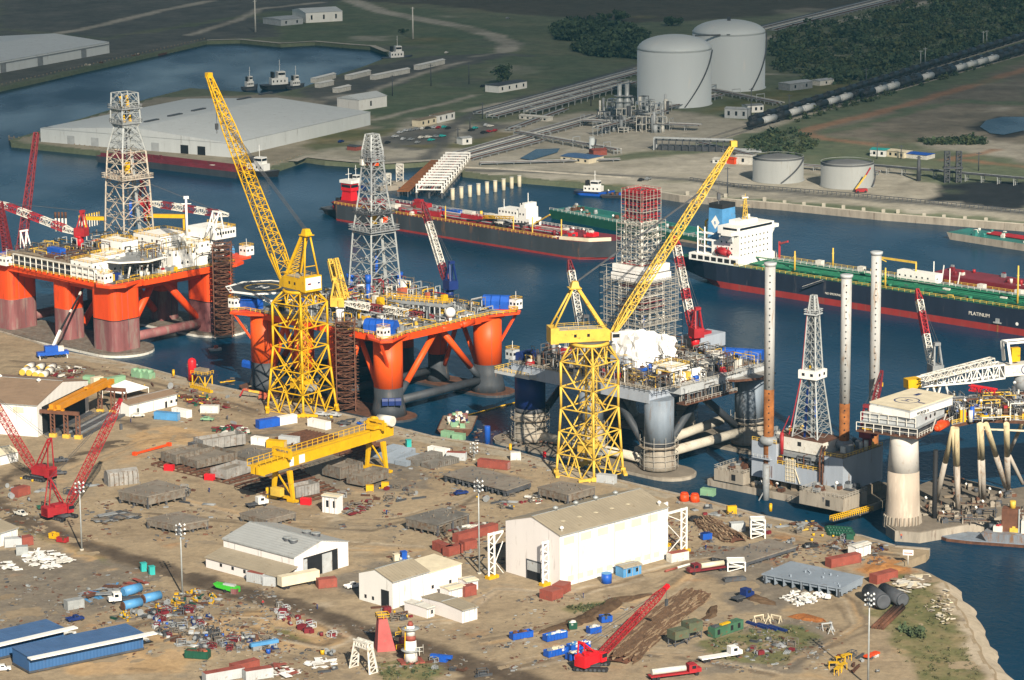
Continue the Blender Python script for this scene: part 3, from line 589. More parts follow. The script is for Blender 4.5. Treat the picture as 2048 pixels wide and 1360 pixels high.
# third hall
e1=ZT(G(789,1205),1166)-LAND
F3,L3=FR((786,1218),(949,1168));e1=ZT(F3(0,0),1164)-LAND
t,F,L,wo,ro=hall('machine_shop','white gabled machine shop with tan roof and small dark doorway',(786,1218),(858,1196),13.5,e1,e1+2.2,WALLP,ROOFT,gwall=WALLW)
d=MB().mat(DRK).box(F,-.08,.02,1.5,4.6,0,e1*.62);d.build('door',t)
for y in (7.5,10.5):MB().mat(GLS).box(F,-.08,.02,y,y+.8,1,2).build('window',t)
for y,x in ((7,10),(7,13)):vent(t,F,x,y,e1+2.3,.5)
t2=MB().mat(WALLP);Fa=Fr(F(L+.03,1.0,0),F.az);h2=e1*.86;Lb=14
for (x0,y0),(x1,y1) in (((0,0),(Lb,0)),((Lb,0),(Lb,11)),((Lb,11),(0,11))):t2.add([Fa(x0,y0,0),Fa(x1,y1,0),Fa(x1,y1,h2),Fa(x0,y0,h2)],[(0,1,2,3)])
t2.build('wing_wall',t);q=[Fa(0,-.2,h2+.03),Fa(Lb+.2,-.2,h2+.03),Fa(Lb+.2,11.2,h2+.6),Fa(0,11.2,h2+.6)];MB().mat(CRM).hexa(q+[p+Vector((0,0,.2)) for p in q]).build('wing_roof',t)
for x in (2,9):MB().mat(GLS).box(Fa,x,x+.9,-.06,.02,2,3).build('window',t)
shed('site_office','long low white site office with tan roof in front of the machine shop',yf(1790,808),yf(1893,780),17,3.6,WALLP,ROOFT,'office',0)
F,L=FR(yf(1550,775),yf(1610,757));t,F,L=shed('office_trailer','white flat roofed trailer between the long office and the machine shop',yf(1550,775),yf(1600,760),9,2.8,WALLP,WHID,'trailer',1,.1)
shed('storage_shed','small white shed with cream roof by the machine shop wing',yf(1700,648),yf(1810,620),4,2.8,WALLP,CRM,'shed',0,.2)
shed('storage_shed','small white shed behind the red container at the machine shop',yf(1820,590),yf(1898,575),4,2.8,WALLP,CRM,'shed',0,.2)

# hall at the left edge with overhead crane runway
e2=ZT(G(72,872),809)-LAND;F,L=FR((76,874),(178,822))
t,F,L,wo,ro=hall('assembly_hall','white assembly hall at the left edge with brown roof and gaping dark end',(76,874),(178,822),46,e2,e2+4.0,WALLW,ROOFB,axis='y')
panel(t,F,'door',L*.09,L*.93,0,e2*.88,DRK,label='wide dark open doorway');
for k in range(2):MB().mat(CRM).box(F,-.06,.02,5+k*8,9+k*8,e2-3,e2-1).build('window',t)
for x,y in ((L*.45,8),(L*.5,24)):vent(t,F,x,y,e2+3.7,.8,WHI)
AH=(F,L,e2)
rw=thing('crane_runway','brown steel runway columns carrying an orange overhead crane outside the assembly hall','crane runway',Fr(F(0,-1,0),F.az))
for x in (1.5,L-1.2):
    MB().mat(BRN).box(F,x-.5,x+.5,-15,-.4,8.2,9.4).build('rail_beam',rw)
    for y in (-5,-10,-14.5):
        c=MB().mat(BRN)
        for dy in (-.7,.7):c.rod(F(x,y+dy,1.2),F(x,y+dy,8.2),.45)
        for k in range(5):c.rod(F(x,y-.7,1.4+k*1.3),F(x,y+.7,2.7+k*1.3),.2)
        c.mat(YELP).box(F,x-.7,x+.7,y-1.2,y+1.2,0,1.3);c.build('column',rw)
oc=thing('overhead_crane','orange double girder overhead crane resting on the brown runway','crane',Fr(F(0,-9,9.45),F.az));OY=paint('amber_paint',(.58,.23,.01),.12,.3,.5)
for y in (-8,-5.2):MB().mat(OY).box(F,.4,L+3,y-.8,y+.8,9.9,11.6).build('girder',oc)
for x in (1.5,L-1.2):MB().mat(OY).box(F,x-.5,x+.5,-9.5,-3.5,9.42,9.92).build('end_carriage',oc)
MB().mat(OY).box(F,L*.62,L*.72,-7.4,-5.8,11.65,12.4).build('trolley',oc)
for k in range(11):
    y=-1-k*1.35
    solo(MB().mat(random.choice([GRYD,PRIM,GRY,GRYD])).box(Fr(F(0,0),F.az),2.6+random.random(),L-3+random.random()*3,y-1.1,y,0,.35+random.random()*.5),'steel_plate','grey steel plate bundle stacked under the orange overhead crane','steel plates',F(L/2,y,0),'plate bundles under the overhead crane')
# long low shed and tent
t,F,L=shed('store_shed','long low cream shed with brown roof beside the white tent',ya(1060,465),ya(1450,370),8,4.2,WALLW,ROOFB,'shed',0,.9)
for x in (3.5,17,19.5,22):MB().mat(DRK if x in (3.5,17) else GLS).box(F,x,x+1.0,-.06,.02,0 if x in (3.5,17) else 1.3,2.3).build('door' if x in (3.5,17) else 'window',t)
F,L=FR(ya(1010,345),ya(1225,290));t=thing('marquee','white peaked canvas marquee behind the long cream shed','tent',F)
mb=MB().mat(SHRINK);D=11
c=[F(0,0,3),F(L,0,3),F(L,D,3),F(0,D,3),F(L*.5,D*.5,6.2)];mb.add(c+[p-Vector((0,0,.15)) for p in c],[(0,1,4),(1,2,4),(2,3,4),(3,0,4),(6,5,9),(7,6,9),(8,7,9),(5,8,9)]);mb.build('canopy',t)
for x in (.2,L-.2):
    for y in (.2,D-.2):MB().mat(WHI).rod(F(x,y,0),F(x,y,3),.2).build('pole',t)
# blue buildings bottom left
def blue(a,b,depth,h,lab):
    F,L=FR(a,b);t=thing('portable_building',lab,'building',F,'blue portable buildings at the bottom left')
    MB().mat(BLUW).box(F,0,L,0,depth,.8,h).build('wall',t)
    q=[F(-.2,-.2,h+.03),F(L+.2,-.2,h+.03),F(L+.2,depth+.2,h+.2),F(-.2,depth+.2,h+.2)];MB().mat(BLUR).hexa(q+[p+Vector((0,0,.25)) for p in q]).build('roof',t)
    MB().mat(WHI).box(F,-.5,L+3,-2.4,-.25,h-.1,h+.25).build('gutter',t);MB().mat(GRYD).box(F,-.2,L+.2,-.2,depth,.3,.8).build('skid',t);return F,L
F,L=blue(ye(215,1275),ye(1050,1100),9.5,4.6,'long blue portable building with white eaves, nearest the bottom edge')
for k in range(30):pass
F,L=blue(ye(-340,1250),ye(470,1060),9,4.6,'blue portable building half hidden behind the longer blue one')
# white shed left edge
t,F,L,wo,ro=hall('white_shed','white shed with tan roof cut by the left edge',ye(-120,380),ye(132,300),14,4.2,5.4,WALLW,ROOFT,'shed',axis='x')
t,F,L,wo,ro=hall('white_shed','low white shed with cream roof beside the red crawler crane at the left edge',ya(-150,900),ya(150,830),9,3.4,4.4,WALLW,CRM,'shed',axis='x')

# ---- far warehouses
F,L=FR((94,281),(463,314));F,L=FR((463,314),(742,252));
Pl,Pc,Pr=G(94,281),G(463,315),G(741,250)
ew=ZT(Pl,254)-LAND;t=thing('warehouse','huge white flat roofed warehouse on the pier with dark roof slots','warehouse',Fr(Pc,atan2((Pr-Pc).y,(Pr-Pc).x)))
F=Fr(Pc,atan2((Pr-Pc).y,(Pr-Pc).x));L=(Pr-Pc).length;D=abs(F.loc(Pl)[1])
MB().mat(WALLF).box(F,0,L,0,D,0,ew).build('wall',t)
q=[F(-.3,-.3,ew+.02),F(L+.3,-.3,ew+.02),F(L+.3,D+.3,ew+.02),F(-.3,D+.3,ew+.02)];rg=[F(-.3,D/2,ew+4.5),F(L+.3,D/2,ew+4.5)]
MB().mat(ROOFW).add(q+rg,[(0,1,5,4),(2,3,4,5),(1,2,5),(3,0,4),(3,2,1,0)]).build('roof',t)
for k,(px,py) in enumerate([(495,285),(388,299),(335,293),(277,285),(225,281),(178,277)]):
    P=G(px,py+4);x,y,_=F.loc(P)
    MB().mat(DRK if k<2 else GRYL).box(F,-.12,.02,y-2.6,y+2.6,0,ew*.62).build('door',t)
for px,py in ((303,245),(350,233),(397,222),(488,198),(531,187)):
    x,y,_=F.loc(G(px,py,LAND+ew+3));zz=ew+4.5-abs(y-D/2)/(D/2)*4.5;MB().mat(GRYD).box(F,x-6,x+6,y-1.2,y+1.2,zz-.1,zz+.7).build('roof_monitor',t)
MB().mat(GRYD).rod(F(4,D,ew+.3),F(4,0,ew+.3),.3).build('gutter',t)
# pier piles
pp=thing('pier','timber piled pier deck around the big white warehouse','pier',G(191,303,0));
mb=MB().mat(TIMB)
for a,b in (((19,281),(191,303)),((191,303),(462,342)),((462,342),(547,337)),((547,337),(609,316))):
    A,B=G(*a,0),G(*b,0);n=int((B-A).length/4)
    for k in range(n):p=A.lerp(B,k/n)+Vector((0,-1.0,0));mb.rod(p+Vector((0,0,-2)),p+Vector((0,0,LAND+.6)),.6)
mb.build('pile_row',pp);mb=MB().mat(TIMB)
for a,b in (((19,281),(191,303)),((191,303),(462,342)),((462,342),(547,337)),((547,337),(609,316))):
    A,B=G(*a,0),G(*b,0);o=Vector((0,-1.5,0))
    for z in (.8,2.0):mb.rod(A+o+Vector((0,0,z)),B+o+Vector((0,0,z)),.5)
mb.build('fender',pp)
F,L=FR((-20,150),(219,106));ew=ZT(F(L,0),84)-LAND
t=thing('warehouse','white warehouse with three grey doors across the basin at the left edge','warehouse',F);D=95
MB().mat(WALLF).box(F,-30,L,0,D,0,ew).build('wall',t)
q=[F(-30.3,-.3,ew+.02),F(L+.3,-.3,ew+.02),F(L+.3,D+.3,ew+.02),F(-30.3,D+.3,ew+.02)];rg=[F(-30.3,D/2,ew+4),F(L+.3,D/2,ew+4)]
MB().mat(ROOFW).add(q+rg,[(0,1,5,4),(2,3,4,5),(1,2,5),(3,0,4),(3,2,1,0)]).build('roof',t)
for px in (7,81,168):x=F.loc(G(px,150-(px+20)*.184))[0];MB().mat(GRY).box(F,x-3,x+3,-.12,.02,0,ew*.75).build('door',t)
MB().mat(GRY).box(F,-30,L,-.5,-.02,ew*.78,ew*.86).build('gutter',t)
p2=thing('pier','timber fender wall along the basin by the left warehouse','pier',G(171,139,0));mb=MB().mat(TIMB)
for a,b in (((-30,184),(171,138)),((171,138),(342,100)),((342,100),(414,83))):
    A,B=G(*a,0),G(*b,0);n=int((B-A).length/5);o=Vector((.5,-1.0,0))
    for k in range(n):p=A.lerp(B,k/n)+o;mb.rod(p+Vector((0,0,-2)),p+Vector((0,0,LAND+.8)),.7)
    for z in (.8,2.2):mb.rod(A+o+Vector((0,0,z)),B+o+Vector((0,0,z)),.5)
mb.build('fender',p2)
# ------------------------------------------------------------------ cranes
def tower_crane(lab,legs,rows,rtop,az,tip,head,foot_row,house,m,sign=False,cab=None):
    PL,PF,PR=[G(*p) for p in legs];C=(PL+PR)/2;C.z=LAND
    t=thing('tower_crane',lab,'crane',Fr(C,az));rb=((PF-C).length+(PL-C).length+(PR-C).length)/3
    ph=atan2((PF-C).y,(PF-C).x)
    # levels from the rows of the front leg
    Z=[0];
    for y in rows:Z.append(ZT(PF.lerp(C,min(1,len(Z)/4)*(1-rtop/rb)),y)-LAND)
    nb=len(Z)-1
    def rad(i):return rb+(rtop-rb)*min(1,i/3)
    ring=[[C+Vector((cos(ph+k*pi/2)*rad(i),sin(ph+k*pi/2)*rad(i),Z[i])) for k in range(4)] for i in range(nb+1)]
    zr=ZT(C+Vector((0,-5.5,0)),foot_row)-LAND;rr=house['rr']
    for k in range(4):
        mb=MB().mat(m)
        for i in range(nb):mb.cyl(ring[i][k],ring[i+1][k],.42,.42,8)
        mb.build('leg',t);o=ring[0][k];u=(o-C).normalized();v=Vector((-u.y,u.x,0));b=MB().mat(m)
        for s in (-1,1):
            a=Fr(o+v*0,ph+k*pi/2+pi/4*s*0);b.rod(o+v*s*.4+Vector((0,0,.9)),o+v*s*5+u*(.2)+Vector((0,0,.5)),1.1,.8)
            for q in (1.5,4):b.cyl(o+v*s*q-u*.6+Vector((0,0,.45)),o+v*s*q+u*.6+Vector((0,0,.45)),.45,n=8)
        b.rod(o+Vector((0,0,.2)),o+Vector((0,0,1.6)),1.5);b.build('bogie',t)
    br=MB().mat(m)
    for k in range(4):
        k2=(k+1) % 4
        for i in range(1,nb+1):br.cyl(ring[i][k],ring[i][k2],.24,n=6)
        for i in range(nb):
            a,b,c,d=ring[i][k],ring[i][k2],ring[i+1][k],ring[i+1][k2];mid=(a+b)/2;mt=(c+d)/2
            if i==0:
                q1=a.lerp(b,.33);q2=a.lerp(b,.67);br.cyl(c,q1,.24,n=6);br.cyl(q1,mt,.22,n=6);br.cyl(mt,q2,.22,n=6);br.cyl(q2,d,.24,n=6);br.cyl(a,b,.2,n=6)
            elif i==1:br.cyl(a,mt,.24,n=6);br.cyl(b,mt,.24,n=6);br.cyl(c,(a+b)/2,.2,n=6);br.cyl(d,(a+b)/2,.2,n=6)
            else:br.cyl(c,mid,.24,n=6);br.cyl(d,mid,.24,n=6)
    top=ring[nb];rn=[C+Vector((cos(ph+j*pi/4)*rr*.92,sin(ph+j*pi/4)*rr*.92,zr-.4)) for j in range(8)]
    for k in range(4):
        br.cyl(top[k],rn[2*k],.34,n=8);mid=(top[k]+top[(k+1) % 4])/2
        br.cyl(mid,rn[2*k],.22,n=6);br.cyl(mid,rn[(2*k+2) % 8],.22,n=6);br.cyl(mid,rn[(2*k+1) % 8],.22,n=6);br.cyl(top[k],rn[(2*k+1) % 8],.2,n=6);br.cyl(top[k],rn[(2*k-1) % 8],.2,n=6)
    br.build('bracing',t)
    # inner lift shaft, stairs and counterweight box
    sh=MB().mat(m);c0=C+Vector((cos(ph+2.6)*3.5,sin(ph+2.6)*3.5,0));sh.lattice(c0+Vector((0,0,5)),c0+Vector((0,0,Z[-1])),1.8,1.8,14,.2,.12);sh.build('lift_shaft',t)
    cw=MB().mat(m);Fc=Fr(C,ph+pi/4);cw.box(Fc,-3.2,3.2,-2.4,2.4,Z[1]+.3,Z[1]+3.4);cw.mat(GALV).box(Fc,3.4,6,-1.5,1.5,Z[1]+.2,Z[1]+2.0);cw.build('counterweight_box',t)
    st=MB().mat(m);Fs=Fr(C,ph-pi/4)
    for i in range(1,nb):
        a=Fs(-2.5 if i % 2 else 3,2,Z[i]);b=Fs(3 if i % 2 else -2.5,2,Z[i+1])
        for o in (-.5,.5):st.rod(a+Fs.y*o,b+Fs.y*o,.18)
        for q in range(10):c=a.lerp(b,q/10);st.rod(c-Fs.y*.5,c+Fs.y*.5,.16)
    st.build('stair',t)
    MB().mat(m).lathe(C,[(rr*.9,zr-1.0),(rr,zr-.8),(rr,zr),(rr*.9,zr+.1)],28).mat(GRYD).lathe(C,[(rr*.86,zr+.1),(rr*.86,zr+.55)],28).build('slew_ring',t)
    F=Fr(C,az);h0=zr+.6;x0,x1,hw,hh=house['x0'],house['x1'],house['w']/2,house['h']
    hb=MB().mat(m).box(F,x0+2.6,x1-3,-hw,hw,h0,h0+hh).box(F,x0,x0+2.6,-hw-.02,hw+.02,h0-.3,h0+hh+.9)
    for s in (-1,1):hb.hexa([F(x1-3,s*hw,h0),F(x1,s*hw*.9,h0),F(x1,s*hw*.55,h0),F(x1-3,s*hw*.4,h0),F(x1-3,s*hw,h0+hh),F(x1,s*hw*.9,h0+1.6),F(x1,s*hw*.55,h0+1.6),F(x1-3,s*hw*.4,h0+hh)] if s<0 else [F(x1-3,s*hw*.4,h0),F(x1,s*hw*.55,h0),F(x1,s*hw*.9,h0),F(x1-3,s*hw,h0),F(x1-3,s*hw*.4,h0+hh),F(x1,s*hw*.55,h0+1.6),F(x1,s*hw*.9,h0+1.6),F(x1-3,s*hw,h0+hh)])
    hb.mat(GALV).box(F,x0+3,x1-3.4,-hw+.4,hw-.4,h0+hh+.01,h0+hh+.12)
    ho=hb.build('machinery_house',t)
    for sgn in (-1,1):
        for q in (.35,.55):MB().mat(GLS).box(F,x0+(x1-x0)*q,x0+(x1-x0)*q+.9,sgn*hw-.04,sgn*hw+.04,h0+1.6,h0+2.6).build('window',ho)
    MB().mat(m).rail([F(x0+2.7,-hw,h0+hh),F(x1-3.2,-hw,h0+hh),F(x1-3.2,hw,h0+hh),F(x0+2.7,hw,h0+hh)],1.1,.1).build('railing',t)
    if sign:
        MB().mat(WHI).box(F,x0-.12,x0-.03,-hw+.4,hw-.3,h0+.5,h0+hh+.5).build('sign_board',t,'white board with small dark red and blue lettering')
        mk=MB().mat(MAR).box(F,x0-.16,x0-.13,hw-2.6,hw-1.2,h0+2.2,h0+2.8).mat(GRYL).box(F,x0-.16,x0-.13,-hw+2.2,hw-2.8,h0+2.35,h0+2.6).mat(BLUD).box(F,x0-.16,x0-.13,-hw+.9,-hw+1.9,h0+2.2,h0+2.8);mk.build('sign_mark',t)
    cb=MB().mat(WHID).box(F,x1-2,x1+.4,-hw-1.9,-hw-.1,h0+.2,h0+2.8);cbo=cb.build('cab',t);MB().mat(cab or GLS).box(F,x1-1.8,x1+.45,-hw-1.95,-hw-.2,h0+1.3,h0+2.5).build('window',cbo)
    # A frame
    hp=VP(*head,C,az);hx,_,hz_=F.loc(hp);hz_+=0;A=MB().mat(m)
    for s in (-1,1):
        A.cyl(F(x0+.9,s*hw*.85,h0+hh),F(hx-.8,s*1.0,hz_-1.5),.34,n=8)
        A.rod(F(x1-3.5,s*hw*.85,h0+hh-.5),F(hx+.8,s*1.0,hz_-1.5),.8,1.0)
    n=9
    for k in range(n):
        p=lambda s,q:F(x1-3.5+(hx+.8-x1+3.5)*q,s*(hw*.85+(1-hw*.85)*q),h0+hh-.5+(hz_-1.5-h0-hh+.5)*q)
        A.rod(p(-1,k/n),p(1,(k+1)/n),.2);A.rod(p(1,k/n),p(-1,(k+1)/n),.2);A.rod(p(1,k/n),p(-1,k/n),.2)
    A.rod(F(x0+.9+(hx-x0)*.25,-hw*.7,h0+hh+(hz_-h0-hh)*.25),F(x0+.9+(hx-x0)*.25,hw*.7,h0+hh+(hz_-h0-hh)*.25),.25)
    A.box(F,hx-2.2,hx+1.8,-1.9,1.9,hz_-1.7,hz_-1.4).hexa([F(hx-1.6,-1.5,hz_-1.4),F(hx+1.2,-1.5,hz_-1.4),F(hx+1.2,1.5,hz_-1.4),F(hx-1.6,1.5,hz_-1.4),F(hx-.9,-1,hz_+.6),F(hx+.8,-1,hz_+.6),F(hx+.8,1,hz_+.6),F(hx-.9,1,hz_+.6)])
    A.build('a_frame',t)
    # boom
    tp=VP(*tip,C,az);tx,_,tz=F.loc(tp);f0=F(x1-1,0,h0+1.0);f1=F(tx,0,tz);q1=f0.lerp(f1,.14);q2=f0.lerp(f1,.74);bw=house['bw']
    B=MB().mat(m);d=(f1-f0).normalized();up=F.y.cross(d)
    for s in (-1,1):B.rod(f0+F.y*s*bw*.52,q1+F.y*s*bw*.5,.5)
    B.lattice(f0,q1,bw*1.05,bw,3,.3,.16,up,.5,bw*.62);B.lattice(q1,q2,bw,bw*.72,22,.34,.17,up,bw*.62,bw*.55);B.lattice(q2,f1,bw*.72,bw*.35,8,.34,.22,up,bw*.55,.8)
    B.build('boom',t)
    hd=MB().mat(m).box(F,tx-1.2,tx+.8,-1,1,tz-1.0,tz+.9);hd.build('boom_head',t)
    hk=MB().mat(GRYD);e=q2.lerp(f1,.55);hk.rod(e+F.y*.8,e+F.y*.8-Vector((0,0,9)),.14).box(Fr(e+F.y*.8-Vector((0,0,11)),az),-.5,.5,-.4,.4,0,2.2).rod(e+F.y*.8-Vector((0,0,12.4)),e+F.y*.8-Vector((0,0,11)),.3);hk.build('hook_block',t)
    pn=MB().mat(GRYD)
    for s in (-.7,-.25,.25,.7):
        pn.rod(F(hx+.2,s,hz_+.2),f0.lerp(f1,.80)+F.y*s+up*bw*.3,.13);pn.rod(f0.lerp(f1,.80)+F.y*s+up*bw*.3,f1+F.y*s*.6+up*.6,.11)
    pn.build('pendant',t)
    return t
tower_crane('big yellow tower crane with white sign board and boom leaning up left',[(542.3,818),(607.5,838),(666,820)],[795,751,705,662,616],9.6,radians(131),(417,150),(612,461),584,dict(rr=5.9,x0=-8.2,x1=7.2,w=7.4,h=4.2,bw=5.4),YEL,True,TEAL)
tower_crane('big pale yellow tower crane with plain house and boom reaching up right',[(1114.4,946),(1188.5,965),(1245,948)],[922,876,830,785,735],9.3,radians(12),(1468,287),(1150,566),690,dict(rr=6.4,x0=-13.4,x1=8.2,w=6.4,h=4.0,bw=3.6),YELP,False,None)

# yellow gantry crane over the slab yard
nf,nr,ff,fr_=G(*yb(1035,972)),G(*yb(915,935)),G(*yb(1715,742)),G(*yb(1600,726))
A0=(nf+nr)/2;B0=(ff+fr_)/2;d=B0-A0;F=Fr(A0,atan2(d.y,d.x));L=d.length;t=thing('gantry_crane','long yellow gantry crane straddling the steel slab yard','crane',F)
w2=abs(F.loc(nf)[1]-F.loc(nr)[1])/2;hz0=ZT(nf,yb(0,745)[1])-LAND;hz1=ZT(nf,yb(0,650)[1])-LAND
for x in (0,L):
    for s in (-1,1):
        mb=MB().mat(YEL);o=F(x,s*w2,0)
        for e in (.9,):mb.hexa([F(x-.5,s*w2-.45,.8),F(x+.5,s*w2-.45,.8),F(x+.5,s*w2+.45,.8),F(x-.5,s*w2+.45,.8),F(x-.9,s*(w2*.7)-.5,hz0),F(x+.9,s*(w2*.7)-.5,hz0),F(x+.9,s*(w2*.7)+.5,hz0),F(x-.9,s*(w2*.7)+.5,hz0)])
        mb.build('leg',t)
        MB().mat(YEL).box(F,x-.8,x+.8,s*w2-2,s*w2+2,.15,.9).build('bogie',t)
    MB().mat(YEL).box(F,x-.5,x+.5,-w2,w2,.91,1.7).rod(F(x,-w2*.9,2),F(x,w2*.6,hz0-1),.4).box(F,x-.6,x+.6,-w2*.6-.8,w2*.6+.8,hz1+.02,hz1+1.4).box(F,x-.5,x+.5,-w2*.8-.5,-w2*.8+.5,hz1-.4,hz1+2.2).box(F,x-.5,x+.5,w2*.8-.5,w2*.8+.5,hz1-.4,hz1+2.2).box(F,x-.4,x+.4,-w2*.8,w2*.8,hz1+2.22,hz1+2.9).build('portal_frame',t)
for s in (-1,1):
    y=s*w2*.26;g=MB().mat(YEL).box(F,-10,L+7,y-.55,y+.55,hz0+.6,hz1-.3)
    g.hexa([F(-13,y-.55,hz0+1.2),F(-10,y-.55,hz0+.05),F(-10,y+.55,hz0+.05),F(-13,y+.55,hz0+1.2),F(-13,y-.55,hz1-.3),F(-10,y-.55,hz1-.3),F(-10,y+.55,hz1-.3),F(-13,y+.55,hz1-.3)]);g.build('girder',t)
MB().mat(YEL).rail([F(-13,w2*.26+1.9,hz1-.6),F(L+8,w2*.26+1.9,hz1-.6)],2.0,.16,2.5).box(F,-13,L+8,w2*.26+.8,w2*.26+2,hz1-.8,hz1-.6).rail([F(-13,-w2*.26-1.2,hz1),F(-2,-w2*.26-1.2,hz1)],1.5,.16,2.5).build('walkway',t)
MB().mat(YEL).box(F,L-3,L+6,-w2*.4,w2*.4,hz1+.1,hz1+1.2).cyl(F(L+2,1.5,hz1+2),F(L+2,3.5,hz1+2),1.2,n=14).mat(WHID).cyl(F(L+5,-3,hz1+1.6),F(L+5,3,hz1+1.6),1.7,n=14).build('trolley',t)
MB().mat(WHI).box(F,1.5,3.3,-w2*.26-.75,-w2*.26-.6,hz0+.9,hz1-.6).box(F,6,8.6,-w2*.26-.75,-w2*.26-.6,hz0+.9,hz1-.6).build('sign_board',t);MB().mat(YELP).box(F,-3.2,-1.2,-1.5,2.5,2,4.6).build('electrical_cabin',t)

# crawler cranes
def crawler(lab,base,az,tip,m,mb_col,bw=2.2,house=(8,3.4,3),gant=None,nseg=26,azt=None,name='crawler_crane'):
    C=G(*base);F=Fr(C,az);t=thing(name,lab,'crane',F);Ft=Fr(C,azt if azt is not None else az)
    for s in (-1,1):
        tr=MB().mat(BLK).box(Ft,-4,4,s*2.6-.6,s*2.6+.6,.25,1.15)
        for x in (-4,4):tr.cyl(Ft(x,s*2.6-.6,.7),Ft(x,s*2.6+.6,.7),.55,n=10)
        for k in range(7):tr.mat(GRYD).cyl(Ft(-3.4+k*1.13,s*2.6-.66,.55),Ft(-3.4+k*1.13,s*2.6+.66,.55),.38,n=8)
        tr.build('track',t)
    MB().mat(GRYD).box(Ft,-2.2,2.2,-2,2,.6,1.4).lathe(C,[(1.6,1.4),(1.6,1.8)],14).build('undercarriage',t)
    hl,hw,hh=house;hb=MB().mat(m).box(F,-hl+2.2,2.0,-hw/2,hw/2,1.8,1.8+hh*.75).box(F,-hl+2.2,-hl+4.2,-hw/2-.2,hw/2+.2,1.5,1.8+hh*.9).box(F,-hl*.35,1.2,-hw/2+.3,hw/2-.3,1.8+hh*.75,1.8+hh);ho=hb.build('machinery_house',t)
    c=MB().mat(m).box(F,1.2,3.2,-hw/2-.7,-hw/2+.9,1.8,4.2).build('cab',t);MB().mat(GLS).box(F,1.4,3.26,-hw/2-.76,-hw/2+.7,2.9,4.0).build('window',c)
    tp=VP(*tip,C,az);tx,_,tz=F.loc(tp);f0=F(1.8,0,2.2);f1=F(tx,0,tz);q1=f0.lerp(f1,.12);q2=f0.lerp(f1,.86);up=F.y.cross((f1-f0).normalized())
    B=MB().mat(mb_col);B.lattice(f0,q1,bw*.8,bw,3,.2,.11,up,.4,bw);B.lattice(q1,q2,bw,bw,nseg,.2,.1,up);B.lattice(q2,f1,bw,.7,5,.2,.11,up,bw,.6);B.mat(m).rod(f0.lerp(f1,.97),f1+(f1-f0).normalized()*.8,1.0);B.build('boom',t)
    gx,gz=gant or (-4.5,11);Gm=MB().mat(m)
    for s in (-1,1):Gm.rod(F(1.0,s*1.2,3.8),F(gx,s*.9,gz),.35);Gm.rod(F(-hl+3,s*1.4,3.8),F(gx,s*.9,gz),.3)
    Gm.rod(F(gx,-1,gz),F(gx,1,gz),.5)
    for k in range(5):a=k/5;Gm.rod(F(1+(gx-1)*a,-1.2,3.8+(gz-3.8)*a),F(1+(gx-1)*(a+.2),1.2,3.8+(gz-3.8)*(a+.2)),.14)
    Gm.build('gantry_mast',t)
    p=MB().mat(GRYD)
    for s in (-.7,.7):p.rod(F(gx,s,gz),f1+F.y*s*.4+up*.4,.09)
    p.build('pendant',t)
    k=MB().mat(GRYD);e=f1;k.rod(e,e-Vector((0,0,tz*.22)),.1).box(Fr(e-Vector((0,0,tz*.22+1.8)),az),-.4,.4,-.3,.3,0,1.8).build('hook_block',t)
    return t,F
crawler('red crawler crane with tall lattice boom beside the pole light on the dark road',(122,1036),radians(40),(240,802),RED,RED,2.0,(8,3.5,3),(-3.5,13),24,radians(-40))
crawler('red crawler crane near the white shed with boom leaning out past the left edge',(80,958),radians(145),(-30,775),RED,RED,2.0,(8,3.5,3),(-5,14),24,radians(-35))
crawler('bright red crawler crane with low boom beside the blue skips',(1184,1337),radians(47),(1333,1174),REDB,RED,1.6,(7,3.2,3),(-4.2,8),22,radians(-8))
# mobile crane with blue carrier at the left quay, boom up
C=G(*zd(385,1150));F=Fr(C,radians(20));t=thing('mobile_crane','blue wheeled mobile crane with white and black telescopic boom by the left quay','crane',F)
MB().mat(BLU).box(F,-6,6,-1.5,1.5,1.1,2.4).build('carrier',t)
for x in (-4.5,-3,1,2.5,4):
    for s in (-1,1):MB().mat(BLK).cyl(F(x,s*1.1,.65),F(x,s*1.7,.65),.65,n=10).build('wheel',t)
MB().mat(BLU).box(F,-3,2,-1.4,1.4,2.42,4.6).build('machinery_house',t);MB().mat(WHID).box(F,2.1,4.2,-1.3,.2,2.42,4.4).build('cab',t)
a1=VP(*zd(440,955),C,radians(75));a2=VP(*zd(690,490),C,radians(75));MB().mat(WHI).rod(C+Vector((0,0,3.5)),a1,.9).build('boom',t,'white lower boom section');MB().mat(BLK).rod(a1,a2,.6).mat(WHID).rod(a1.lerp(a2,.28),a1.lerp(a2,.32),.7).rod(a1.lerp(a2,.55),a1.lerp(a2,.6),.7).build('boom',t,'black telescoped boom section')
for s in (-1,1):
    for x in (-5.5,5):MB().mat(WHID).rod(F(x,s*1.5,1.2),F(x,s*3.4,1.0),.35).rod(F(x,s*3.4,0.05),F(x,s*3.4,1.2),.4).build('outrigger',t)
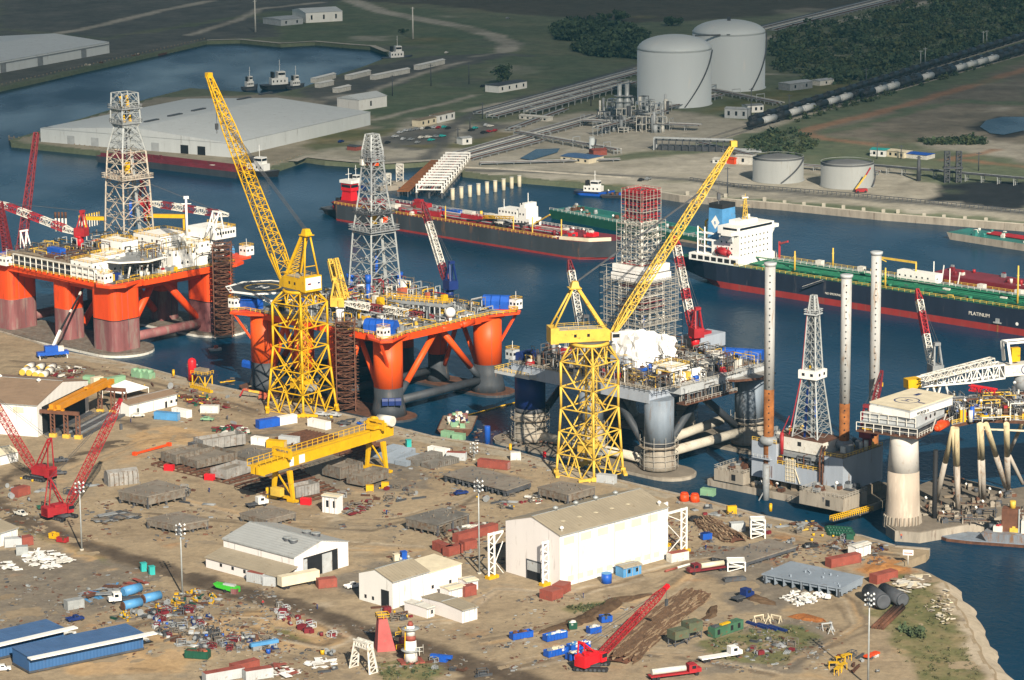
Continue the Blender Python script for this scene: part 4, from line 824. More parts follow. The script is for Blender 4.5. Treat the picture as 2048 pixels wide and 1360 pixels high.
# ------------------------------------------------------------------ drilling rigs
r1=zf(0,420,6.8);r2=zf(200,380,6.8);r3=zf(620,480,6.8);r4=zf(820,540,7.554);r5=zf(1240,640,6.8);r6=zf(1480,760,4.533);r7=zf(1700,680,5.885);r8=zf(1740,860,5.666)
def rsq(F,x,y,h,r,n=4):                 # rounded square outline
    out=[]
    for k,(sx,sy) in enumerate(((1,1),(-1,1),(-1,-1),(1,-1))):
        for i in range(n+1):a=k*pi/2+i*pi/2/n;out.append(F(x+sx*(h-r)+r*cos(a),y+sy*(h-r)+r*sin(a)))
    return out
def derrick(t,C,az,lev,mats,name='derrick',nper=3,plat=(),legw=.55,br=.26):
    # lev: (z, half side); mats per section
    F=Fr(Vector((C[0],C[1],0)),az)
    D=None
    for i in range(len(lev)-1):
        (z0,h0),(z1,h1)=lev[i],lev[i+1];mb=MB().mat(mats[min(i,len(mats)-1)])
        c0=[F(sx*h0,sy*h0,z0) for sx,sy in ((1,1),(-1,1),(-1,-1),(1,-1))];c1=[F(sx*h1,sy*h1,z1) for sx,sy in ((1,1),(-1,1),(-1,-1),(1,-1))]
        for k in range(4):
            mb.rod(c0[k],c1[k],legw)
            for q in range(nper):
                a0,a1=c0[k].lerp(c1[k],q/nper),c0[k].lerp(c1[k],(q+1)/nper);b0,b1=c0[(k+1) % 4].lerp(c1[(k+1) % 4],q/nper),c0[(k+1) % 4].lerp(c1[(k+1) % 4],(q+1)/nper)
                m=(a1+b1)/2;mb.rod(a0,m,br);mb.rod(b0,m,br);mb.rod(a1,b1,br)
                mb.rod((a0+b0)/2,a0.lerp(a1,.5),br*.7);mb.rod((a0+b0)/2,b0.lerp(b1,.5),br*.7)
        o=mb.build(name if D is None else 'derrick_section',D or t)
        if D is None:D=o
    for z,h,m,hh in plat:
        mb=MB().mat(m).box(F,-h,h,-h,h,z,z+.4).rail([F(-h,-h,z+.4),F(h,-h,z+.4),F(h,h,z+.4),F(-h,h,z+.4),F(-h,-h,z+.4)],hh,.2,2);mb.build('platform',D)
    z0,z1=lev[0][0],lev[-1][0];mb=MB().mat(GRYD);mb.rod(F(0,0,z0+2),F(0,0,z1),.5).mat(BLU).rod(F(.8,0,z0+6),F(.8,0,z0+12),1.3).mat(YEL).box(F,-.9,.9,-.7,.7,z0+(z1-z0)*.42,z0+(z1-z0)*.5);mb.build('travelling_block',D)
    g=MB().mat(GALV);s=lev[0][1]*.5
    for k in range(8):g.rod(F(s-.2*k,-s,z0),F(s*.5-.1*k,-s*.5,z0+(z1-z0)*.55),.16)
    g.build('drill_pipe_stand',D);return D
def deck_crane(t,P,az,tip,pm,segs,ped=6,w=2.2,cabm=None,back=None,jib=None):
    P=Vector(P);F=Fr(P,az);d=MB().mat(pm).cyl(P,P+Vector((0,0,ped)),1.5,1.5,12).cyl(P+Vector((0,0,ped)),P+Vector((0,0,ped+.5)),2.2,2.2,12);D=d.build('deck_crane',t)
    c=MB().mat(cabm or pm).box(F,-3.2,1.6,-1.9,1.9,ped+.52,ped+3.8).box(F,-.2,1.9,-3,-1.92,ped+.6,ped+3.2);C=c.build('crane_house',D)
    a=MB().mat(cabm or pm);
    for s in (-1,1):a.rod(F(.5,s*1.3,ped+3.8),F(-1.6,s*.7,ped+10.5),.5);a.rod(F(-3,s*1.3,ped+3.8),F(-1.6,s*.7,ped+10.5),.5)
    a.box(F,-2.4,-.8,-1,1,ped+10,ped+11).build('crane_mast',D)
    tp=VP(*tip,P,az);f0=F(1.6,0,ped+1.6);n=len(segs);up=F.y.cross((tp-f0).normalized())
    for i,m in enumerate(segs):
        a0,a1=f0.lerp(tp,i/n),f0.lerp(tp,(i+1)/n);ww=w if 0<i<n-1 else w*.8
        MB().mat(m).lattice(a0,a1,w*(.5 if i==0 else 1),w*(.4 if i==n-1 else 1),max(3,int((a1-a0).length/2.2)),.3,.17,up).build('boom',D)
    MB().mat(GRYD).rod(F(-1.6,.5,ped+10.8),tp,.1).rod(F(-1.6,-.5,ped+10.8),tp,.1).rod(tp,tp-Vector((0,0,4)),.12).mat(YEL).box(Fr(tp-Vector((0,0,5)),0),-.4,.4,-.4,.4,0,1.3).build('hoist_cable',D);return D
PAL=[GRY,GRYD,WHID,YELP,GRYD,GALV,BLUD,GRY,RUST,PRIM,GRYD,TIMB,RUST]
def gear(t,F,x0,x1,y0,y1,z,n,pal=PAL,hmax=3.0,seed=1,smax=4):
    rd=random.Random(seed)                 # individual pieces of deck equipment
    for _ in range(n):
        x,y=rd.uniform(x0,x1),rd.uniform(y0,y1);m=rd.choice(pal);k=rd.random();mb=MB().mat(m);g=Fr(F(x,y),F.az+(pi/2 if rd.random()<.5 else 0));h=rd.uniform(.8,hmax)
        if k<.4:mb.box(g,-rd.uniform(.6,smax)*.5,rd.uniform(.6,smax)*.5,-.9,.9,z,z+h);nm='equipment_skid';mb.mat(rd.choice(pal)).box(g,-.5,.4,-.6,.7,z+h,z+h+rd.uniform(.2,.9))
        elif k<.55:mb.cyl(g(0,0,z),g(0,0,z+h*1.3),.7,.7,10);nm='tank'
        elif k<.75:
            L=rd.uniform(2,smax*1.6)
            for q in range(5):mb.rod(g(-L/2,q*.35,z+.25),g(L/2,q*.35,z+.25+rd.random()*.15),.3)
            nm='pipe_bundle'
        elif k<.88:mb.cyl(g(-.9,0,z+.9),g(.9,0,z+.9),.8,.8,10).box(g,-1.1,1.1,-.9,.9,z,z+.4);nm='winch'
        else:mb.rod(g(0,0,z),g(0,0,z+h*1.5),.35).mat(WHI).cyl(g(0,0,z+h*1.5),g(.5,0,z+h*1.5+.3),.45,.5,8);nm='vent_pipe'
        mb.build(nm,t)
def pipework(t,F,x0,x1,y0,y1,z,n,seed,pal=(GRY,GRYL,GALV,YEL,GRYD),hmax=3.5,w=.22):
    n=int(n*1.6);pal=tuple(pal)+(GRYD,BLK,PRIM)
    rd=random.Random(seed);mb=MB()
    for _ in range(n):
        mb.mat(rd.choice(pal));x,y=rd.uniform(x0,x1),rd.uniform(y0,y1);h=z+rd.uniform(.3,hmax);L=rd.uniform(2,9)
        p=F(x,y,h);q=F(min(x+L,x1),y,h) if rd.random()<.5 else F(x,min(y+L,y1),h);ww=rd.uniform(.6,1.6)*w
        mb.rod(p,q,ww);mb.rod(p,F(*F.loc(p)[:2],z),ww);mb.rod(q,F(*F.loc(q)[:2],z),ww)
    return mb.build('pipework',t,None,None,'stuff')
def cabin(t,P,az,lx,ly,h,m=WHI,win=True,name='cabin',rf=None,mast=True):
    F=Fr(P,az);mb=MB().mat(m).box(F,-lx/2,lx/2,-ly/2,ly/2,0,h);c=mb.build(name,t)
    mb=MB().mat(rf or YEL).rail([F(-lx/2,-ly/2,h),F(lx/2,-ly/2,h),F(lx/2,ly/2,h),F(-lx/2,ly/2,h),F(-lx/2,-ly/2,h)],1,.12,2);mb.build('railing',c)
    if win:
        w=MB().mat(GLS);n=max(2,int(lx/2.2));k=max(2,int(ly/2.2));s0=h*.45
        for i in range(n):x=-lx/2+(i+.5)*lx/n;w.box(F,x-.45,x+.45,-ly/2-.05,-ly/2+.03,s0,s0+.9)
        for i in range(k):y=-ly/2+(i+.5)*ly/k;w.box(F,lx/2-.03,lx/2+.05,y-.45,y+.45,s0,s0+.9).box(F,-lx/2-.05,-lx/2+.03,y-.45,y+.45,s0,s0+.9)
        w.build('window',c)
    if mast:MB().mat(WHI).rod(F(0,0,h),F(0,0,h+3),.14).build('antenna',c)
    return c
def helideck(t,P,r,az,top,edge,ring=None,n=8,net=True,H=True,hole=1.0):
    F=Fr(P,az);pts=[F(r*cos(2*pi*(i+.5)/n),r*sin(2*pi*(i+.5)/n)) for i in range(n)]
    h=MB().mat(top).prism(pts,P[2]-.5,P[2]).build('helideck',t)
    e=MB().mat(edge);
    for i in range(n):
        a,b=pts[i]+Vector((0,0,0)),pts[(i+1) % n];a=Vector((a.x,a.y,P[2]-.1));b=Vector((b.x,b.y,P[2]-.1));c=Vector(P);ao=a+(a-c).normalized()*1.5;bo=b+(b-c).normalized()*1.5
        e.rod(a,b,.45);e.rod(ao,bo,.25);e.rod(a,ao,.2);e.rod((a+b)/2,(ao+bo)/2,.2)
    e.build('safety_net',h)
    if ring:
        m=MB().mat(ring);N=36
        for i in range(N):
            a0,a1=2*pi*i/N,2*pi*(i+1)/N;r0,r1=r*.50,r*.56;m.add([F(r0*cos(a0),r0*sin(a0),.03),F(r1*cos(a0),r1*sin(a0),.03),F(r1*cos(a1),r1*sin(a1),.03),F(r0*cos(a1),r0*sin(a1),.03)],[(0,1,2,3)])
        m.build('landing_circle',h)
    if H:
        g=Fr(P,az+pi/2);s=r*.16;MB().mat(WHI).box(g,-s,-s*.6,-s,s,.02,.05).box(g,s*.6,s,-s,s,.02,.05).box(g,-s*.6,s*.6,-s*.2,s*.2,.02,.05).build('landing_mark',h)
    return h
def truss(t,F,a,b,w,m,name='support_truss',n=8):MB().mat(m).lattice(a,b,w,w,n,.35,.2).build(name,t)
def columns(t,F,spots,mU,mL,zb,zo,zt,sq=False,flare=0,bandm=None):
    for x,y,r in spots:
        if sq:up=MB().mat(mU).prism(rsq(F,x,y,r,r*.42),zo,zt);lo=MB().mat(mL).prism(rsq(F,x,y,r*1.0,r*.42),zb,zo)
        else:
            P=F(x,y,0);P.z=0;up=MB().mat(mU).cyl(P+Vector((0,0,zo)),P+Vector((0,0,zt)),r,r,24);lo=MB().mat(mL)
            lo.lathe(P,[(r*(1+flare),zb),(r*(1+flare*.5),zb+3),(r,zb+6),(r,zo)],24)
        u=up.build('column',t);l=lo.build('column_base',u)
        mb=MB().mat(GRYD)
        if sq:mb.rod(F(x,y-r-.1,zb+1),F(x,y-r-.1,zt-1),.12).rod(F(x-r*.4,y-r-.06,zo),F(x-r*.4,y-r-.06,zt-2),.12)
        else:mb.rod(F(x-r*.5,y-r*.87,zb+1),F(x-r*.5,y-r*.87,zt-2),.1)
        mb.mat(mU);mb.build('ladder',u)

# ---- rig 1: red-orange semi-submersible, left
F=Fr(G(235,703,0),radians(47));F.O.z=0;X,Y=49.0,64.0
t=thing('drilling_rig','red orange semi submersible rig on maroon worn columns at the far left quay','drilling rig',F);R1=t
zo=ZT(F(0,-6),zd(0,868)[1]);zt=26.0;DZ=28.5
for x in (0,X):
    ox=1.5;st=[]
    for i in range(13):a=pi+i*pi/12;st.append(F(x+ox+12.5*cos(a),-1+12.5*sin(a)))
    for i in range(13):a=i*pi/12;st.append(F(x+ox+12.5*cos(a),Y+2+12.5*sin(a)))
    p=MB().mat(PRIM).prism(st,-4,1.7).build('pontoon',t,'scale crusted pontoon');st2=[Vector((q.x,q.y,0)) for q in st]
    MB().mat(SHRINK).mat(WHID).prism([F(*(lambda u:(u[0]+(u[0]-x-ox)*.01,u[1]))(F.loc(q))) for q in st],-.1,.9).build('waterline_band',p)
columns(t,F,[(0,0,7.2),(X,0,7.2),(0,Y,7.2),(X,Y,7.2),(0,29,4.6),(X,29,4.6)],REDO,REDM,1.6,zo,zt+.5,True)
for x in (0,X):MB().mat(BLK).prism(rsq(F,x,0,7.24,3.0),zo-.25,zo+.1).build('paint_line',t)
MB().mat(REDM).cyl(F(7,0,4.5),F(X-7,0,4.5),1.9,n=14).build('brace',t);MB().mat(REDM).cyl(F(7,Y,4.5),F(X-7,Y,4.5),1.9,n=14).build('brace',t)
for a,b in (((7,1,7),(24,4,zt)),((X-7,1,7),(26,4,zt)),((7,29,6),(24,29,zt)),((X-5,29,6),(26,29,zt))):MB().mat(REDO).cyl(F(*a),F(*b),1.5,n=12).build('brace',t)
hull=MB().mat(REDO).box(F,-7,X+7,-7.5,Y+7.5,zt,DZ)
for x in (0,X):
    for y in (0,Y):
        sx,sy=(-1 if x==0 else 1),(-1 if y==0 else 1);hull.prism([F(x+sx*7,y-sy*4),F(x+sx*11,y+sy*2),F(x+sx*10,y+sy*9),F(x+sx*4,y+sy*11.5),F(x-sx*6,y+sy*7.5),F(x,y)],DZ-1.1,DZ+.02)
for x0,x1,y0,y1 in ((-3,3,8,23.9),(-3,3,34,56),(7.5,X-7.5,-3,3),(X-3,X+3,8,56),(7.5,X-7.5,27,31)):hull.box(F,x0,x1,y0,y1,zt-2.4,zt-.01)
hull.mat(GRYD).box(F,-6.9,X+6.9,-7.4,Y+7.4,DZ+.01,DZ+.12);H=hull.build('deck_hull',t)
MB().mat(REDO).box(F,7,20,-9.2,-7.55,zt+.3,DZ-.2).mat(YEL).rail([F(7,-9.2,DZ-.2),F(20,-9.2,DZ-.2)],1.2,.2,2).build('side_platform',t)
MB().mat(YEL).rail([F(-10.5,-6,DZ+.1),F(-8.5,66,DZ+.1)],1.1,.16,3).rail([F(-6,-8,DZ+.1),F(X+6,-8,DZ+.1),F(X+8,Y,DZ+.1)],1.1,.16,3).build('railing',t)
def dk(p,z=DZ):return G(*p,z)
def at(p,z=DZ):v=G(*p,z);return v
# side gallery on the left front edge, pipe deck, blocks
g=MB().mat(WHID);a,b=F.loc(dk(r1(330,720)))[1],F.loc(dk(r1(1240,830)))[1]
for k in range(16):y=-1+k*3.6;g.rod(F(-7.8,y,DZ),F(-7.8,y,DZ+5),.4)
g.rod(F(-7.8,-1,DZ+5),F(-7.8,53,DZ+5),.5).rod(F(-7.8,-1,DZ+2.5),F(-7.8,53,DZ+2.5),.25);g.build('gallery_frame',t)
MB().mat(TIMB).box(F,-7.6,14,19,58,DZ+4.2,DZ+5.1).mat(GRYD).box(F,-6.5,13,20,57,DZ+.2,DZ+4.2).build('pipe_deck',t)
for k in range(16):
    rd=random.Random(k);mb=MB().mat(rd.choice([RUST,TIMB,PRIM,BRN]));x=-6+rd.random()*17;y=20+rd.random()*24
    for q in range(6):mb.cyl(F(x+q*.45,y,DZ+5.4),F(x+q*.45,y+12,DZ+5.4),.22,n=6)
    mb.build('pipe_bundle',t)
P=at(r1(770,610),DZ+5.1);c=MB().mat(BLU).box(Fr(P,F.az+pi/2),-4,4,-1.5,1.5,0,2.9).build('container',t,'blue container on the pipe deck')
def block(x0,x1,y0,y1,z0,z1,m=WHI,name='module',rows=1,rail=True,win=True):
    b=MB().mat(m).box(F,x0,x1,y0,y1,z0,z1).build(name,t)
    if win:
        w=MB().mat(GLS)
        for r in range(rows):
            z=z0+(z1-z0)*(r+.5)/rows
            for k in range(int((x1-x0)/3)):
              if (k*7+r*5) % 3:w.box(F,x0+1.2+k*3,x0+2+k*3,y0-.05,y0+.02,z-.3,z+.6)
            for k in range(int((y1-y0)/3)):
              if (k*5+r*4) % 3:w.box(F,x0-.05,x0+.02,y0+1.2+k*3,y0+2+k*3,z-.3,z+.6)
        w.build('window',b)
    if rail:MB().mat(YEL).rail([F(x0,y0,z1),F(x1,y0,z1),F(x1,y1,z1),F(x0,y1,z1),F(x0,y0,z1)],1.0,.14,2.2).build('railing',b)
    return b
block(-7,1,5,18,DZ+.12,DZ+6.6,WHI,'module',2)
block(3,13,9,18,DZ+.12,DZ+7.6,WHI,'module',2)
block(15,23,13,26,DZ+.12,DZ+11,WHI,'accommodation_block',2)
block(28,42,-2,10,DZ+.12,DZ+7.5,WHI,'accommodation_block',2)
block(40,53,-4,14,DZ+.12,DZ+9.5,WHI,'accommodation_block',3)
block(30,46,8,24,DZ+.12,DZ+11.5,WHI,'accommodation_block',3)
b=MB().mat(WHI).box(F,46,57,-7,10,DZ+10,DZ+14.0).build('bridge',t);w=MB().mat(GLS)
for k in range(7):w.box(F,47+k*1.4,47.9+k*1.4,-7.06,-6.98,DZ+11.8,DZ+12.9)
for k in range(6):w.box(F,56.98,57.06,-6+k*2.4,-5+k*2.4,DZ+11.8,DZ+12.9)
w.build('window',b);MB().mat(YEL).rail([F(46,-7,DZ+14),F(57,-7,DZ+14),F(57,10,DZ+14)],1,.14,2).build('railing',b)
for k in range(6):MB().mat(GRYD).rod(F(48+k*1.6,-7,DZ+10),F(48+k*1.6,-4.2,DZ+7.5),.3).build('bracket',b)
P=G(259,512,DZ+6.4);helideck(t,P,14,F.az+.2,GRY,WHI,None,8,True,False)
hl=F.loc(P)
MB().mat(REDO).prism([G(*p,DZ) for p in ((440,528),(502,513),(498,502),(445,510))],DZ-.7,DZ+.04).build('sponson',t)
for s in (-9,0,9):
    q=MB().mat(WHI);q.rod(F(hl[0]+s,hl[1]-11,DZ+4.6),F(hl[0]+s,hl[1]-9,DZ-1.5),.5);q.rod(F(hl[0]+s,hl[1]-9,DZ-1.5),F(hl[0]+s,hl[1]+4,DZ+.5),.4);q.build('support_strut',t)
MB().mat(WHI).rod(F(hl[0]-9,hl[1]-9,DZ-1.5),F(hl[0]+9,hl[1]-9,DZ-1.5),.45).build('support_strut',t)
for p,z in ((r1(95,745),DZ),(r1(1430,985),DZ),(r2(1995,880),DZ)):cabin(t,at(p,z),F.az,4.2,4.2,3.6,WHI)
def tarp(t,P,az,lx,ly,h,m,n=3,name='winch_cover'):
    g=Fr(P,az);mb=MB().mat(m)
    for k in range(n):
        x0=-lx/2+k*lx/n;pr=[(0,-ly/2),(h*.6,-ly/2),(h*.95,-ly*.3),(h,0),(h*.95,ly*.3),(h*.6,ly/2),(0,ly/2)];A=[g(x0+.12,y,z) for z,y in pr];B=[g(x0+lx/n-.12,y,z) for z,y in pr];m_=len(pr)
        mb.add(A+B,[(i,i+1,m_+i+1,m_+i) for i in range(m_-1)]+[tuple(reversed(range(m_))),tuple(range(m_,2*m_))])
    return mb.build(name,t)
tarp(t,at(r1(150,690),DZ),F.az+pi/2,9,6,3.6,BLU,1);tarp(t,at(r1(1540,950),DZ),F.az,6,3,2.6,BLUD,2);tarp(t,at(r2(1740,870),DZ),F.az,5,3,3,BLUL,2)
dC=(at(r2(150,500),DZ+6)+at(r2(700,480),DZ+6))/2;dC=G(259,462,DZ+7)
zz=lambda y:ZT(dC,y)
def hw(px):return px/4.55/2/1.3
WRU=paint('rust_stained_white_steel',(.46,.41,.34),.25,.3,.6,.3,(.30,.16,.09))
derrick(t,dC,F.az-.12,[(zz(462),hw(84)),(zz(370),hw(76)),(zz(301),hw(66)),(zz(253),hw(40)),(zz(243),hw(52)),(zz(185),hw(46))],[WRU,WRU,GALV,GALV,GALV],nper=3,plat=((zz(355),hw(90),WRU,1.5),(zz(246),hw(56),GRY,1.5),(zz(216),hw(60),GRY,1.2)))
q=MB().mat(YEL);Fd=Fr(dC,F.az)
for s in (-1.6,1.6):q.rod(Fd(s,-1,zz(246)-dC.z),Fd(s,1,zz(192)-dC.z),.9)
q.build('crown_sheave',t)
deck_crane(t,at(r1(1090,500),DZ+5),radians(158),(-8,404),REDB,[WHID,RED,WHID,RED,WHID,RED,WHID],4,2.4,RED)
deck_crane(t,at(r2(640,420),DZ+9),radians(-12),(457,430),REDB,[WHID,MAR,WHID,MAR,WHID,MAR,WHID],6,2.4,RED)
P=at(r2(1185,625),DZ+11);MB().mat(WHI).cyl(P,P+Vector((0,0,15)),.55,.4,10).rod(P+Vector((-2,0,13)),P+Vector((2,0,13)),.25).box(Fr(P,.3),-1,1,-.6,.6,15,16).build('mast',t)
P=at(r2(1560,570),DZ+14);q=MB().mat(WHI);Fq=Fr(P,F.az-pi/2)
for s in (-2,2):
    q.rod(Fq(s,-2.5,0),Fq(s*.9,1,8),.45);q.rod(Fq(s,3,0),Fq(s*.9,1.6,8),.45);q.rod(Fq(s,-1,3.5),Fq(s,2,3.5),.3)
q.rod(Fq(-2,1,8),Fq(2,1,8),.6).rod(Fq(-2,-2.5,0),Fq(2,1,8),.3).rod(Fq(2,-2.5,0),Fq(-2,1,8),.3).build('boom_rest',t)
P=at(r1(360,510),DZ+5);q=MB().mat(WHI);Fq=Fr(P,F.az)
for s in (-1.5,1.5):q.rod(Fq(s,-1,0),Fq(s-1.2,0,7),.5);q.rod(Fq(s,2,0),Fq(s-1.2,0,7),.4)
q.rod(Fq(-3,0,7),Fq(1,0,7),.6).rod(Fq(-1.5,-1,0),Fq(.3,0,7),.3).build('boom_rest',t)
for p,L in ((r1(1300,200),9),(r2(900,440),16)):
    P=at(p,DZ+9);Fq=Fr(P,radians(-8));MB().mat(YEL).box(Fq,-L/2,L/2,-1,1,2,3.4).rod(Fq(-L/2+.5,0,-3),Fq(-L/2+.5,0,2),.8).rod(Fq(L/2-.5,0,-3),Fq(L/2-.5,0,2),.8).build('pipe_handling_crane',t)
for k in range(4):P=at(r1(762+k*46,290),DZ+6);MB().mat(WHID).cyl(P,P+Vector((0,0,5.5)),.4,n=8).mat(RUST).cyl(P+Vector((0,0,5.5)),P+Vector((0,0,8)),.45,.5,8).build('exhaust_stack',t)
for k in range(9):P=at(r1(1085+k*34,255-k*7),DZ+6);MB().mat(WHID).rod(P,P+Vector((0,0,4.5)),.4).mat(YELP).rod(P+Vector((0,0,4.5)),P+Vector((0,0,5.5)),.5).build('vent_pipe',t)
gear(t,F,-5,20,-4,18,DZ+.1,12,seed=3);gear(t,F,15,50,14,60,DZ+.1,38,seed=4,hmax=5);gear(t,F,-5,52,20,62,DZ+.1,30,[GRYD,PRIM,RUST,BLK,GRY,TIMB],5,seed=71);[gear(t,Fr(G(px,py,DZ+6.45),F.az),0,.2,0,.2,0,1,[WHID,PRIM,RUST,GRY,TIMB],.8,seed=px) for px,py in ((215,512),(235,518),(262,508),(300,514),(320,510),(285,522))];gear(t,F,28,52,-6,24,DZ+9,12,[WHI,WHID,WHI,YEL,GRYL],2.2,seed=5);gear(t,F,8,30,-7,-2,DZ+.1,10,[YEL,RED,GRY,WHID],2,seed=6)
pipework(t,F,-6,54,-6,66,DZ+.2,120,7,hmax=6);pipework(t,F,14,50,-4,26,DZ+6,80,9,(GRYD,RUST,YELP,GRY,WHID),5,.17);pipework(t,F,-6,14,20,58,DZ+5.2,50,10,(RUST,TIMB,GRYD,YELP),2.5);pipework(t,F,10,50,10,60,DZ+5,60,8,(WHID,GRY,YEL,RUST),4)

# ---- rig 2: orange semi-submersible, middle
F=Fr(G(778,833,0),radians(47));F.O.z=0;X,Y=51.0,64.0
t=thing('drilling_rig','bright orange semi submersible rig with dark grey column bases behind the left tower crane','drilling rig',F);R2=t
zo=ZT(F(-2,-4),ze(0,1113)[1]);zt=27.0;DZ=29.8
for x in (0,X):
    st=[]
    for i in range(9):a=pi+i*pi/8;st.append(F(x+8*cos(a),-3+8*sin(a)))
    for i in range(9):a=i*pi/8;st.append(F(x+8*cos(a),Y+3+8*sin(a)))
    MB().mat(HULLG).prism(st,-4,.8).mat(RUST).prism([F(x+(F.loc(q)[0]-x)*.96,F.loc(q)[1]) for q in st],.8,.9).build('pontoon',t)
columns(t,F,[(0,0,5.2),(X,0,5.2),(0,Y,5.2),(X,Y,5.2),(0,25.5,3.6),(0,43,3.6),(X,25.5,3.6),(X,43,3.6)],ORA,HULLG,.7,zo,zt+1,False,.25)
for y in (0,25.5,43,Y):
    MB().mat(HULLG).cyl(F(5,y,5),F(X-5,y,5),1.5,n=14).build('brace',t)
for y in (0,Y):
    for a,b in (((4.5,y,6),(24,y,zt)),((X-4.5,y,6),(27,y,zt))):
        A,B=F(*a),F(*b);k=max(0,min(1,(zo-6)/(zt-6)));MB().mat(HULLG).cyl(A,A.lerp(B,k),1.15,n=12).mat(ORA).cyl(A.lerp(B,k),B,1.15,n=12).build('brace',t)
for x in (0,X):
    for a,b in (((x,4,7),(x,14,zt)),((x,22,7),(x,14,zt)),((x,Y-4,7),(x,53,zt)),((x,46,7),(x,53,zt))):MB().mat(ORA).cyl(F(*a),F(*b),.9,n=10).build('brace',t)
hull=MB().mat(REDO).box(F,-4,X-8,-4.5,Y+5,zt+.4,DZ).box(F,X-8.01,X+5,8,Y+5,zt+.4,DZ).box(F,X-8,X+4.5,-4.6,8,zt+.8,DZ+.01)
for x in (0,X):
    for y in (0,Y):
        sx,sy=(-1 if x==0 else 1),(-1 if y==0 else 1);hull.prism([F(x+sx*4.5,y-sy*6),F(x+sx*8.5,y-sy*1),F(x+sx*10.5,y+sy*7),F(x+sx*7,y+sy*9.5),F(x-sx*5,y+sy*5),F(x,y)],DZ-.7,DZ+.02)
hull.mat(GRY).box(F,-3.9,X+4.9,-4.4,Y+4.9,DZ+.02,DZ+.14);hull.build('deck_hull',t)
for x in (0,X):
    for y in (0,Y):sx,sy=(-1 if x==0 else 1),(-1 if y==0 else 1);MB().mat(REDO).rod(F(x+sx*9.5,y+sy*6,DZ-.6),F(x+sx*3.4,y+sy*3.4,zt-8),.8).build('sponson_brace',t)
MB().mat(YEL).rail([F(-8,-2,DZ),F(-9.5,-6,DZ),F(-5,-8,DZ),F(4,-5,DZ),F(X-4,-5,DZ),F(X+6,-9,DZ),F(X+10,-6,DZ),F(X+6,2,DZ),F(X+5,Y,DZ)],1.2,.22,2.5).rail([F(-4.4,0,DZ),F(-4.4,Y+5,DZ),F(-9,Y+8,DZ)],1.2,.2,2.5).build('railing',t)
P=at(ze(272,462),DZ+6.5);helideck(t,P,12.5,F.az+.2,GRND if False else HULLG,WHI,YEL,8)
hl=F.loc(P)
for s in (-1,1):truss(t,F,F(hl[0]+s*6,hl[1]-2,DZ+5.6),F(hl[0]+s*3+3,hl[1]-9,DZ+.5),1.2,WHI,'support_truss',5)
for p in (ze(95,590),r3(1000,1320),r4(1600,580)):cabin(t,at(p,DZ),F.az,3.4,3.4,3.4,WHI)
tarp(t,at(ze(200,595),DZ),F.az+pi/2,9,4,4,BLU,4);tarp(t,at(r3(970,1250),DZ),radians(-25),12,5,4.6,BLU,5);tarp(t,at(r4(1310,570),DZ),radians(-12),10,5,4.8,BLU,3)
P=at(r4(610,720),DZ+2);MB().mat(WHI).lathe(P,[(1.9*sin(a*pi/10)+.02,1.9-1.9*cos(a*pi/10)) for a in range(11)],16).rod(P-Vector((0,0,2)),P+Vector((0,0,.3)),1).build('radar_dome',t)
for p,az in ((r4(430,890),F.az+.1),(r4(740,830),F.az+.1)):
    P=at(p,DZ-2.5)-F.y*4;g=Fr(P,az);q=MB().mat(REDO).cyl(g(-3.4,0,1.2),g(3.4,0,1.2),1.3,n=12).cyl(g(3.4,0,1.2),g(4.4,0,1.3),1.3,.5,12).cyl(g(-4.4,0,1.3),g(-3.4,0,1.2),.5,1.3,12).box(g,-1.5,1.5,-.8,.8,2.2,3.0);lb=q.build('lifeboat',t);w=MB().mat(WHI)
    for s in (-2,2):w.rod(g(s,1.4,-.5),g(s,1.4,4),.3);w.rod(g(s,1.4,4),g(s,-.6,4.2),.3)
    w.build('davit',lb)
dC=G(750,574,DZ+5);zz=lambda y:ZT(dC,y)
def hw(px):return px/4.72/2/1.32
derrick(t,dC,F.az-.12,[(zz(576),hw(86)),(zz(464),hw(69)),(zz(385),hw(46)),(zz(320),hw(34)),(zz(300),hw(34)),(zz(268),hw(22))],[GALV,GALV,GRY,GRY,GALV],nper=4,plat=((zz(459),hw(84),GRY,1.6),(zz(322),hw(40),GRY,1.4),(zz(425),hw(70),GRYD,1.2)))
q=MB();Fd=Fr(dC,F.az)
for k in range(7):
    rd=random.Random(k+50);x,y=rd.uniform(-3,3),rd.uniform(-3,3);z=zz(rd.choice([310,330,420,435,445]))-dC.z;MB().mat(rd.choice([REDB,OCON,WHID,REDO])).box(Fr(Fd(x,y,z),.5),-.9,.9,-.9,.9,0,2.2).build('derrick_equipment',t)
deck_crane(t,at(ze(1470,530),DZ+3),radians(120),(845,404),BLUD,[MAR,MAR,WHID,WHID,WHID,WHID,MAR,MAR],3,2.0,BLUD)
P=at(r3(410,1100),DZ);deck_crane(t,P,radians(-4),(868,634),WHI,[WHID,WHID,MAR,WHID,WHID,MAR,MAR],5,2.2,YELP)
q=MB().mat(YELP);a=P+Vector((0,0,8));
for s,tpx in ((0,(659,520)),(1,(671,517))):
    b=VP(*tpx,P,radians(110));q.lattice(a+Vector((2*s,0,0)),b,2.0,1.2,9,.4,.22)
q.build('crane_gantry',t)
q=MB().mat(GRY);a0,a1,a2=G(*r3(1000,800),DZ+6),G(*r3(1768,910),DZ+6),G(*r4(560,520),DZ+6)
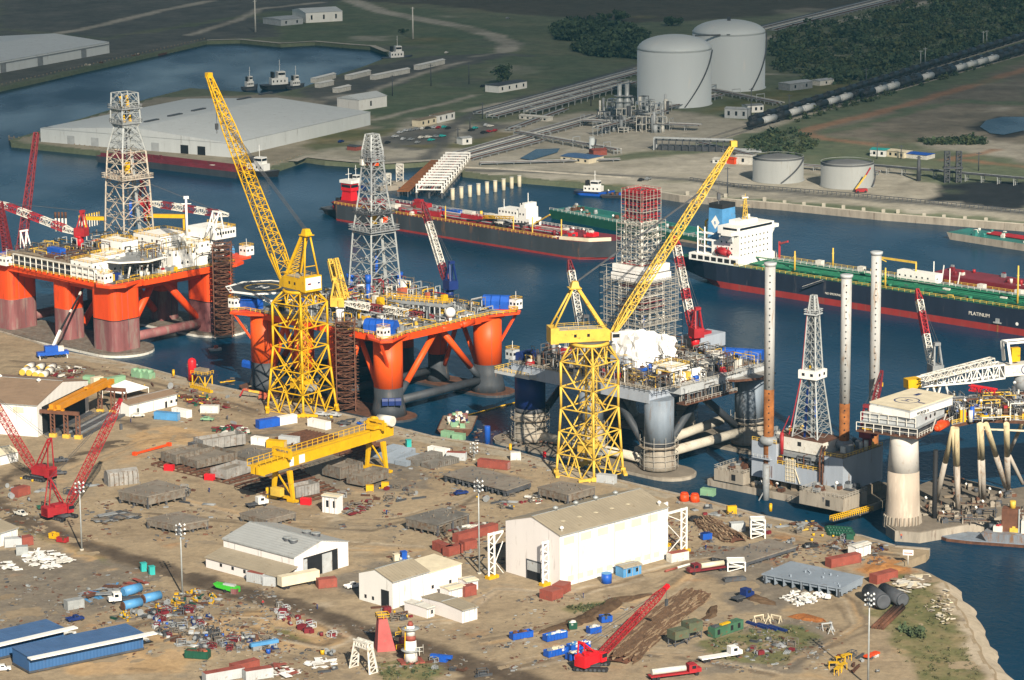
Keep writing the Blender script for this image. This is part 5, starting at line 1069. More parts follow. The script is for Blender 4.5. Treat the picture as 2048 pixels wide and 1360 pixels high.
for a,b in ((a0,a2),):
    d=(b-a);g=Fr(a,atan2(d.y,d.x));q.box(g,0,d.length,0,4.5,-1.2,0).mat(YEL).rail([g(0,0,0),g(d.length,0,0),g(d.length,4.5,0)],1.3,.22,1.8).rail([g(0,4.5,0),g(d.length,4.5,0)],1.3,.2,1.8);q.build('raised_walkway',t)
    for k in range(12):MB().mat(GRYL).rod(g(1+k*(d.length-2)/11,.5,-6),g(1+k*(d.length-2)/11,.5,-1.2),.45).build('walkway_post',t)
a0,a2=G(*r3(400,850),DZ+6),G(*r3(730,780),DZ+6);d=a2-a0;g=Fr(a0,atan2(d.y,d.x));MB().mat(GRY).box(g,0,d.length,0,6,-1,0).mat(YEL).rail([g(0,0,0),g(d.length,0,0),g(d.length,6,0),g(0,6,0)],1.3,.2,1.8).build('raised_walkway',t)
for p,h,r in ((r3(552,690),6.5,1.5),(r3(1215,670),6.5,1.5),(r3(795,860),10.5,1.1)):P=at(p,DZ+3);MB().mat(BLU).cyl(P,P+Vector((0,0,h*.7)),r*.75,n=12).cyl(P+Vector((0,0,h*.7+.2)),P+Vector((0,0,h)),r,n=14).build('mud_tank',t)
for p,m,s in ((r3(1270,640),WHI,2),(r3(1000,620),RED,3),(r3(690,700),WHI,2.4),(r3(1250,750),OCON,3.4),(r3(1600,810),OCON,1.6),(r3(890,850),WHID,2.0),(r3(960,870),YEL,2.4),(r4(520,480),YEL,2.2),(r3(300,790),WHI,3),(r3(320,830),REDM,2.5)):
    P=at(p,DZ+5);MB().mat(m).box(Fr(P,F.az),-s/2,s/2,-s*.35,s*.35,-.5,2.6).build('equipment_skid',t)
gear(t,F,4,X,4,30,DZ+.1,42,[GRY,GALV,GRYL,GRYD,WHID,GRY,YEL],4.5,seed=13);gear(t,F,0,X,0,60,DZ+.1,34,[GRYD,PRIM,BLK,GRY,RUST,HULLG],5,seed=72);gear(t,F,2,X,30,62,DZ+.1,34,[GRY,WHID,GRYD,BLU,RED,YEL,GALV,CRM],6,seed=14);gear(t,F,-3,12,-3,20,DZ+.1,14,[GRY,YEL,WHID,GRYD],2.4,seed=15)
pipework(t,F,-4,X+3,-3.5,10,DZ+.2,60,19,(GRY,GALV,GRYL,YELP),2);gear(t,F,1,X-9,-3,6,DZ+.1,22,[GRYD,GRY,GALV,PRIM,YELP],2.2,seed=74);pipework(t,F,0,X+4,2,62,DZ+.2,180,17,(GRY,GALV,GRYL,GRYD,GRYD,YEL),5);pipework(t,F,6,50,16,58,DZ+4,90,18,(WHID,GRY,YEL,RED,GALV),5)
tarp(t,G(*ze(180,975),8),F.az+pi/2,5,2,2.6,BLU,3,'anchor_winch');tarp(t,F(-3.5,-5,5.5),F.az+2.4,7,1.4,2.6,BLUD,3,'fairlead_guard')

# access towers beside the two orange rigs
def stair_tower(px,top,w,label,m):
    P=G(*px,1.2);h=ZT(P,top)-1.2;t=thing('access_tower',label,'scaffold tower',Fr(P,radians(40)));g=Fr(P,radians(40));n=int(h/2.2)
    MB().mat(m).lattice(P,P+Vector((0,0,h)),w,w,n,.35,.2).build('frame',t)
    s=MB().mat(RUST)
    for k in range(n):
        z=k*h/n;s.box(g,-w/2+.1,w/2-.1,-w/2+.1,w/2-.1,z+.9,z+1.05);s.rod(g(-w/2+.3,(-1)**k*w*.25,z+1),g(w/2-.3,(-1)**k*w*.25,z+1+h/n),.8,.15)
    s.build('stair_flight',t);k=MB().mat(m)
    for zc in range(n):
        z=zc*h/n
        for q in range(4):a=q*pi/2;k.rod(g(w*.5*(1 if q in (0,3) else -1),w*.5*(1 if q<2 else -1),z+2),g(w*.5*(1 if q in (0,1) else -1)*(1 if q != 1 else -1),w*.5*(1 if q in (3,0) else -1),z+2),.15)
    k.build('guard_rail',t)
stair_tower((449,671),488,7.0,'dark rusty lattice access tower against the right column of the left red orange rig',BRN)
stair_tower((694,818),640,6.6,'dark rusty lattice access tower in front of the middle orange rig',BRN)

# ---- rig 3: grey rig under refit, derrick wrapped in scaffolding
F=Fr(G(1318,945,0),radians(46));F.O.z=0;X,Y=46.0,58.0
t=thing('drilling_rig','pale grey semi submersible rig under refit, derrick cased in scaffolding and white sheeting','drilling rig',F);R3=t
zt=ZT(F(0,-4),806);DZ=zt+4.5
for x in (0,X):
    st=[]
    for i in range(9):a=pi+i*pi/8;st.append(F(x+8.5*cos(a),-5+8.5*sin(a)))
    for i in range(9):a=i*pi/8;st.append(F(x+8.5*cos(a),Y+6+8.5*sin(a)))
    MB().mat(CONC).prism(st,-4,1.0).mat(MUD).prism([q.lerp(F(x,29),.015) for q in st],1.0,1.3).build('pontoon',t)
BLUSH=paint('undercoat_blue_grey',(.20,.24,.29),.2,.3,.6,.28,(.17,.16,.16),streak=True)
for x,y,r in ((0,0,4.9),(X,0,4.9),(0,Y,5.2),(X,Y,4.9),(0,30,4.2),(X,30,4.2)):
    P=F(x,y,0);zs=11 if y==0 else 13;u=MB().mat(BLUD if (x,y)==(0,Y) else BLUSH).cyl(P+Vector((0,0,zs)),P+Vector((0,0,zt+1)),r,n=22).mat(GRYD).cyl(P+Vector((0,0,zs-1.6)),P+Vector((0,0,zs)),r+.03,n=22).build('column',t)
    MB().mat(CONC).lathe(P,[(r*1.25,1.8),(r*1.15,4),(r,7),(r,zs-1.6)],22).build('column_base',u)
    s=MB().mat(SCAF);n=10
    for i in range(n):
        a=2*pi*i/n;p=P+Vector((cos(a)*(r+1.3),sin(a)*(r+1.3),0));q=P+Vector((cos(a+2*pi/n)*(r+1.3),sin(a+2*pi/n)*(r+1.3),0));s.rod(p+Vector((0,0,1.8)),p+Vector((0,0,13)),.12)
        for z in (3,5,7,9,11):s.rod(p+Vector((0,0,z)),q+Vector((0,0,z)),.14)
        s.mat(TIMB).rod(p+Vector((0,0,9.1)),q+Vector((0,0,9.1)),.9,.08).mat(SCAF)
    s.build('scaffold',u)
for a,b in (((0,5,3.5),(0,Y-6,3.5)),((5,0,6),(X-5,0,6)),((5,14,4),(X-5,8,9))):MB().mat(CONCL).cyl(F(*a),F(*b),1.6,n=14).build('brace',t)
for a,b in (((4,1,7),(25,2,zt)),((X-4,1,7),(20,2,zt)),((0,5,7),(0,20,zt)),((3,Y,7),(24,Y,zt)),((X-4,30,7),(24,30,zt))):MB().mat(HULLG).cyl(F(*a),F(*b),1.3,n=12).build('brace',t)
MB().mat(GRYB).box(F,-5,X+4,0,Y+4,zt,DZ).mat(GRYL).box(F,5,X+4,-5,0,zt+2,DZ).mat(TIMB).box(F,-4.9,X+3.9,.1,Y+3.9,DZ+.01,DZ+.15).build('deck_hull',t)
MB().mat(RUST).box(F,4,30,-8,-4,zt-1,zt-.6).mat(SCAF).rail([F(4,-8,zt-.6),F(30,-8,zt-.6)],1.2,.14,2).build('side_platform',t)
MB().mat(SCAF).rail([F(-6,-4,DZ),F(30,-6,DZ),F(X+4,-5,DZ),F(X+4,Y,DZ)],1.2,.16,2.2).rail([F(-6,-4,DZ),F(-6,Y+4,DZ)],1.2,.16,2.2).build('railing',t)
def wrap(p,az,lx,ly,h,seed,z=None):    # crumpled white sheeting over a module
    rd=random.Random(seed);P=at(p,z or DZ);g=Fr(P,az);N=9;M=8;vs=[];mb=MB().mat(SHRINK)
    per=[(-lx/2+lx*i/N,-ly/2) for i in range(N)]+[(lx/2,-ly/2+ly*i/N) for i in range(N)]+[(lx/2-lx*i/N,ly/2) for i in range(N)]+[(-lx/2,ly/2-ly*i/N) for i in range(N)];K=len(per)
    for j in range(M+1):
        for x,y in per:s=1-.05*j/M;vs.append(g(x*s+rd.gauss(0,.33),y*s+rd.gauss(0,.33),h*j/M+(rd.gauss(0,.4) if j else 0)))
    fs=[(j*K+i,j*K+(i+1) % K,(j+1)*K+(i+1) % K,(j+1)*K+i) for j in range(M) for i in range(K)];vs.append(g(0,0,h+.8));fs+=[(M*K+i,M*K+(i+1) % K,len(vs)-1) for i in range(K)];mb.add(vs,fs);return mb.build('sheeting',t)
wrap(zg(1060,1140),F.az,10,12,13,1);cabin(t,at(zg(980,1150),DZ),F.az,7,6,6,GRYB,True,'module',YELP,False);wrap(zg(1250,1090),F.az,6,8,9.5,2);wrap(zg(1010,1100),F.az,9,9,10,3);wrap(zg(900,1060),F.az,7,9,8,9)
dC=G(1282,700,DZ+3);zz=lambda y:ZT(dC,y);Fd=Fr(Vector((dC.x,dC.y,0)),F.az-.02)
def hw(px):return px/4.55/2/1.38
derrick(t,dC,F.az-.02,[(zz(700),hw(72)),(zz(560),hw(64)),(zz(525),hw(56)),(zz(440),hw(48)),(zz(378),hw(42))],[WHID,RED,WHID,RED],nper=5,legw=.5,br=.22)
MB().mat(SHRINK).box(Fd,-hw(90),hw(90),-hw(90),hw(90),zz(556),zz(543)).box(Fd,-hw(86),hw(86),-hw(86),hw(86),zz(540),zz(526)).build('sheeting',t)
MB().mat(MAR).box(Fd,-hw(60),hw(60),-hw(60),hw(60),zz(396),zz(384)).build('crown_block',t)
sc=MB()
for y0,y1,w,m in ((692,640,96,GALV),(640,556,108,SCAF),(526,445,70,GALV),(445,382,56,RED)):
    h=hw(w);z0,z1=zz(y0),zz(y1);n=int((z1-z0)/2.0);K=5
    for k in range(n+1):
        z=z0+(z1-z0)*k/n;sc.mat(m if k % 2 else SCAF)
        for s in (-1,1):
            sc.box(Fd,-h,h,s*h-.5,s*h+.5,z,z+.12).box(Fd,s*h-.5,s*h+.5,-h+.5,h-.5,z,z+.12);sc.rod(Fd(-h,s*(h+.5),z+1),Fd(h,s*(h+.5),z+1),.1).rod(Fd(s*(h+.5),-h,z+1),Fd(s*(h+.5),h,z+1),.1)
    sc.mat(SCAF)
    for i in range(K+1):
        for s in (-1,1):sc.rod(Fd(-h+2*h*i/K,s*(h+.5),z0),Fd(-h+2*h*i/K,s*(h+.5),z1+1),.13).rod(Fd(s*(h+.5),-h+2*h*i/K,z0),Fd(s*(h+.5),-h+2*h*i/K,z1+1),.13)
o=hw(124)
for i in range(7):
    for s in (-1,1):sc.rod(Fd(-o+2*o*i/6,s*o,zz(680)),Fd(-o+2*o*i/6,s*o,zz(530)),.1).rod(Fd(s*o,-o+2*o*i/6,zz(680)),Fd(s*o,-o+2*o*i/6,zz(530)),.1)
for k in range(12):
    z=zz(680)+(zz(530)-zz(680))*k/11
    for s in (-1,1):sc.rod(Fd(-o,s*o,z),Fd(o,s*o,z),.09).rod(Fd(s*o,-o,z),Fd(s*o,o,z),.09)
sc.build('scaffold',t)
MB().mat(MAR).box(Fd,-hw(70),hw(70),-hw(70),hw(70),zz(600),zz(597)).box(Fd,-hw(72),hw(72),-hw(72),hw(72),zz(612),zz(609)).box(Fd,-hw(66),hw(66),-hw(66),hw(66),zz(570),zz(566)).build('wind_wall',t)
deck_crane(t,at(zg(1500,960),DZ+2),radians(112),(1349,472),REDB,[RED,RED,WHID,RED,WHID,WHID,RED,WHID,RED],3,2.2,RED)
deck_crane(t,at(zg(690,1060),DZ),radians(107),(1138,520),GRY,[GALV,GALV,WHID,WHID,WHID,WHID,MAR],5,2.0,GRYD)
P=at(zg(1560,940),DZ+1);MB().mat(GRYB).box(Fr(P,F.az),-7,7,-4,4,-1,3.6).mat(RED).box(Fr(P,F.az),-5,2,-2,2,3.61,4.6).build('module',t)
cabin(t,at(zg(1545,1130),DZ),radians(-22),9,4,3.2,WHID,True,'portacabin',WHID,False);cabin(t,at(zg(1640,1095),DZ),radians(-22),6,4,3.4,WHI,True,'portacabin',WHI,False)
cabin(t,at(r5(700,770),DZ+1),F.az,9,8,4.0,WHI,True,'module',YELP);cabin(t,at(r5(740,920),DZ-2),F.az,5,5,3.6,WHI,True,'module',YELP);wrap(r5(970,800),F.az,10,3.5,2.6,5,DZ);cabin(t,at(r5(520,960),DZ-3),F.az,4,4,4,GRYB,True,'cabin',YEL)
tarp(t,at(r5(400,900),DZ-2),F.az,8,4,3,BLUD,2,'winch_cover');tarp(t,at(zg(1850,1060),DZ-1),radians(-18),14,5,4,BLU,3,'tarpaulin');tarp(t,at(zg(260,1050),DZ),F.az,7,4,2.8,BLUD,2,'winch_cover');cabin(t,at(zg(165,1050),DZ),F.az,3.4,3.4,3.2,GRYL)
P=at(zg(1790,1150),DZ-1.5);helideck(t,P,12,F.az+.3,PRIML,RUST,None,8,True,False)
for s in (-8,-3,3,8):MB().mat(GRYD).rod(P+Vector((s,-3,-.5)),F(X-2,4,zt),.6).build('support_strut',t)
MB().mat(GRYL).box(F,-9,2,Y-8,Y+8,zt+1,zt+2).mat(YELP).rail([F(-9,Y-8,zt+2),F(-9,Y+8,zt+2),F(2,Y+8,zt+2)],1.2,.16,2).build('side_platform',t)
gear(t,F,-4,X+2,-3,22,DZ,44,[GRY,YELP,WHID,GRYD,RUST,TIMB,BLU,RED],3.4,seed=23);pipework(t,F,-5,X,-5,Y,DZ+1,160,26,(GRYD,RUST,PRIM,GRY),5,.2);gear(t,F,-4,X,-3,Y,DZ,34,[GRYD,PRIM,BLK,RUST,BRN],4,seed=73);gear(t,F,-6,X,22,Y,DZ,36,[GRY,GRYD,GRYL,BLUD,WHID,RUST,RED],4.5,seed=24);pipework(t,F,-6,X+4,-6,Y,DZ,170,25,(GRY,YELP,SCAF,GRYD,RUST),4.5)
pipework(t,F,6,32,-6,-3,zt-1,50,26,(SCAF,GRY,RUST),5,.18)
# ---- jack-up rig in the floating dock
F,_=FR((1503,951),(1685,987),5.5);a,b=G(1503,951,5.5),G(1685,987,5.5);L=(b-a).length;F.O.z=0;D=22.0;hb=5.5
t=thing('jackup_rig','small grey jack up rig with three tall perforated rust stained legs and a lattice derrick','drilling rig',F);R5=t
ht=ZT(F(0,0),r6(0,545)[1])
h=MB().mat(GRYB).box(F,0,L,0,D,hb,hb+5.4).box(F,0,9.5,0,D,hb+5.41,ht).box(F,L-7,L,0,D,hb+5.41,ht-.6).box(F,9.5,L-7,9,D,hb+5.41,ht-2)
h.mat(GRYD).box(F,9.6,L-7.1,8.9,8.98,hb+5.5,ht-2.1).mat(TIMB).box(F,.1,9.4,.1,D-.1,ht+.01,ht+.1).box(F,L-6.9,L-.1,.1,D-.1,ht-.59,ht-.5);h.build('hull',t)
MB().mat(YELP).rail([F(0,.2,ht),F(9.4,.2,ht)],1.2,.14,1.8).rail([F(10,.2,hb+5.4),F(L-7.5,.2,hb+5.4)],1.2,.14,1.8).rail([F(L-7,.2,ht-.6),F(L-.2,.2,ht-.6),F(L-.2,D,ht-.6)],1.2,.14,1.8).build('railing',t)
legm=paint('stained_leg_white',(.42,.42,.41),.2,.3,.6,.25,(.28,.20,.14),streak=True)
PL=[(G(1537,884,ht),525,778),(G(1688,896,ht-.6),549,806),(G(1747,856,ht-.6),503,860)]
for P,top,band in PL:
    P=Vector((P.x,P.y,0));z1=ZT(P,top);zb_=ZT(P,band);r=1.65;lg=MB().mat(RUSTO).cyl(P+Vector((0,0,2.6)),P+Vector((0,0,zb_)),r,n=20).mat(legm).cyl(P+Vector((0,0,zb_)),P+Vector((0,0,z1)),r,n=20).mat(GRYL).lathe(P,[(r,z1-1.2),(r+.35,z1-.6),(r+.4,z1),(r*.9,z1+.05)],20);lo=lg.build('leg',t)
    hm=MB().mat(DRK);z=hb+13;k=0
    while z<z1-2:
        for a in (-pi/2-.1,pi/2,.7,pi-.5):u=Vector((cos(a),sin(a),0));hm.cyl(P+u*(r-.1)+Vector((0,0,z)),P+u*(r+.03)+Vector((0,0,z)),.26,n=8)
        z+=2.1
    hm.build('pin_hole',lo,None,None,'stuff')
    jm=MB().mat(GRY).lathe(P,[(2.6,ht-.5),(2.9,ht+.4),(2.9,ht+1.2),(2.2,ht+2.0)],16);jm.build('jacking_collar',t)
Fd=Fr(F(L*.48,8,0),F.az);q=MB().mat(WHID).box(Fd,-8.5,8.5,-5,6,ht-1.9,ht+2.2).mat(RUST).box(Fd,-8.3,8.3,-4.8,5.8,ht+2.21,ht+2.4);q.build('drill_floor_house',t);MB().mat(GLS).box(Fd,-1.2,.2,-5.06,-4.98,ht,ht+1.4).build('window',t)
sk=MB().mat(GRY)
for y in (-6.5,-5.2):sk.box(Fd,-11,10,y-.4,y+.4,ht-3.4,ht-2.2)
for k in range(8):sk.rod(Fd(-10+k*2.8,-6,hb+5.4),Fd(-10+k*2.8,-6,ht-3.4),.5)
sk.build('skid_beam',t)
dP=Fd(0,1,0);zz=lambda y:ZT(dP,y);hw=lambda px:px/5.9/2/1.33
derrick(t,dP,F.az+.1,[(ht+2.4,hw(72)),(zz(755),hw(38)),(zz(628),hw(21)),(zz(590),hw(11))],[GALV],nper=7,legw=.42,br=.16,plat=((zz(628),hw(34),GRYL,1.2),))
cb=MB().mat(WHI).box(Fr(dP,F.az+.1),-hw(52),hw(52),-hw(52),hw(52),zz(755),zz(738)).build('monkey_board',t);w=MB().mat(GLS);H2=hw(52)
for k in (-.5,.5):w.box(Fr(dP,F.az+.1),k*H2*.9-.5,k*H2*.9+.5,-H2-.05,-H2+.02,zz(755)+1,zz(755)+1.9).box(Fr(dP,F.az+.1),H2-.02,H2+.05,k*H2*.9-.5,k*H2*.9+.5,zz(755)+1,zz(755)+1.9)
w.build('window',cb)
hs=MB().mat(RED);g=Fr(dP,F.az+.1);s=hw(72);hs.rod(g(-s-1,-s,ht+3),g(-hw(40),-hw(40),zz(750)),.3).rod(g(-hw(40),-hw(40),zz(750)),g(-hw(22),-hw(22),zz(620)),.25).cyl(F(11,1,ht-3),F(11,1,ht+4),.6,n=10).rod(F(11,1,ht+4),g(-s-1,-s,ht+9),.2);hs.build('mud_hose',t)
MB().mat(BLUD).rod(g(-.8,-s*.7,ht+2.4),g(-.6,-s*.4,zz(770)),.5).build('pipe_rack',t)
q=MB().mat(RUST);
for dx in (0,1.1):q.cyl(F(L-8.4+dx,-.5,hb-1),F(L-8.4+dx,-.5,ht-1.2),.32,n=8).cyl(F(L-8.4+dx,-.5,ht-1.2),F(L-10+dx,3,ht+1.5),.32,n=8)
q.build('riser_pipe',t)
st=MB().mat(CRM)
for k in range(7):st.rod(F(13.5+k*.6,-.2,hb+.4),F(13.5+k*.6,-.2,hb+8),.14)
for z in range(6):st.rod(F(13.4,-.25,hb+1+z*1.3),F(17.2,-.25,hb+1+z*1.3),.14)
st.rod(F(17,-.3,hb+5),F(19,-.3,hb+.5),.25).build('ladder_frame',t)
MB().mat(GRYB).box(F,1.5,8,-1.2,-.02,hb+6.4,hb+6.7).mat(GRYL).rail([F(1.5,-1.2,hb+6.7),F(8,-1.2,hb+6.7)],1.1,.12,1.4).build('side_gangway',t)
for k in range(4):MB().mat(BRN).rod(F(5.6+k*.8,-.08,hb+.6),F(5.6+k*.8,-.08,hb+4.4),.16).build('fender_bar',t)
gear(t,F,10,L-8,1,8,hb+5.4,22,[GRY,YELP,WHID,RUST,GRYD],2.2,seed=31);gear(t,F,.5,9,8,D-1,ht,12,[WHID,GRY,YELP],2.2,seed=32);gear(t,F,L-6,L-1,3,D-1,ht-.6,8,[GRY,GRYD,WHID,YELP],2.6,seed=33);gear(t,F,12,L-8,10,D-1,ht-2,26,[WHID,GRY,GRYD,RUST,WHI],3,seed=34)
pipework(t,F,9,L-6,.5,D,hb+5.4,90,35,(GRY,WHID,YELP,RUST),4);P=F(L-2,D-6,ht);deck_crane(t,P,radians(70),(1764,742),MAR,[MAR,MAR,MAR,MAR],3,1.6,MAR)
# floating dock
t=thing('floating_dock','weathered concrete floating dock with block towers under the jack up rig','dock',F)
MB().mat(CONC).box(F,-16,L+8,-2,D+8,-3,2.2).mat(MUD).box(F,-15,L+7,-1.5,D+7,2.21,2.5).build('pontoon_deck',t)
for (x0,x1,y0,y1,z1) in ((-13,-1.5,-2.5,11,6.2),(L-10,L+6.5,-9,4,6.6)):
    o=MB().mat(CONC).box(F,x0,x1,y0,y1,2.51,z1).box(F,x0+.8,x1-.8,y0+.8,y1-.8,z1,z1+.5).build('wing_block',t);r=MB().mat(SCAF).rail([F(x0,y0,z1),F(x1,y0,z1),F(x1,y1,z1),F(x0,y1,z1),F(x0,y0,z1)],1.2,.1,1.6);r.build('railing',o);MB().mat(DRK).box(F,x0+(x1-x0)*.6,x0+(x1-x0)*.6+1.6,y0-.05,y0+.02,3.4,5.4).build('hatch',o)
    gear(t,F,x0+1,x1-1,y0+1,y1-1,z1+.5,9,[GRY,RUST,GRYD,GALV],1.4,seed=int(x0*7+99),smax=2.4)
for k in range(9):MB().mat(TIMB).box(F,2+k*4,4+k*4,2,D-2,2.5,5.4).build('keel_block',t)
P=F(9,-4.5,0);MB().mat(GRY).cyl(P+Vector((0,0,-1)),P+Vector((0,0,11.5)),1.1,n=14).rod(P+Vector((0,0,4)),P+Vector((-2.6,-1,-.5)),.3).build('mooring_dolphin',t)
gear(t,F,-10,L,-1.4,2,2.5,22,[GRY,RUST,GRYD,WHID,TIMB],1.2,seed=36,smax=3)
F0,L0=FR(r6(830,1290),r6(1190,1195));q=thing('gangway','yellow railed gangway along the quay beside the floating dock','gangway',F0);MB().mat(GRYD).box(F0,0,L0,-.7,.7,.3,.6).build('deck',q)
for s in (-.7,.7):MB().mat(YEL).rail([F0(0,s,.6),F0(L0,s,.6)],1.3,.18,.9).build('railing',q)

# ---- rig 4: submersible at the right edge
P=G(1805,1043,3.5);P.z=0;ZB=ZT(P,866)
a,b=G(1725,862,ZB),G(1832,876,ZB);F=Fr(b,atan2((a-b).y,(a-b).x)-pi/2);F.O.z=0;Ly=(a-b).length;Lx=(G(1904,850,ZB)-b).length
t=thing('drilling_rig','old submersible rig on a wide tapered tan column and splayed tubes at the right edge','drilling rig',F);R4=t
colm=paint('tan_scaled_column',(.42,.35,.28),.12,.2,.8,.25,(.52,.45,.36),streak=True);colw=paint('chalky_white_column',(.60,.57,.52),.08,.3,.7,.1,(.45,.36,.28))
z1=ZT(P,975/1.0 if False else 940);z2=ZB
MB().mat(colm).lathe(P,[(5.5,2.5),(5.3,6),(5.0,12),(4.75,z1)],28).mat(colw).lathe(P,[(4.75,z1),(4.3,z2-3),(4.2,z2)],28).mat(GRY).build('column',t)
rb=MB().mat(CONC)
for i in range(28):aa=2*pi*i/28;u=Vector((cos(aa),sin(aa),0));rb.rod(P+u*5.75+Vector((0,0,2.2)),P+u*5.5+Vector((0,0,6)),.45)
rb.build('stiffener',t)
c2=F(24,14,0);MB().mat(colm).cyl(Vector((c2.x,c2.y,2.5)),Vector((c2.x,c2.y,z2)),4.0,n=22).build('column',t,'rear column in the shade of the deck')
mat=[G(*p,3.2) for p in ((1772,1050),(1790,1062),(1840,1066),(1968,1044),(2050,1016),(2140,985),(2140,960),(2015,980),(1890,950),(1800,985))];MB().mat(CONC).prism(mat,-3,3.2).mat(MUD).prism([p*.985+Vector((1805,1,0))*0+Vector((sum(q.x for q in mat)/10,sum(q.y for q in mat)/10,0))*.015 for p in mat],3.2,3.45).build('mat_hull',t)
zt=ZB
hs=MB().mat(GRYL).box(F,0,Lx,0,12,zt+3.2,zt+6.4);hs.mat(GRYD).box(F,.6,Lx,.8,Ly,zt+.4,zt+3.2).mat(RUST).box(F,-1.5,Lx+14,-1.2,Ly+1.5,zt,zt+.4).mat(GRYL).box(F,0,Lx,12,Ly,zt+3.3,zt+3.6).box(F,.4,1.2,12,Ly,zt+3.6,zt+6);H=hs.build('deck_house',t)
MB().mat(GRY).box(F,-.6,Lx,-.8,Ly+.5,zt+3.2-.35,zt+3.2-.02).mat(WHID).rail([F(-1.4,-1,zt+.4),F(-1.4,Ly+1.4,zt+.4)],2.6,.2,2.5).rail([F(-.5,0,zt+3.25),F(-.5,Ly+.4,zt+3.25)],2.8,.2,2.8).rail([F(0,-1,zt+.4),F(Lx+12,-1,zt+.4)],1.2,.14,2).build('gallery',t)
for k in range(3):MB().mat(GLS).cyl(F(7+k*3.2,-.07,zt+4.6),F(7+k*3.2,.02,zt+4.6),.62,n=12).build('porthole',H)
q=[G(*p,zt+9) for p in ((1739,803),(1821,819),(1906,791),(1797,782))];hp=[(q[0]),q[1],q[2],q[0]+q[2]-q[1]]
MB().mat(CRM).prism(hp,zt+8.6,zt+9).mat(GRYL).prism([p.lerp(sum(hp,Vector())/4,.01) for p in hp],zt+8.0,zt+8.6).build('helideck',t)
Fh=Fr(hp[1],atan2((hp[2]-hp[1]).y,(hp[2]-hp[1]).x));wdx=(hp[2]-hp[1]).length;wdy=(hp[0]-hp[1]).length;MB().mat(WHI).box(Fh,.15,wdx,.12,.4,-2.9-.01,-1.01).box(Fh,.3,wdx,.4,wdy-.5,-2.9,-1.02).build('helideck_skirt',t)
m=MB().mat(BLUD);cx,cy=wdx*.40,wdy*.48
for i in range(32):
    a0,a1=2*pi*i/32,2*pi*(i+1)/32;m.add([Fh(cx+3.5*cos(a0),cy+3.5*sin(a0),.03),Fh(cx+3.95*cos(a0),cy+3.95*sin(a0),.03),Fh(cx+3.95*cos(a1),cy+3.95*sin(a1),.03),Fh(cx+3.5*cos(a1),cy+3.5*sin(a1),.03)],[(0,1,2,3)])
m.box(Fh,cx-1.2,cx-.8,cy-1.4,cy+1.4,.02,.05).box(Fh,cx+.8,cx+1.2,cy-1.4,cy+1.4,.02,.05).box(Fh,cx-.8,cx+.8,cy-.2,cy+.2,.02,.05).box(Fh,cx+7,cx+10,cy+1,cy+2.4,.02,.05).box(Fh,cx-.6,cx+.2,.9,cy-4.2,.02,.05);m.build('landing_mark',t)
def lettering(txt,P,xd,size,m,parent,name='lettering',depth=.05):
    cu=bpy.data.curves.new(name,'FONT');cu.body=txt;cu.size=size;cu.extrude=depth;cu.align_x='LEFT';o=bpy.data.objects.new(name,cu);COL.objects.link(o);dg=bpy.context.evaluated_depsgraph_get();me=bpy.data.meshes.new_from_object(o.evaluated_get(dg));COL.objects.unlink(o);bpy.data.objects.remove(o)
    xd=Vector(xd).normalized();zd_=Vector((0,0,1));yd_=zd_.cross(xd);R=Matrix((xd,zd_,-yd_)).transposed().to_4x4();M=Matrix.Translation(P) @ R;ob=bpy.data.objects.new(name,me);me.materials.clear();me.materials.append(m);COL.objects.link(ob);ob.parent=parent;me.transform(MW[parent.name].inverted() @ M);MW[ob.name]=MW[parent.name];return ob
lettering('WORKER IV',Fh(3.6,.06,-2.5),Fh.x,1.25,DRK,t)
g=Fr(G(1868,856,zt+.5),F.az);lb=MB().mat(REDO).cyl(g(-3.6,-2.5,1),g(3.6,-2.5,1),1.15,n=12).cyl(g(3.6,-2.5,1),g(4.4,-2.5,1.1),1.15,.4,12).cyl(g(-4.4,-2.5,1.1),g(-3.6,-2.5,1),.4,1.15,12).box(g,-2,1,-3.2,-1.8,1.9,2.6).build('lifeboat',t);MB().mat(WHID).rod(g(-4,-1,0),g(-4.2,-2.4,4),.3).rod(g(3.6,-1,0),g(3.4,-2.4,4),.3).build('davit',lb)
TUBC=paint('cream_tube',(.55,.46,.28),.2,.3,.7,.25,(.3,.2,.12),streak=True);TUBG=paint('grey_tan_tube',(.40,.36,.31),.2,.3,.75,.35,(.26,.18,.12),streak=True)
def tube(p0,z0,p1,z1_,r=.8,m=None,sp=.45):
    A,B=G(*p0,z0),G(*p1,z1_);k=A.lerp(B,sp);return MB().mat(TUBC).cyl(A,k,r,n=12).mat(TUBG).cyl(k,B,r,n=12).build('brace',t)
ZD=zt+.2
for p0,p1,r in (((1907,856),(1871,1005),.85),((1913,856),(1916,1022),.85),((1905,856),(1915,1018),.5),((1961,848),(1967,1001),.95),((1956,848),(1960,1003),.4),((1972,848),(2015,984),.85),((2013,848),(2016,984),.9),((2048,840),(2019,904),.6),((2016,905),(2046,968),.6)):
    tube(p0,ZD,p1,3.4 if p1[1]>960 else 14,r) if p0[1]<860 else tube(p0,14,p1,3.4,r,sp=.02)
A=G(1868,1058,0);MB().mat(BLK).cyl(A+Vector((0,0,-2)),A+Vector((0,0,ZT(A,900))),.75,n=12).build('spud_pile',t)
dkp=[G(*p,zt+.4) for p in ((1904,850),(1960,838),(2060,842),(2200,830),(2200,770),(1905,795))];MB().mat(RUST).prism(dkp,zt-.6,zt+.4).mat(PRIML).prism(dkp,zt+.4,zt+.6).build('deck_plate',t)
MB().mat(YELP).rail([p+Vector((0,0,.6)) for p in [Vector((q.x,q.y,zt)) for q in dkp[:3]]],1.2,.18,2).build('railing',t)
tr=MB().mat(CRM);a0,b0=G(1962,842,zt-1),G(2060,846,zt-1)
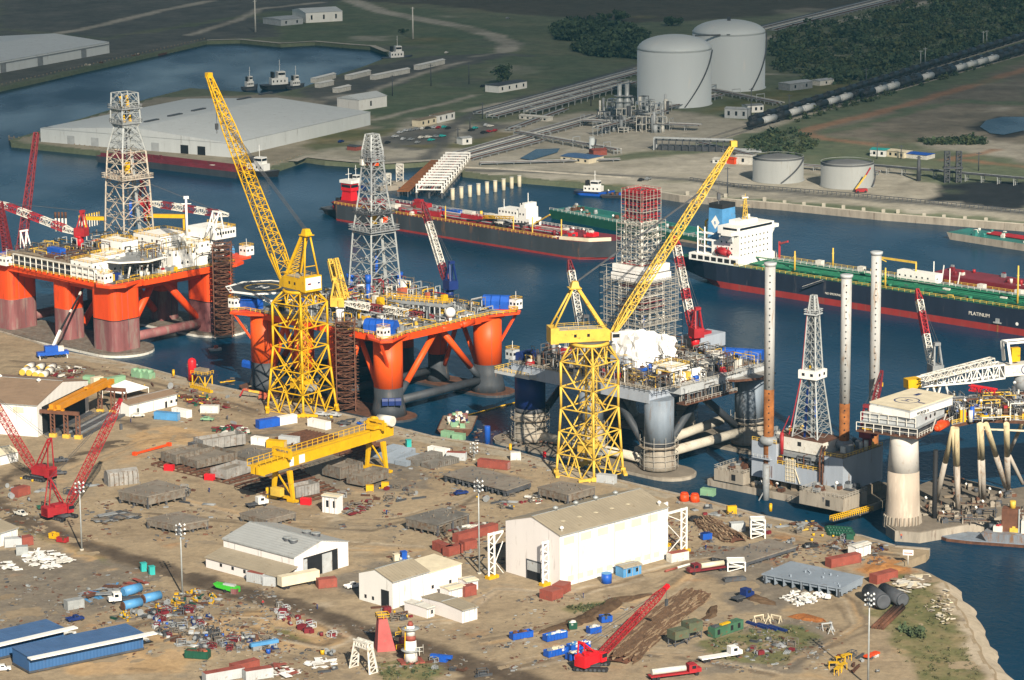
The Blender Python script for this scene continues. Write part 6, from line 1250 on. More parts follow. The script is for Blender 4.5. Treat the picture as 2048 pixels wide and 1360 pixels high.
for k in range(12):tr.rod(a0.lerp(b0,k/12),a0.lerp(b0,(k+1)/12)+Vector((0,0,1.6 if k % 2 else 0)),.2)
tr.rod(a0,b0,.5).rod(a0+Vector((0,0,-2.5)),b0+Vector((0,0,-2.5)),.5);tr.build('under_deck_truss',t)
fx=Fr(G(1912,838,zt+.6),radians(10));
def gearpx(t,poly,z,n,pal,hmax,seed):
    rd=random.Random(seed);q=[G(*p,z) for p in poly];k=0
    while k<n:
        a,b,c=rd.sample(q,3);u,v=rd.random(),rd.random();u,v=(1-u,1-v) if u+v>1 else (u,v);p=a+(b-a)*u+(c-a)*v;g=Fr(Vector((p.x,p.y,0)),radians(10));gear(t,g,0,.1,0,.1,z,1,pal,hmax,seed*100+k);k+=1

w_=MB().mat(GRYB).hexa([fx(0,4,0),fx(5,4,0),fx(5,9,0),fx(0,9,0),fx(1.5,4,3.5),fx(4,4,3.5),fx(4,9,3.5),fx(1.5,9,3.5)]).box(fx,6,17,4,9,0,2.0).box(fx,17,24,5,12,0,3.4);w_.build('module',t)
gearpx(t,[(1775,1048),(1900,1046),(2046,1008),(2016,985),(1890,958)],3.45,60,[CONC,RUST,PRIM,TIMB,MUD,GRYD],1.3,45);pipework(t,Fr(Vector((P.x+6,P.y-2,0)),-.15),0,34,0,22,3.45,50,46,(CONC,RUST,TIMB),1.2);gearpx(t,[(1908,846),(1962,834),(2060,836),(2060,796),(1925,800)],zt+.6,90,[GRY,GRYL,YEL,RED,WHID,GRYD,BLU,RUST,YEL],4,seed=41);gear(t,F,1,Lx,12,Ly,zt+3.6,12,[GRY,YELP,WHID,GRYD],2,seed=42);Fq=Fr(G(1912,846,zt+.6),radians(8));Fq.O.z=0;pipework(t,Fq,0,26,0,22,zt+.6,170,43,(GRY,YELP,WHID,RUST,GRYD),5);gear(t,F,-1,Lx,0,Ly,zt+.4,14,[YEL,RED,OCON,GRY],1.8,seed=44)
# white lattice boom at rest, its crane and rests
PC=G(2034,775,zt+1);zc=ZT(PC,738);A=G(1836,764,zc-1.5);B=VP(2003,738,PC,radians(12));B=G(2003,740,zc)
up=Vector((0,0,1));bm=MB().mat(WHI).lattice(A,A.lerp(B,.6),2.6,4.2,9,.45,.26).lattice(A.lerp(B,.6),B,4.2,4.4,6,.45,.26);Cx=MB().mat(WHID).box(Fr(B,atan2((B-A).y,(B-A).x)),0,14,-2.4,2.4,-1.8,1.8);cr=Cx.build('deck_crane',t);bm.build('boom',cr)
d=(B-A).normalized();MB().mat(YEL).rod(A-d*4.2,A+d*.2,3.6,3.0).build('boom_head',cr);gB=Fr(B,atan2(d.y,d.x));e=MB().mat(BLUD)
for i in range(20):
    a0,a1=2*pi*i/20,2*pi*(i+1)/20;e.add([gB(7+1.3*cos(a0)*1.0,-2.46,.1+1.5*sin(a0)),gB(7+1.3*cos(a1),-2.46,.1+1.5*sin(a1)),gB(7+1.0*cos(a1),-2.46,.1+1.15*sin(a1)),gB(7+1.0*cos(a0),-2.46,.1+1.15*sin(a0))],[(0,1,2,3)])
e.build('emblem',cr);MB().mat(WHI).rod(gB(2,-2.4,2.4),gB(1,-2,9),.8).rod(gB(13,-2.4,2.4),gB(9,-2,9),.7).rod(gB(2,2.4,2.4),gB(1,2,9),.8).rod(gB(13,2.4,2.4),gB(9,2,9),.7).rod(gB(1,-2,9),gB(9,-2,9),.6).rod(gB(1,2,9),gB(9,2,9),.6).rod(gB(1,-2,9),gB(1,2,9),.6).mat(YEL).box(gB,3,6,-1,1,2.5,7).build('crane_mast',cr)
MB().mat(GRY).cyl(Vector((B.x,B.y,zt))+d*7,Vector((B.x,B.y,B.z-2.2))+d*7,2.2,n=14).build('pedestal',cr)
for s in (0.15,.3):p=A.lerp(B,s);q=MB().mat(WHI);[q.rod(Vector((p.x+o,p.y+o2,zt)),Vector((p.x+o*.3,p.y+o2*.3,p.z-1.4)),.4) for o in (-2,2) for o2 in (-1.5,1.5)];q.build('boom_rest',t)
A2,B2=G(1845,757,zc+1),G(1985,722,zc+3);MB().mat(WHID).lattice(A2,B2,1.8,2.2,14,.3,.18).build('pipe_handling_boom',t)
P3=G(1868,775,zt+2);deck_crane(t,P3,radians(105),(1834,578),YELP,[WHID,WHID,WHID,RED,RED,WHID,RED],4,1.8,GRY)
MB().mat(REDB).lattice(G(1940,775,zt+5),G(1992,783,zt+5),1.6,1.4,8,.3,.2).build('jib_section',t)

# ---- old grey workboat alongside
F,L=FR((1872,1082),(2070,1096),0);F=Fr(F.O,F.az);t=thing('workboat','rust streaked grey workboat with square brown funnel moored below the submersible rig','boat',F);Lb=40
pts=[F(-1,4),F(3,0.3),F(10,-.8),F(Lb,-.8),F(Lb,9),F(8,9),F(2,7)];MB().mat(RUST).prism(pts,-1,.9).mat(BLUSH).prism([p.lerp(F(20,4),.02) for p in pts],.9,1.1).build('hull',t)
MB().mat(paint('rusty_boat_grey',(.20,.22,.25),.3,.35,.7,.4,(.20,.11,.06),streak=True)).hexa([F(15,-.3,1.1),F(Lb,-.3,1.1),F(Lb,8.5,1.1),F(16,8.5,1.1),F(13.5,-.6,3.6),F(Lb,-.6,3.6),F(Lb,8.8,3.6),F(15,8.8,3.6)]).build('bulwark',t);MB().mat(BRN).box(F,19,24,3,7,3.6,10.5).mat(GALV).rod(F(24.2,2.8,3.6),F(24.2,2.8,10.8),.4).build('funnel',t)
MB().mat(WHID).box(F,25,32,2,8,3.6,7.5).build('wheelhouse',t);gear(t,F,14,34,0,8,3.6,14,[RUST,RED,WHID,YELP,GRYD],2.4,seed=51,smax=3);P=F(22,5,10.5);MB().mat(YELP).cyl(P,P+Vector((0,0,2.2)),.9,n=12).build('vent_cowl',t)

# ------------------------------------------------------------------ ships
def ship_hull(t,F,L,B,zd,zb,mu,ml,deckm,bow=26,stern=14,rake=7,sheer=1.5,cr=4,fc=0,fcl=14,side0=0):
    # x from stern to bow, y 0 = near side, y B = far side
    n=26;S=[]
    for i in range(n+1):
        x=L*i/n;hb=1.0;hw_=1.0
        if x<stern:hb=.72+.28*sin(pi/2*x/stern);hw_=.15+.85*sin(pi/2*x/stern)
        if x>L-bow:q=(x-(L-bow))/bow;hb=cos(pi/2*q**1.6)*.97+.03;hw_=max(.01,cos(pi/2*min(1,q*1.12)**1.2))
        sh=sheer*max(0,(x-(L-bow*1.5))/(bow*1.5))**2;S.append((x,hb*B/2,hw_*B/2,zd+sh))
    rows=[]
    for x,hb,hw_,z in S:
        xx=x;k=x/L;rk=rake*max(0,(x-(L-bow))/bow)
        r=[]
        for s in (-1,1):
            r.append([F(xx-rk-(0 if x>stern else -cr*(1-x/stern)),B/2+s*hw_,-1.2),F(xx-rk-(0 if x>stern else -cr*(1-x/stern)),B/2+s*hw_,zb*.2),F(xx-rk*.8,B/2+s*(hw_*.8+hb*.2) if x<stern or x>L-bow else B/2+s*hb,zb),F(xx,B/2+s*hb,z)])
        rows.append(r)
    mb=MB();m2=MB()
    for i in range(n):
        for s in (0,1):
            for j in range(3):
                q=[rows[i][s][j],rows[i+1][s][j],rows[i+1][s][j+1],rows[i][s][j+1]];q=q if s==0 else q[::-1]
                mb.mat(ml if j<2 else mu).add(q,[(0,1,2,3)])
        mb.mat(deckm).add([rows[i][0][3],rows[i+1][0][3],rows[i+1][1][3],rows[i][1][3]],[(0,1,2,3)])
    for j in range(3):mb.mat(ml if j<2 else mu).add([rows[0][1][j],rows[0][0][j],rows[0][0][j+1],rows[0][1][j+1]],[(0,1,2,3)])
    mb.build('hull',t);return S,rows
NAVY=paint('navy_hull_paint',(.018,.024,.042),.25,.12,.45,.08,(.06,.06,.07),streak=True);BOOT=paint('red_boot_topping',(.27,.028,.024),.2,.1,.6,.25,(.20,.07,.05),streak=True)
a,b=G(1444,575,0),G(2048,671,0);F=Fr(a,atan2((b-a).y,(b-a).x));F=Fr(F(-27,-1.0),F.az);F.O.z=0;Ls,B=212.0,28.0;zk=ZT(F.O+F.x*130,0) if False else 10.3
t=thing('tanker','navy and red hulled tanker with green deck, white bridge and blue funnel','ship',F);TK=t
S,rows=ship_hull(t,F,Ls,B,zk,2.7,NAVY,BOOT,GRN,30,30,7,2.5,10)
MB().mat(WHI).hexa([F(Ls-30,.8,zk+.3),F(Ls-12,4.3,zk+1.2),F(Ls-12,4.6,zk+1.2),F(Ls-30,1.1,zk+.3),F(Ls-30,.8,zk+1.6),F(Ls-12,4.3,zk+3),F(Ls-12,4.6,zk+3),F(Ls-30,1.1,zk+1.6)]).build('bulwark',t)
MB().mat(YELP).rail([F(34,.4,zk),F(Ls-32,.4,zk+.2)],1.1,.14,3).rail([F(34,B-.4,zk),F(Ls-32,B-.4,zk)],1.1,.14,3).build('railing',t)
def blk(x0,x1,y0,y1,z0,z1,m=WHI,name='deck_house',win=True,nz=1):
    o=MB().mat(m).box(F,x0,x1,y0,y1,z0,z1).build(name,t)
    if win:
        w=MB().mat(GLS)
        for r in range(nz):
            z=z0+(z1-z0)*(r+.5)/nz
            for k in range(int((y1-y0)/2.6)):w.box(F,x1-.02,x1+.05,y0+1+k*2.6,y0+1.7+k*2.6,z-.3,z+.4)
            for k in range(int((x1-x0)/2.8)):w.box(F,x0+1+k*2.8,x0+1.7+k*2.8,y0-.05,y0+.02,z-.3,z+.4)
        w.build('window',o)
    return o
blk(9,36,.6,B-.6,zk,zk+3.0,WHI,'poop_house',False)
w=MB().mat(DRK)
for k in range(7):w.box(F,10.5+k*3.6,13.1+k*3.6,.52,.62,zk+.7,zk+2.4)
w.build('window',t)
blk(24,35,2.5,B-2.5,zk+3,zk+13,WHI,'accommodation_block',True,4);blk(20,24,2.5,B-2.5,zk+3,zk+9,WHI,'accommodation_block',False)
for k in range(4):MB().mat(WHI).box(F,12,20,2.5,5.5,zk+3+k*2.9,zk+3.3+k*2.9).rod(F(12.2,2.7,zk+3+k*2.9),F(12.2,2.7,zk+5.9+k*2.9),.5).rod(F(16,2.7,zk+3+k*2.9),F(16,2.7,zk+5.9+k*2.9),.5).build('gallery',t)
br=blk(24,35,1.5,B-1.5,zk+13,zk+16.3,WHI,'bridge',False);MB().mat(WHI).box(F,29,34.5,-2.5,B+2.5,zk+13.1,zk+14.6).build('bridge_wing',br);MB().mat(GLS).box(F,34.98,35.06,3,B-3,zk+14.9,zk+15.9).box(F,27,34.5,1.44,1.52,zk+14.9,zk+15.9).build('window',br)
for y in (0.5,B-.5):MB().mat(WHI).hexa([F(30,y,zk+10),F(33,y,zk+10),F(33,y+.2,zk+10),F(30,y+.2,zk+10),F(30,y-2.6 if y<5 else y,zk+13.1),F(34,y-2.6 if y<5 else y,zk+14.6),F(34,y+.2 if y<5 else y+2.6,zk+14.6),F(30,y+.2 if y<5 else y+2.6,zk+14.6)]).build('wing_bracket',br)
blk(25,31,8,B-8,zk+16.3,zk+18,WHI,'wheelhouse_top',False)
P=F(29,B/2,zk+18);q=MB().mat(YELP);q.lattice(P,P+Vector((0,0,9)),2.2,.8,5,.22,.16).rod(P+Vector((-2,0,6)),P+Vector((2,0,6)),.2).rod(P+Vector((0,-3,3.5)),P+Vector((0,3,3.5)),.25).rod(P,P+Vector((0,0,11)),.18).mat(WHI).box(Fr(P,.4),-1.4,1.4,-.2,.2,9,9.5);q.build('radar_mast',t)
fu=MB().mat(BLUL).hexa([F(13,8,zk+3),F(21.5,8,zk+3),F(21.5,18,zk+3),F(13,18,zk+3),F(13.6,8.6,zk+22),F(20.8,8.6,zk+22),F(20.8,17.4,zk+22),F(13.6,17.4,zk+22)]).mat(BLK).box(F,13.5,20.9,8.5,17.5,zk+22.01,zk+24).build('funnel',t)
e=MB().mat(WHI);e.add([F(17.2-2.3,8.38,zk+16),F(17.2,8.28,zk+13),F(17.2+2.3,8.38,zk+16),F(17.2,8.5,zk+19)],[(0,1,2,3)]);e.build('emblem',fu);lettering('B',F(16.6,8.24,zk+15.1),F.x,1.9,BLUL,fu,'emblem_letter',.03)
MB().mat(YEL).rod(F(9,12,zk+3),F(9,12,zk+15),.9).rod(F(9,12,zk+15),F(13,12,zk+18),.6).rod(F(9,12,zk+10),F(5,12,zk+12),.3).build('stores_crane',t);MB().mat(WHI).cyl(F(26,20,zk+16.3),F(26,20,zk+19),.8,n=10).build('satellite_dome',t)
for y,s in ((1.4,-1),(B-1.4,1)):
    g=Fr(F(27,y-s*.0,zk+5),F.az);lb=MB().mat(RED).cyl(g(-3,0,0),g(3,0,0),1.4,n=12).cyl(g(3,0,0),g(4.4,0,.2),1.4,.4,12).cyl(g(-4.4,0,.2),g(-3,0,0),.4,1.4,12).box(g,-2,1,-.8,.8,1.1,2).build('lifeboat',t);MB().mat(RED).rod(g(-3,0,-2),g(-3,0,2.5),.4).rod(g(3,0,-2),g(3,0,2.5),.4).build('davit',lb)
mb=MB().mat(RED).rod(F(40,B-4,zk),F(40,B-4,zk+8),.9).rod(F(40,B-4,zk+7),F(46,B-6,zk+9),.8).build('hose_crane',t)
GRN2=paint('light_deck_green',(.02,.16,.085),.25,.3,.6)
for k in range(14):                          # cargo lines, catwalk and deck fittings
    y=6+k*1.2;MB().mat(random.choice([GRN,GRN2,GRN2,GRY])).cyl(F(38,y,zk+.7),F(Ls-38,y,zk+.7+.3*(k % 3)),.3,n=6).build('cargo_pipe',t)
cw=MB().mat(GRN2).box(F,36,Ls-34,12.5,14,zk+2.2,zk+2.4).mat(WHID).rail([F(36,12.5,zk+2.4),F(Ls-34,12.5,zk+2.4)],1.1,.14,3).build('catwalk',t)
for k in range(16):
    x=44+k*8;q=MB().mat(GRN2).rod(F(x,1.5,zk+.35),F(x,B-1.5,zk+.35),.5).cyl(F(x+3,4+(k*7) % 18,zk),F(x+3,4+(k*7) % 18,zk+1.3),.9,n=10);q.build('deck_frame',t)
rd=random.Random(5)
for k in range(40):x,y=rd.uniform(40,Ls-30),rd.uniform(2,B-2);MB().mat(rd.choice([GRN2,GRN,WHID,GRN2,YELP,GRYD])).box(Fr(F(x,y,zk),F.az),-rd.uniform(.4,2),rd.uniform(.4,2),-.6,.6,0,rd.uniform(.6,2)).build('deck_fitting',t)
blk(108,127,B-13,B-8,zk+1.5,zk+5.4,WHI,'manifold_house',True)
g=MB().mat(YELP)
for x in (96,116):g.rod(F(x,17,zk),F(x,17,zk+9),.6)
g.rod(F(96,17,zk+9),F(116,17,zk+9),.8).rod(F(96,17,zk+9),F(96,24,zk+6),.4).build('hose_gantry',t);MB().mat(WHID).cyl(F(92,22,zk+4),F(92,22,zk+10),1.2,n=10).build('crane_pedestal',t)
for k in range(4):MB().mat(WHI).rod(F(120+k*4,B-4,zk+1),F(120+k*4+(k % 2),B-4,zk+9-k),.35).build('loading_arm',t)
for x,y,h in ((62,6,9),(70,B-6,9),(110,4,8),(Ls-40,7,16),(Ls-28,11,13),(Ls-30,B-8,15)):MB().mat(YELP).cyl(F(x,y,zk),F(x,y,zk+h),.45,.3,8).rod(F(x,y-.9,zk+h*.75),F(x,y+.9,zk+h*.75),.2).build('kingpost',t)
for x in (60,82,Ls-70,Ls-52):MB().mat(WHID).box(F,x,x+3,B-5,B-2.5,zk,zk+2.4).build('deck_locker',t)
MB().mat(GRYD).rod(F(82,-.6,zk-.4),F(72,-1.4,zk-4.6),.9,.3).mat(WHID).rod(F(82,-1,zk+.3),F(72,-1.8,zk-3.8),.14).build('gangway_ladder',t)
P=G(1937,629,0);yb_=F.loc(VP(1937,629,F(0,-.15),F.az));q=VP(1937,628,F(0,-.12),F.az);lettering('PLATINUM',F(F.loc(q)[0],-.12,q.z-.2),F.x,2.1,WHID,t,'ship_name');q=VP(1650,588,F(0,-.08),F.az);lettering('NO SMOKING',F(F.loc(q)[0],-.1,q.z),F.x,1.3,WHID,t,'hull_mark')
q=VP(1995,642,F(0,-.2),F.az);x,_,z=F.loc(q);MB().mat(RUSTO).box(F,x-.35,x+.35,-.1,-.02,z-4.5,z-.9).mat(GALV).box(F,x-.8,x+.8,-.5,-.05,z-.9,z+1).rod(F(x-1.8,-.4,z-.7),F(x+1.8,-.4,z-.7),.5).build('anchor',t);MB().mat(WHI).cyl(F(x+9,-.02,z),F(x+9,.4,z),.7,n=10).build('bow_thruster_mark',t)

# tank barge with red pusher tug
BHUL=paint('rusty_charcoal_hull',(.045,.05,.058),.25,.1,.6,.16,(.14,.075,.045),streak=True)
a,b=G(652,438,0),G(1150,519,0);F=Fr(a,atan2((b-a).y,(b-a).x));F.O.z=0;Lb,B=180.0,25.0;zk=8.0
t=thing('tank_barge','long charcoal tank barge with maroon deck and rusty white bow','barge',F);ship_hull(t,F,Lb,B,zk,1.0,BHUL,BOOT,MAR,20,8,4,1.0,2)
MB().mat(CRM).hexa([F(Lb-26,.0,zk+.1),F(Lb-10,2.2,zk+.5),F(Lb-10,2.6,zk+.5),F(Lb-26,.4,zk+.1),F(Lb-26,0,zk+1.6),F(Lb-10,2.2,zk+2.1),F(Lb-10,2.6,zk+2.1),F(Lb-26,.4,zk+1.6)]).hexa([F(Lb-10,2.2,zk+.5),F(Lb-2.5,9,zk+.9),F(Lb-2.9,9.3,zk+.9),F(Lb-10.4,2.6,zk+.5),F(Lb-10,2.2,zk+2.1),F(Lb-2.5,9,zk+2.5),F(Lb-2.9,9.3,zk+2.5),F(Lb-10.4,2.6,zk+2.1)]).build('bulwark',t)
MB().mat(YELP).rail([F(6,.3,zk),F(Lb-28,.3,zk)],1.2,.16,2.5).mat(WHID).rail([F(6,B-.3,zk),F(Lb-28,B-.3,zk)],1.2,.16,2.5).build('railing',t)
for k in range(8):MB().mat(random.choice([RED,MAR,GRY,RUST,WHID])).cyl(F(16,8+k*1.2,zk+.8),F(Lb-34,8+k*1.2,zk+.8),.32,n=6).build('cargo_pipe',t)
for x,y,w_,h,m in ((20,10,7,4,RED),(36,6,6,4,WHID),(46,14,9,5,RED),(52,3,4,2.4,RED),(62,7,9,3.4,RED),(84,8,14,4.5,RED),(92,16,10,3,GRN),(104,12,6,3,GRY),(110,4,5,2.5,BLK),(125,9,6,2.2,RED),(146,10,5,3,RED),(152,8,2.5,2.5,REDB),(158,14,4,2.6,REDB),(60,18,12,2.2,BLU)):
    o=MB().mat(m).box(F,x,x+w_,y,y+4,zk,zk+h*.7).mat(random.choice([WHID,GRY,m])).box(F,x+.5,x+w_*.5,y+.6,y+3,zk+h*.7,zk+h).rail([F(x,y,zk+h*.7),F(x+w_,y,zk+h*.7)],1,.14,2);o.build('deck_house',t)
for k in range(9):g=Fr(F(96+k*3.4,4+(k*5) % 12,zk+1.4),F.az+k*.7);MB().mat(BLK).cyl(g(-4,0,0),g(4,0,.4),.45,n=8).build('cargo_hose',t)
MB().mat(YEL).lattice(F(98,9,zk+3),F(118,7,zk+5),1.2,1.0,9,.22,.15).build('hose_crane',t)
for x,h in ((132,7),(150,8),(120,6),(76,6)):MB().mat(YELP).rod(F(x,6,zk),F(x,6,zk+h),.5).build('kingpost',t)
gear(t,F,10,Lb-20,2,B-2,zk,46,[RED,WHID,GRY,MAR,YELP,GRYD,RUST],2,seed=61,smax=3)
F_=F;qx=F.loc(G(1030,436,zk))[0]
for x0,x1,z0,z1 in ((0,22,0,3.6),(2,14,3.61,6.8),(15,20,3.61,8.5),(16,19,8.51,10.5)):
    o=MB().mat(WHI).box(F,qx+x0,qx+x1,15,23,zk+z0,zk+z1).build('deck_house',t);w=MB().mat(GLS)
    for k in range(int((x1-x0)/2)):w.box(F,qx+x0+.7+k*2,qx+x0+1.5+k*2,14.95,15.02,zk+z0+1.4,zk+z0+2.3)
    w.build('window',o)
MB().mat(WHI).rod(F(qx+17.5,19,zk+10),F(qx+17.5,19,zk+15),.3).rod(F(qx+4,17,zk+6.8),F(qx+4,17,zk+11),.25).mat(YELP).rod(F(qx+22,18,zk+1),F(qx+34,16,zk+7),.6).build('mast',t)
# tugs
def tug(lab,P,az,L,B,hm,sm,tower=None,name='tugboat',mast=True,group=None,fun=BLK,zs=1.0):
    P=Vector(P);F=Fr(Vector((P.x,P.y,0))-Vector((0,0,0)),az);F=Fr(F(-L/2,-B/2),az);F.O.z=0;t=thing(name,lab,'tug',F,group)
    ship_hull(t,F,L,B,2.0*zs,.6,hm,hm,GRYD,L*.35,L*.2,L*.05,1.2,1.0)
    MB().mat(BLK).rod(F(1,.1,1.6*zs),F(L*.66,.0,1.7*zs),.5).build('fender',t)
    h=MB().mat(sm).box(F,L*.25,L*.68,B*.2,B*.8,2*zs,4.8*zs).build('deck_house',t);w=MB().mat(GLS)
    for k in range(4):w.box(F,L*.28+k*L*.1,L*.28+k*L*.1+.8,B*.2-.05,B*.2+.02,3*zs,3.9*zs)
    w.build('window',h);z=4.8*zs
    if tower:
        q=MB().mat(tower).hexa([F(L*.40,B*.26,z),F(L*.62,B*.26,z),F(L*.62,B*.74,z),F(L*.40,B*.74,z),F(L*.43,B*.3,z+6),F(L*.6,B*.3,z+6),F(L*.6,B*.7,z+6),F(L*.43,B*.7,z+6)]).build('tower',t);z+=6
    wh=MB().mat(sm if not tower else tower).box(F,L*.42,L*.62,B*.24,B*.76,z,z+2.7*zs).build('wheelhouse',t);MB().mat(GLS).box(F,L*.43,L*.61,B*.24-.05,B*.24+.02,z+1.2*zs,z+2.2*zs).box(F,L*.62-.02,L*.62+.05,B*.27,B*.73,z+1.2*zs,z+2.2*zs).build('window',wh)
    if tower:MB().mat(WHI).box(F,L*.40,L*.64,B*.2,B*.8,z+3.8,z+5.2).build('visor',t)
    MB().mat(fun).box(F,L*.28,L*.34,B*.3,B*.42,z if not tower else 4.8,(z if not tower else 4.8)+2.6*zs).box(F,L*.28,L*.34,B*.58,B*.7,z if not tower else 4.8,(z if not tower else 4.8)+2.6*zs).build('funnel',t)
    zm=z+2.7*zs
    MB().mat(WHI).rod(F(L*.5,B*.5,zm),F(L*.5,B*.5,zm+5*zs),.25).rod(F(L*.5,B*.3,zm+3*zs),F(L*.5,B*.7,zm+3*zs),.18).build('mast',t);return t,F
P=F(-12,B*.6,0);tt,Ft=tug('black tugboat with tall red tower wheelhouse notched into the charcoal barge',F(2,B*.55,0),F.az,34,10,BLK,RED,REDB,zs=1.4)
tug('white tugboat with blue hull working a small barge by the far quay',G(1190,390,0),radians(-25),22,7,BLU,WHI)
tug('white and black tugboat moored at the end of the maroon barge by the warehouse',G(520,350,0),radians(-35),27,8.5,BLK,WHI,zs=1.3)
tug('white harbour tug with tall black mast in the basin behind the big warehouse',G(560,177,0),radians(25),26,9,BLK,WHI,zs=1.5)
tug('small white launch left of the harbour tug in the basin',G(500,180,0),radians(35),12,5,GRYD,WHI,zs=1.2,name='launch');tug('small white launch right of the harbour tug in the basin',G(592,178,0),radians(35),13,5,GRYD,WHI,zs=1.2,name='launch')
tug('white workboat moored at the head of the basin',G(795,122,0),radians(20),22,8,GRYD,WHI,zs=1.4);tug('small white boat moored between the red tug and the trestle',G(712,378,0),radians(-35),14,5,BLUD,WHI)
# other barges
def barge(lab,a,b,B,zd,hm,dm,extras=0,seed=1,cargo=None,open_=False,name='barge'):
    A,Bp=G(*a,0),G(*b,0);F=Fr(A,atan2((Bp-A).y,(Bp-A).x));F.O.z=0;L=(Bp-A).length;t=thing(name,lab,'barge',F)
    MB().mat(hm).hexa([F(2.5,0,-1),F(L-2.5,0,-1),F(L-2.5,B,-1),F(2.5,B,-1),F(0,0,zd),F(L,0,zd),F(L,B,zd),F(0,B,zd)]).build('hull',t)
    MB().mat(dm).box(F,.4,L-.4,.4,B-.4,zd+.01,zd+.12).build('deck',t)
    if open_:
        for y in (1.2,B-1.4):MB().mat(dm).box(F,3,L-6,y,y+.3,zd+.12,zd+1.9).build('coaming',t)
    if cargo:gear(t,F,3,L-3,1.5,B-1.5,zd+.12,extras,cargo,2,seed=seed,smax=3)
    return t,F,L
WINE=paint('wine_red_deck',(.17,.022,.035),.2,.12,.7,.2,(.10,.03,.03))
barge('long wine red hopper barge moored along the pier by the big warehouse',(191,324),(478,358),13,3.4,HULLG,WINE,8,71,[WINE,WHID,RUST],True)
barge('rusty flat barge with low pile of scrap alongside the basin fender wall',(168,142),(335,108),9,1.4,RUST,CONCL,6,72,[CONCL,RUST])
TEALD=paint('sea_green_deck',(.03,.17,.15),.2,.1,.6,.2,(.08,.12,.1))
t,F,L=barge('green decked tank barge with red pipes moored off the far quay at the right',(1893,478),(2110,512),16,3.2,CONC,TEALD,14,73,[TEALD,WHID,GRND])
for k in range(6):MB().mat(RED).cyl(F(18,7+k*1.1,4),F(L-4,7+k*1.1,4),.4,n=6).build('cargo_pipe',t)
t,F,L=barge('maroon decked barge lying behind the tanker bow',(1855,576),(2110,616),16,6.5,MAR,WINE,16,74,[WHID,MAR,RED,GRY])
t,F,L=barge('long sea green barge behind the scaffolded derrick',(1098,436),(1440,502),15,4.0,GRND,TEALD,40,75,[GRY,GALV,TEALD,RUST,TIMB,GRYL])
MB().mat(TEALD).box(F,L*.1,L,B*.4,B*.45,4.1,6.2).mat(WHID).rail([F(0,.4,4),F(L,.4,4)],1.2,.14,3).build('deck_pipe',t)
barge('low timber decked barge behind the tanker stern',(1350,490),(1450,506),16,2.0,GRYD,TIMB,14,76,[TIMB,RUST,GRY]);barge('small black spud barge with blue cabin pushed by the blue tug',(1200,396),(1262,397),7,1.2,BLK,GRYD,5,77,[BLU,RUST,GRYD])
t,F,L=barge('rusty scrap laden barge moored between the orange rig and the quay',yc(345,262),yc(605,265),20,2.4,RUST,TIMB,48,78,[TIMB,WHID,RUST,GRNP,BLUD,CRM,REDM]);
# ------------------------------------------------------------------ the far terminal
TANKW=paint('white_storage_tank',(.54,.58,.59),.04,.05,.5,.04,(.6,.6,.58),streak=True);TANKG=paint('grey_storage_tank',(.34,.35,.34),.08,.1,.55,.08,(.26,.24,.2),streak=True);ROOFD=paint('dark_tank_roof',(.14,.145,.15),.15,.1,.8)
def storage(lab,px,row,rpx,rim,apex,m,roof=None,st0=0.,dome=True):
    P=G(px,row);d=(G(px+rpx,row)-P).length;H=ZT(P,rim)-LAND;A=ZT(P,apex)-LAND;t=thing('storage_tank',lab,'storage tank',P)
    MB().mat(m).lathe(P,[(d+.6,0),(d+.6,.4),(d,.41),(d,H)],56).build('shell',t)
    n=9;pr=[(d*sin(pi/2*(1-k/n))*1.0+.01,H+(A-H)*(1-(1-cos(pi/2*k/n)) if False else sin(pi/2*k/n))) for k in range(n+1)] if dome else [(d+.2,H+.02),(d*.5,H+(A-H)*.5),(.1,A)]
    MB().mat(roof or m).lathe(P,pr,56).build('roof',t);s=MB().mat(GRYD);N=26
    for k in range(N):
        a0,a1=st0+k*1.1/N,st0+(k+1)*1.1/N;p=lambda a,q:P+Vector((cos(a)*(d+.7),sin(a)*(d+.7),.5+(H-.5)*q));s.rod(p(a0,k/N),p(a1,(k+1)/N),.7,.5)
    s.build('stair',t);r=MB().mat(m)
    for k in range(40):a,b=2*pi*k/40,2*pi*(k+1)/40;r.rod(P+Vector((cos(a)*d,sin(a)*d,H+1)),P+Vector((cos(b)*d,sin(b)*d,H+1)),.18)
    r.build('railing',t);return t,P,d,H,A
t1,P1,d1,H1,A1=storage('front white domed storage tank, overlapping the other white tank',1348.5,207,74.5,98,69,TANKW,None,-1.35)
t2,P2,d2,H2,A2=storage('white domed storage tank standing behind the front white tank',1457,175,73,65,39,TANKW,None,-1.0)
MB().mat(GRYD).rod(P2+Vector((-2,-d2,H2+1)),P2+Vector((0,0,A2+1.5)),2.2,.5).rod(P2+Vector((-d2*.3,-d2*.98,H2+1)),P2+Vector((-d2*.3-16,-d2*1.1,H2+1)),.9).build('roof_ladder',t2)
storage('grey dark roofed oil tank, left of the pair by the far quay road',1556,360,51,315,306,TANKG,ROOFD,-1.55,False)
storage('grey dark roofed oil tank with red boom lift beside it',1694,371,53,326,317,TANKG,ROOFD,-.6,False)
P=G(1722,385);F=Fr(P,radians(10));t=thing('boom_lift','red boom lift with raised boom beside the grey oil tank','boom lift',F);MB().mat(RED).box(F,-3,3,-1.4,1.4,.5,2).build('chassis',t);MB().mat(YELP).rod(F(-3,0,1.6),VP(1732,350,P,0),.8).mat(RED).rod(VP(1732,350,P,0),VP(1741,335,P,0),.7).build('boom',t);MB().mat(BLK).cyl(F(-2,-1.6,.6),F(-2,1.6,.6),.6).cyl(F(2,-1.6,.6),F(2,1.6,.6),.6).build('wheel',t)
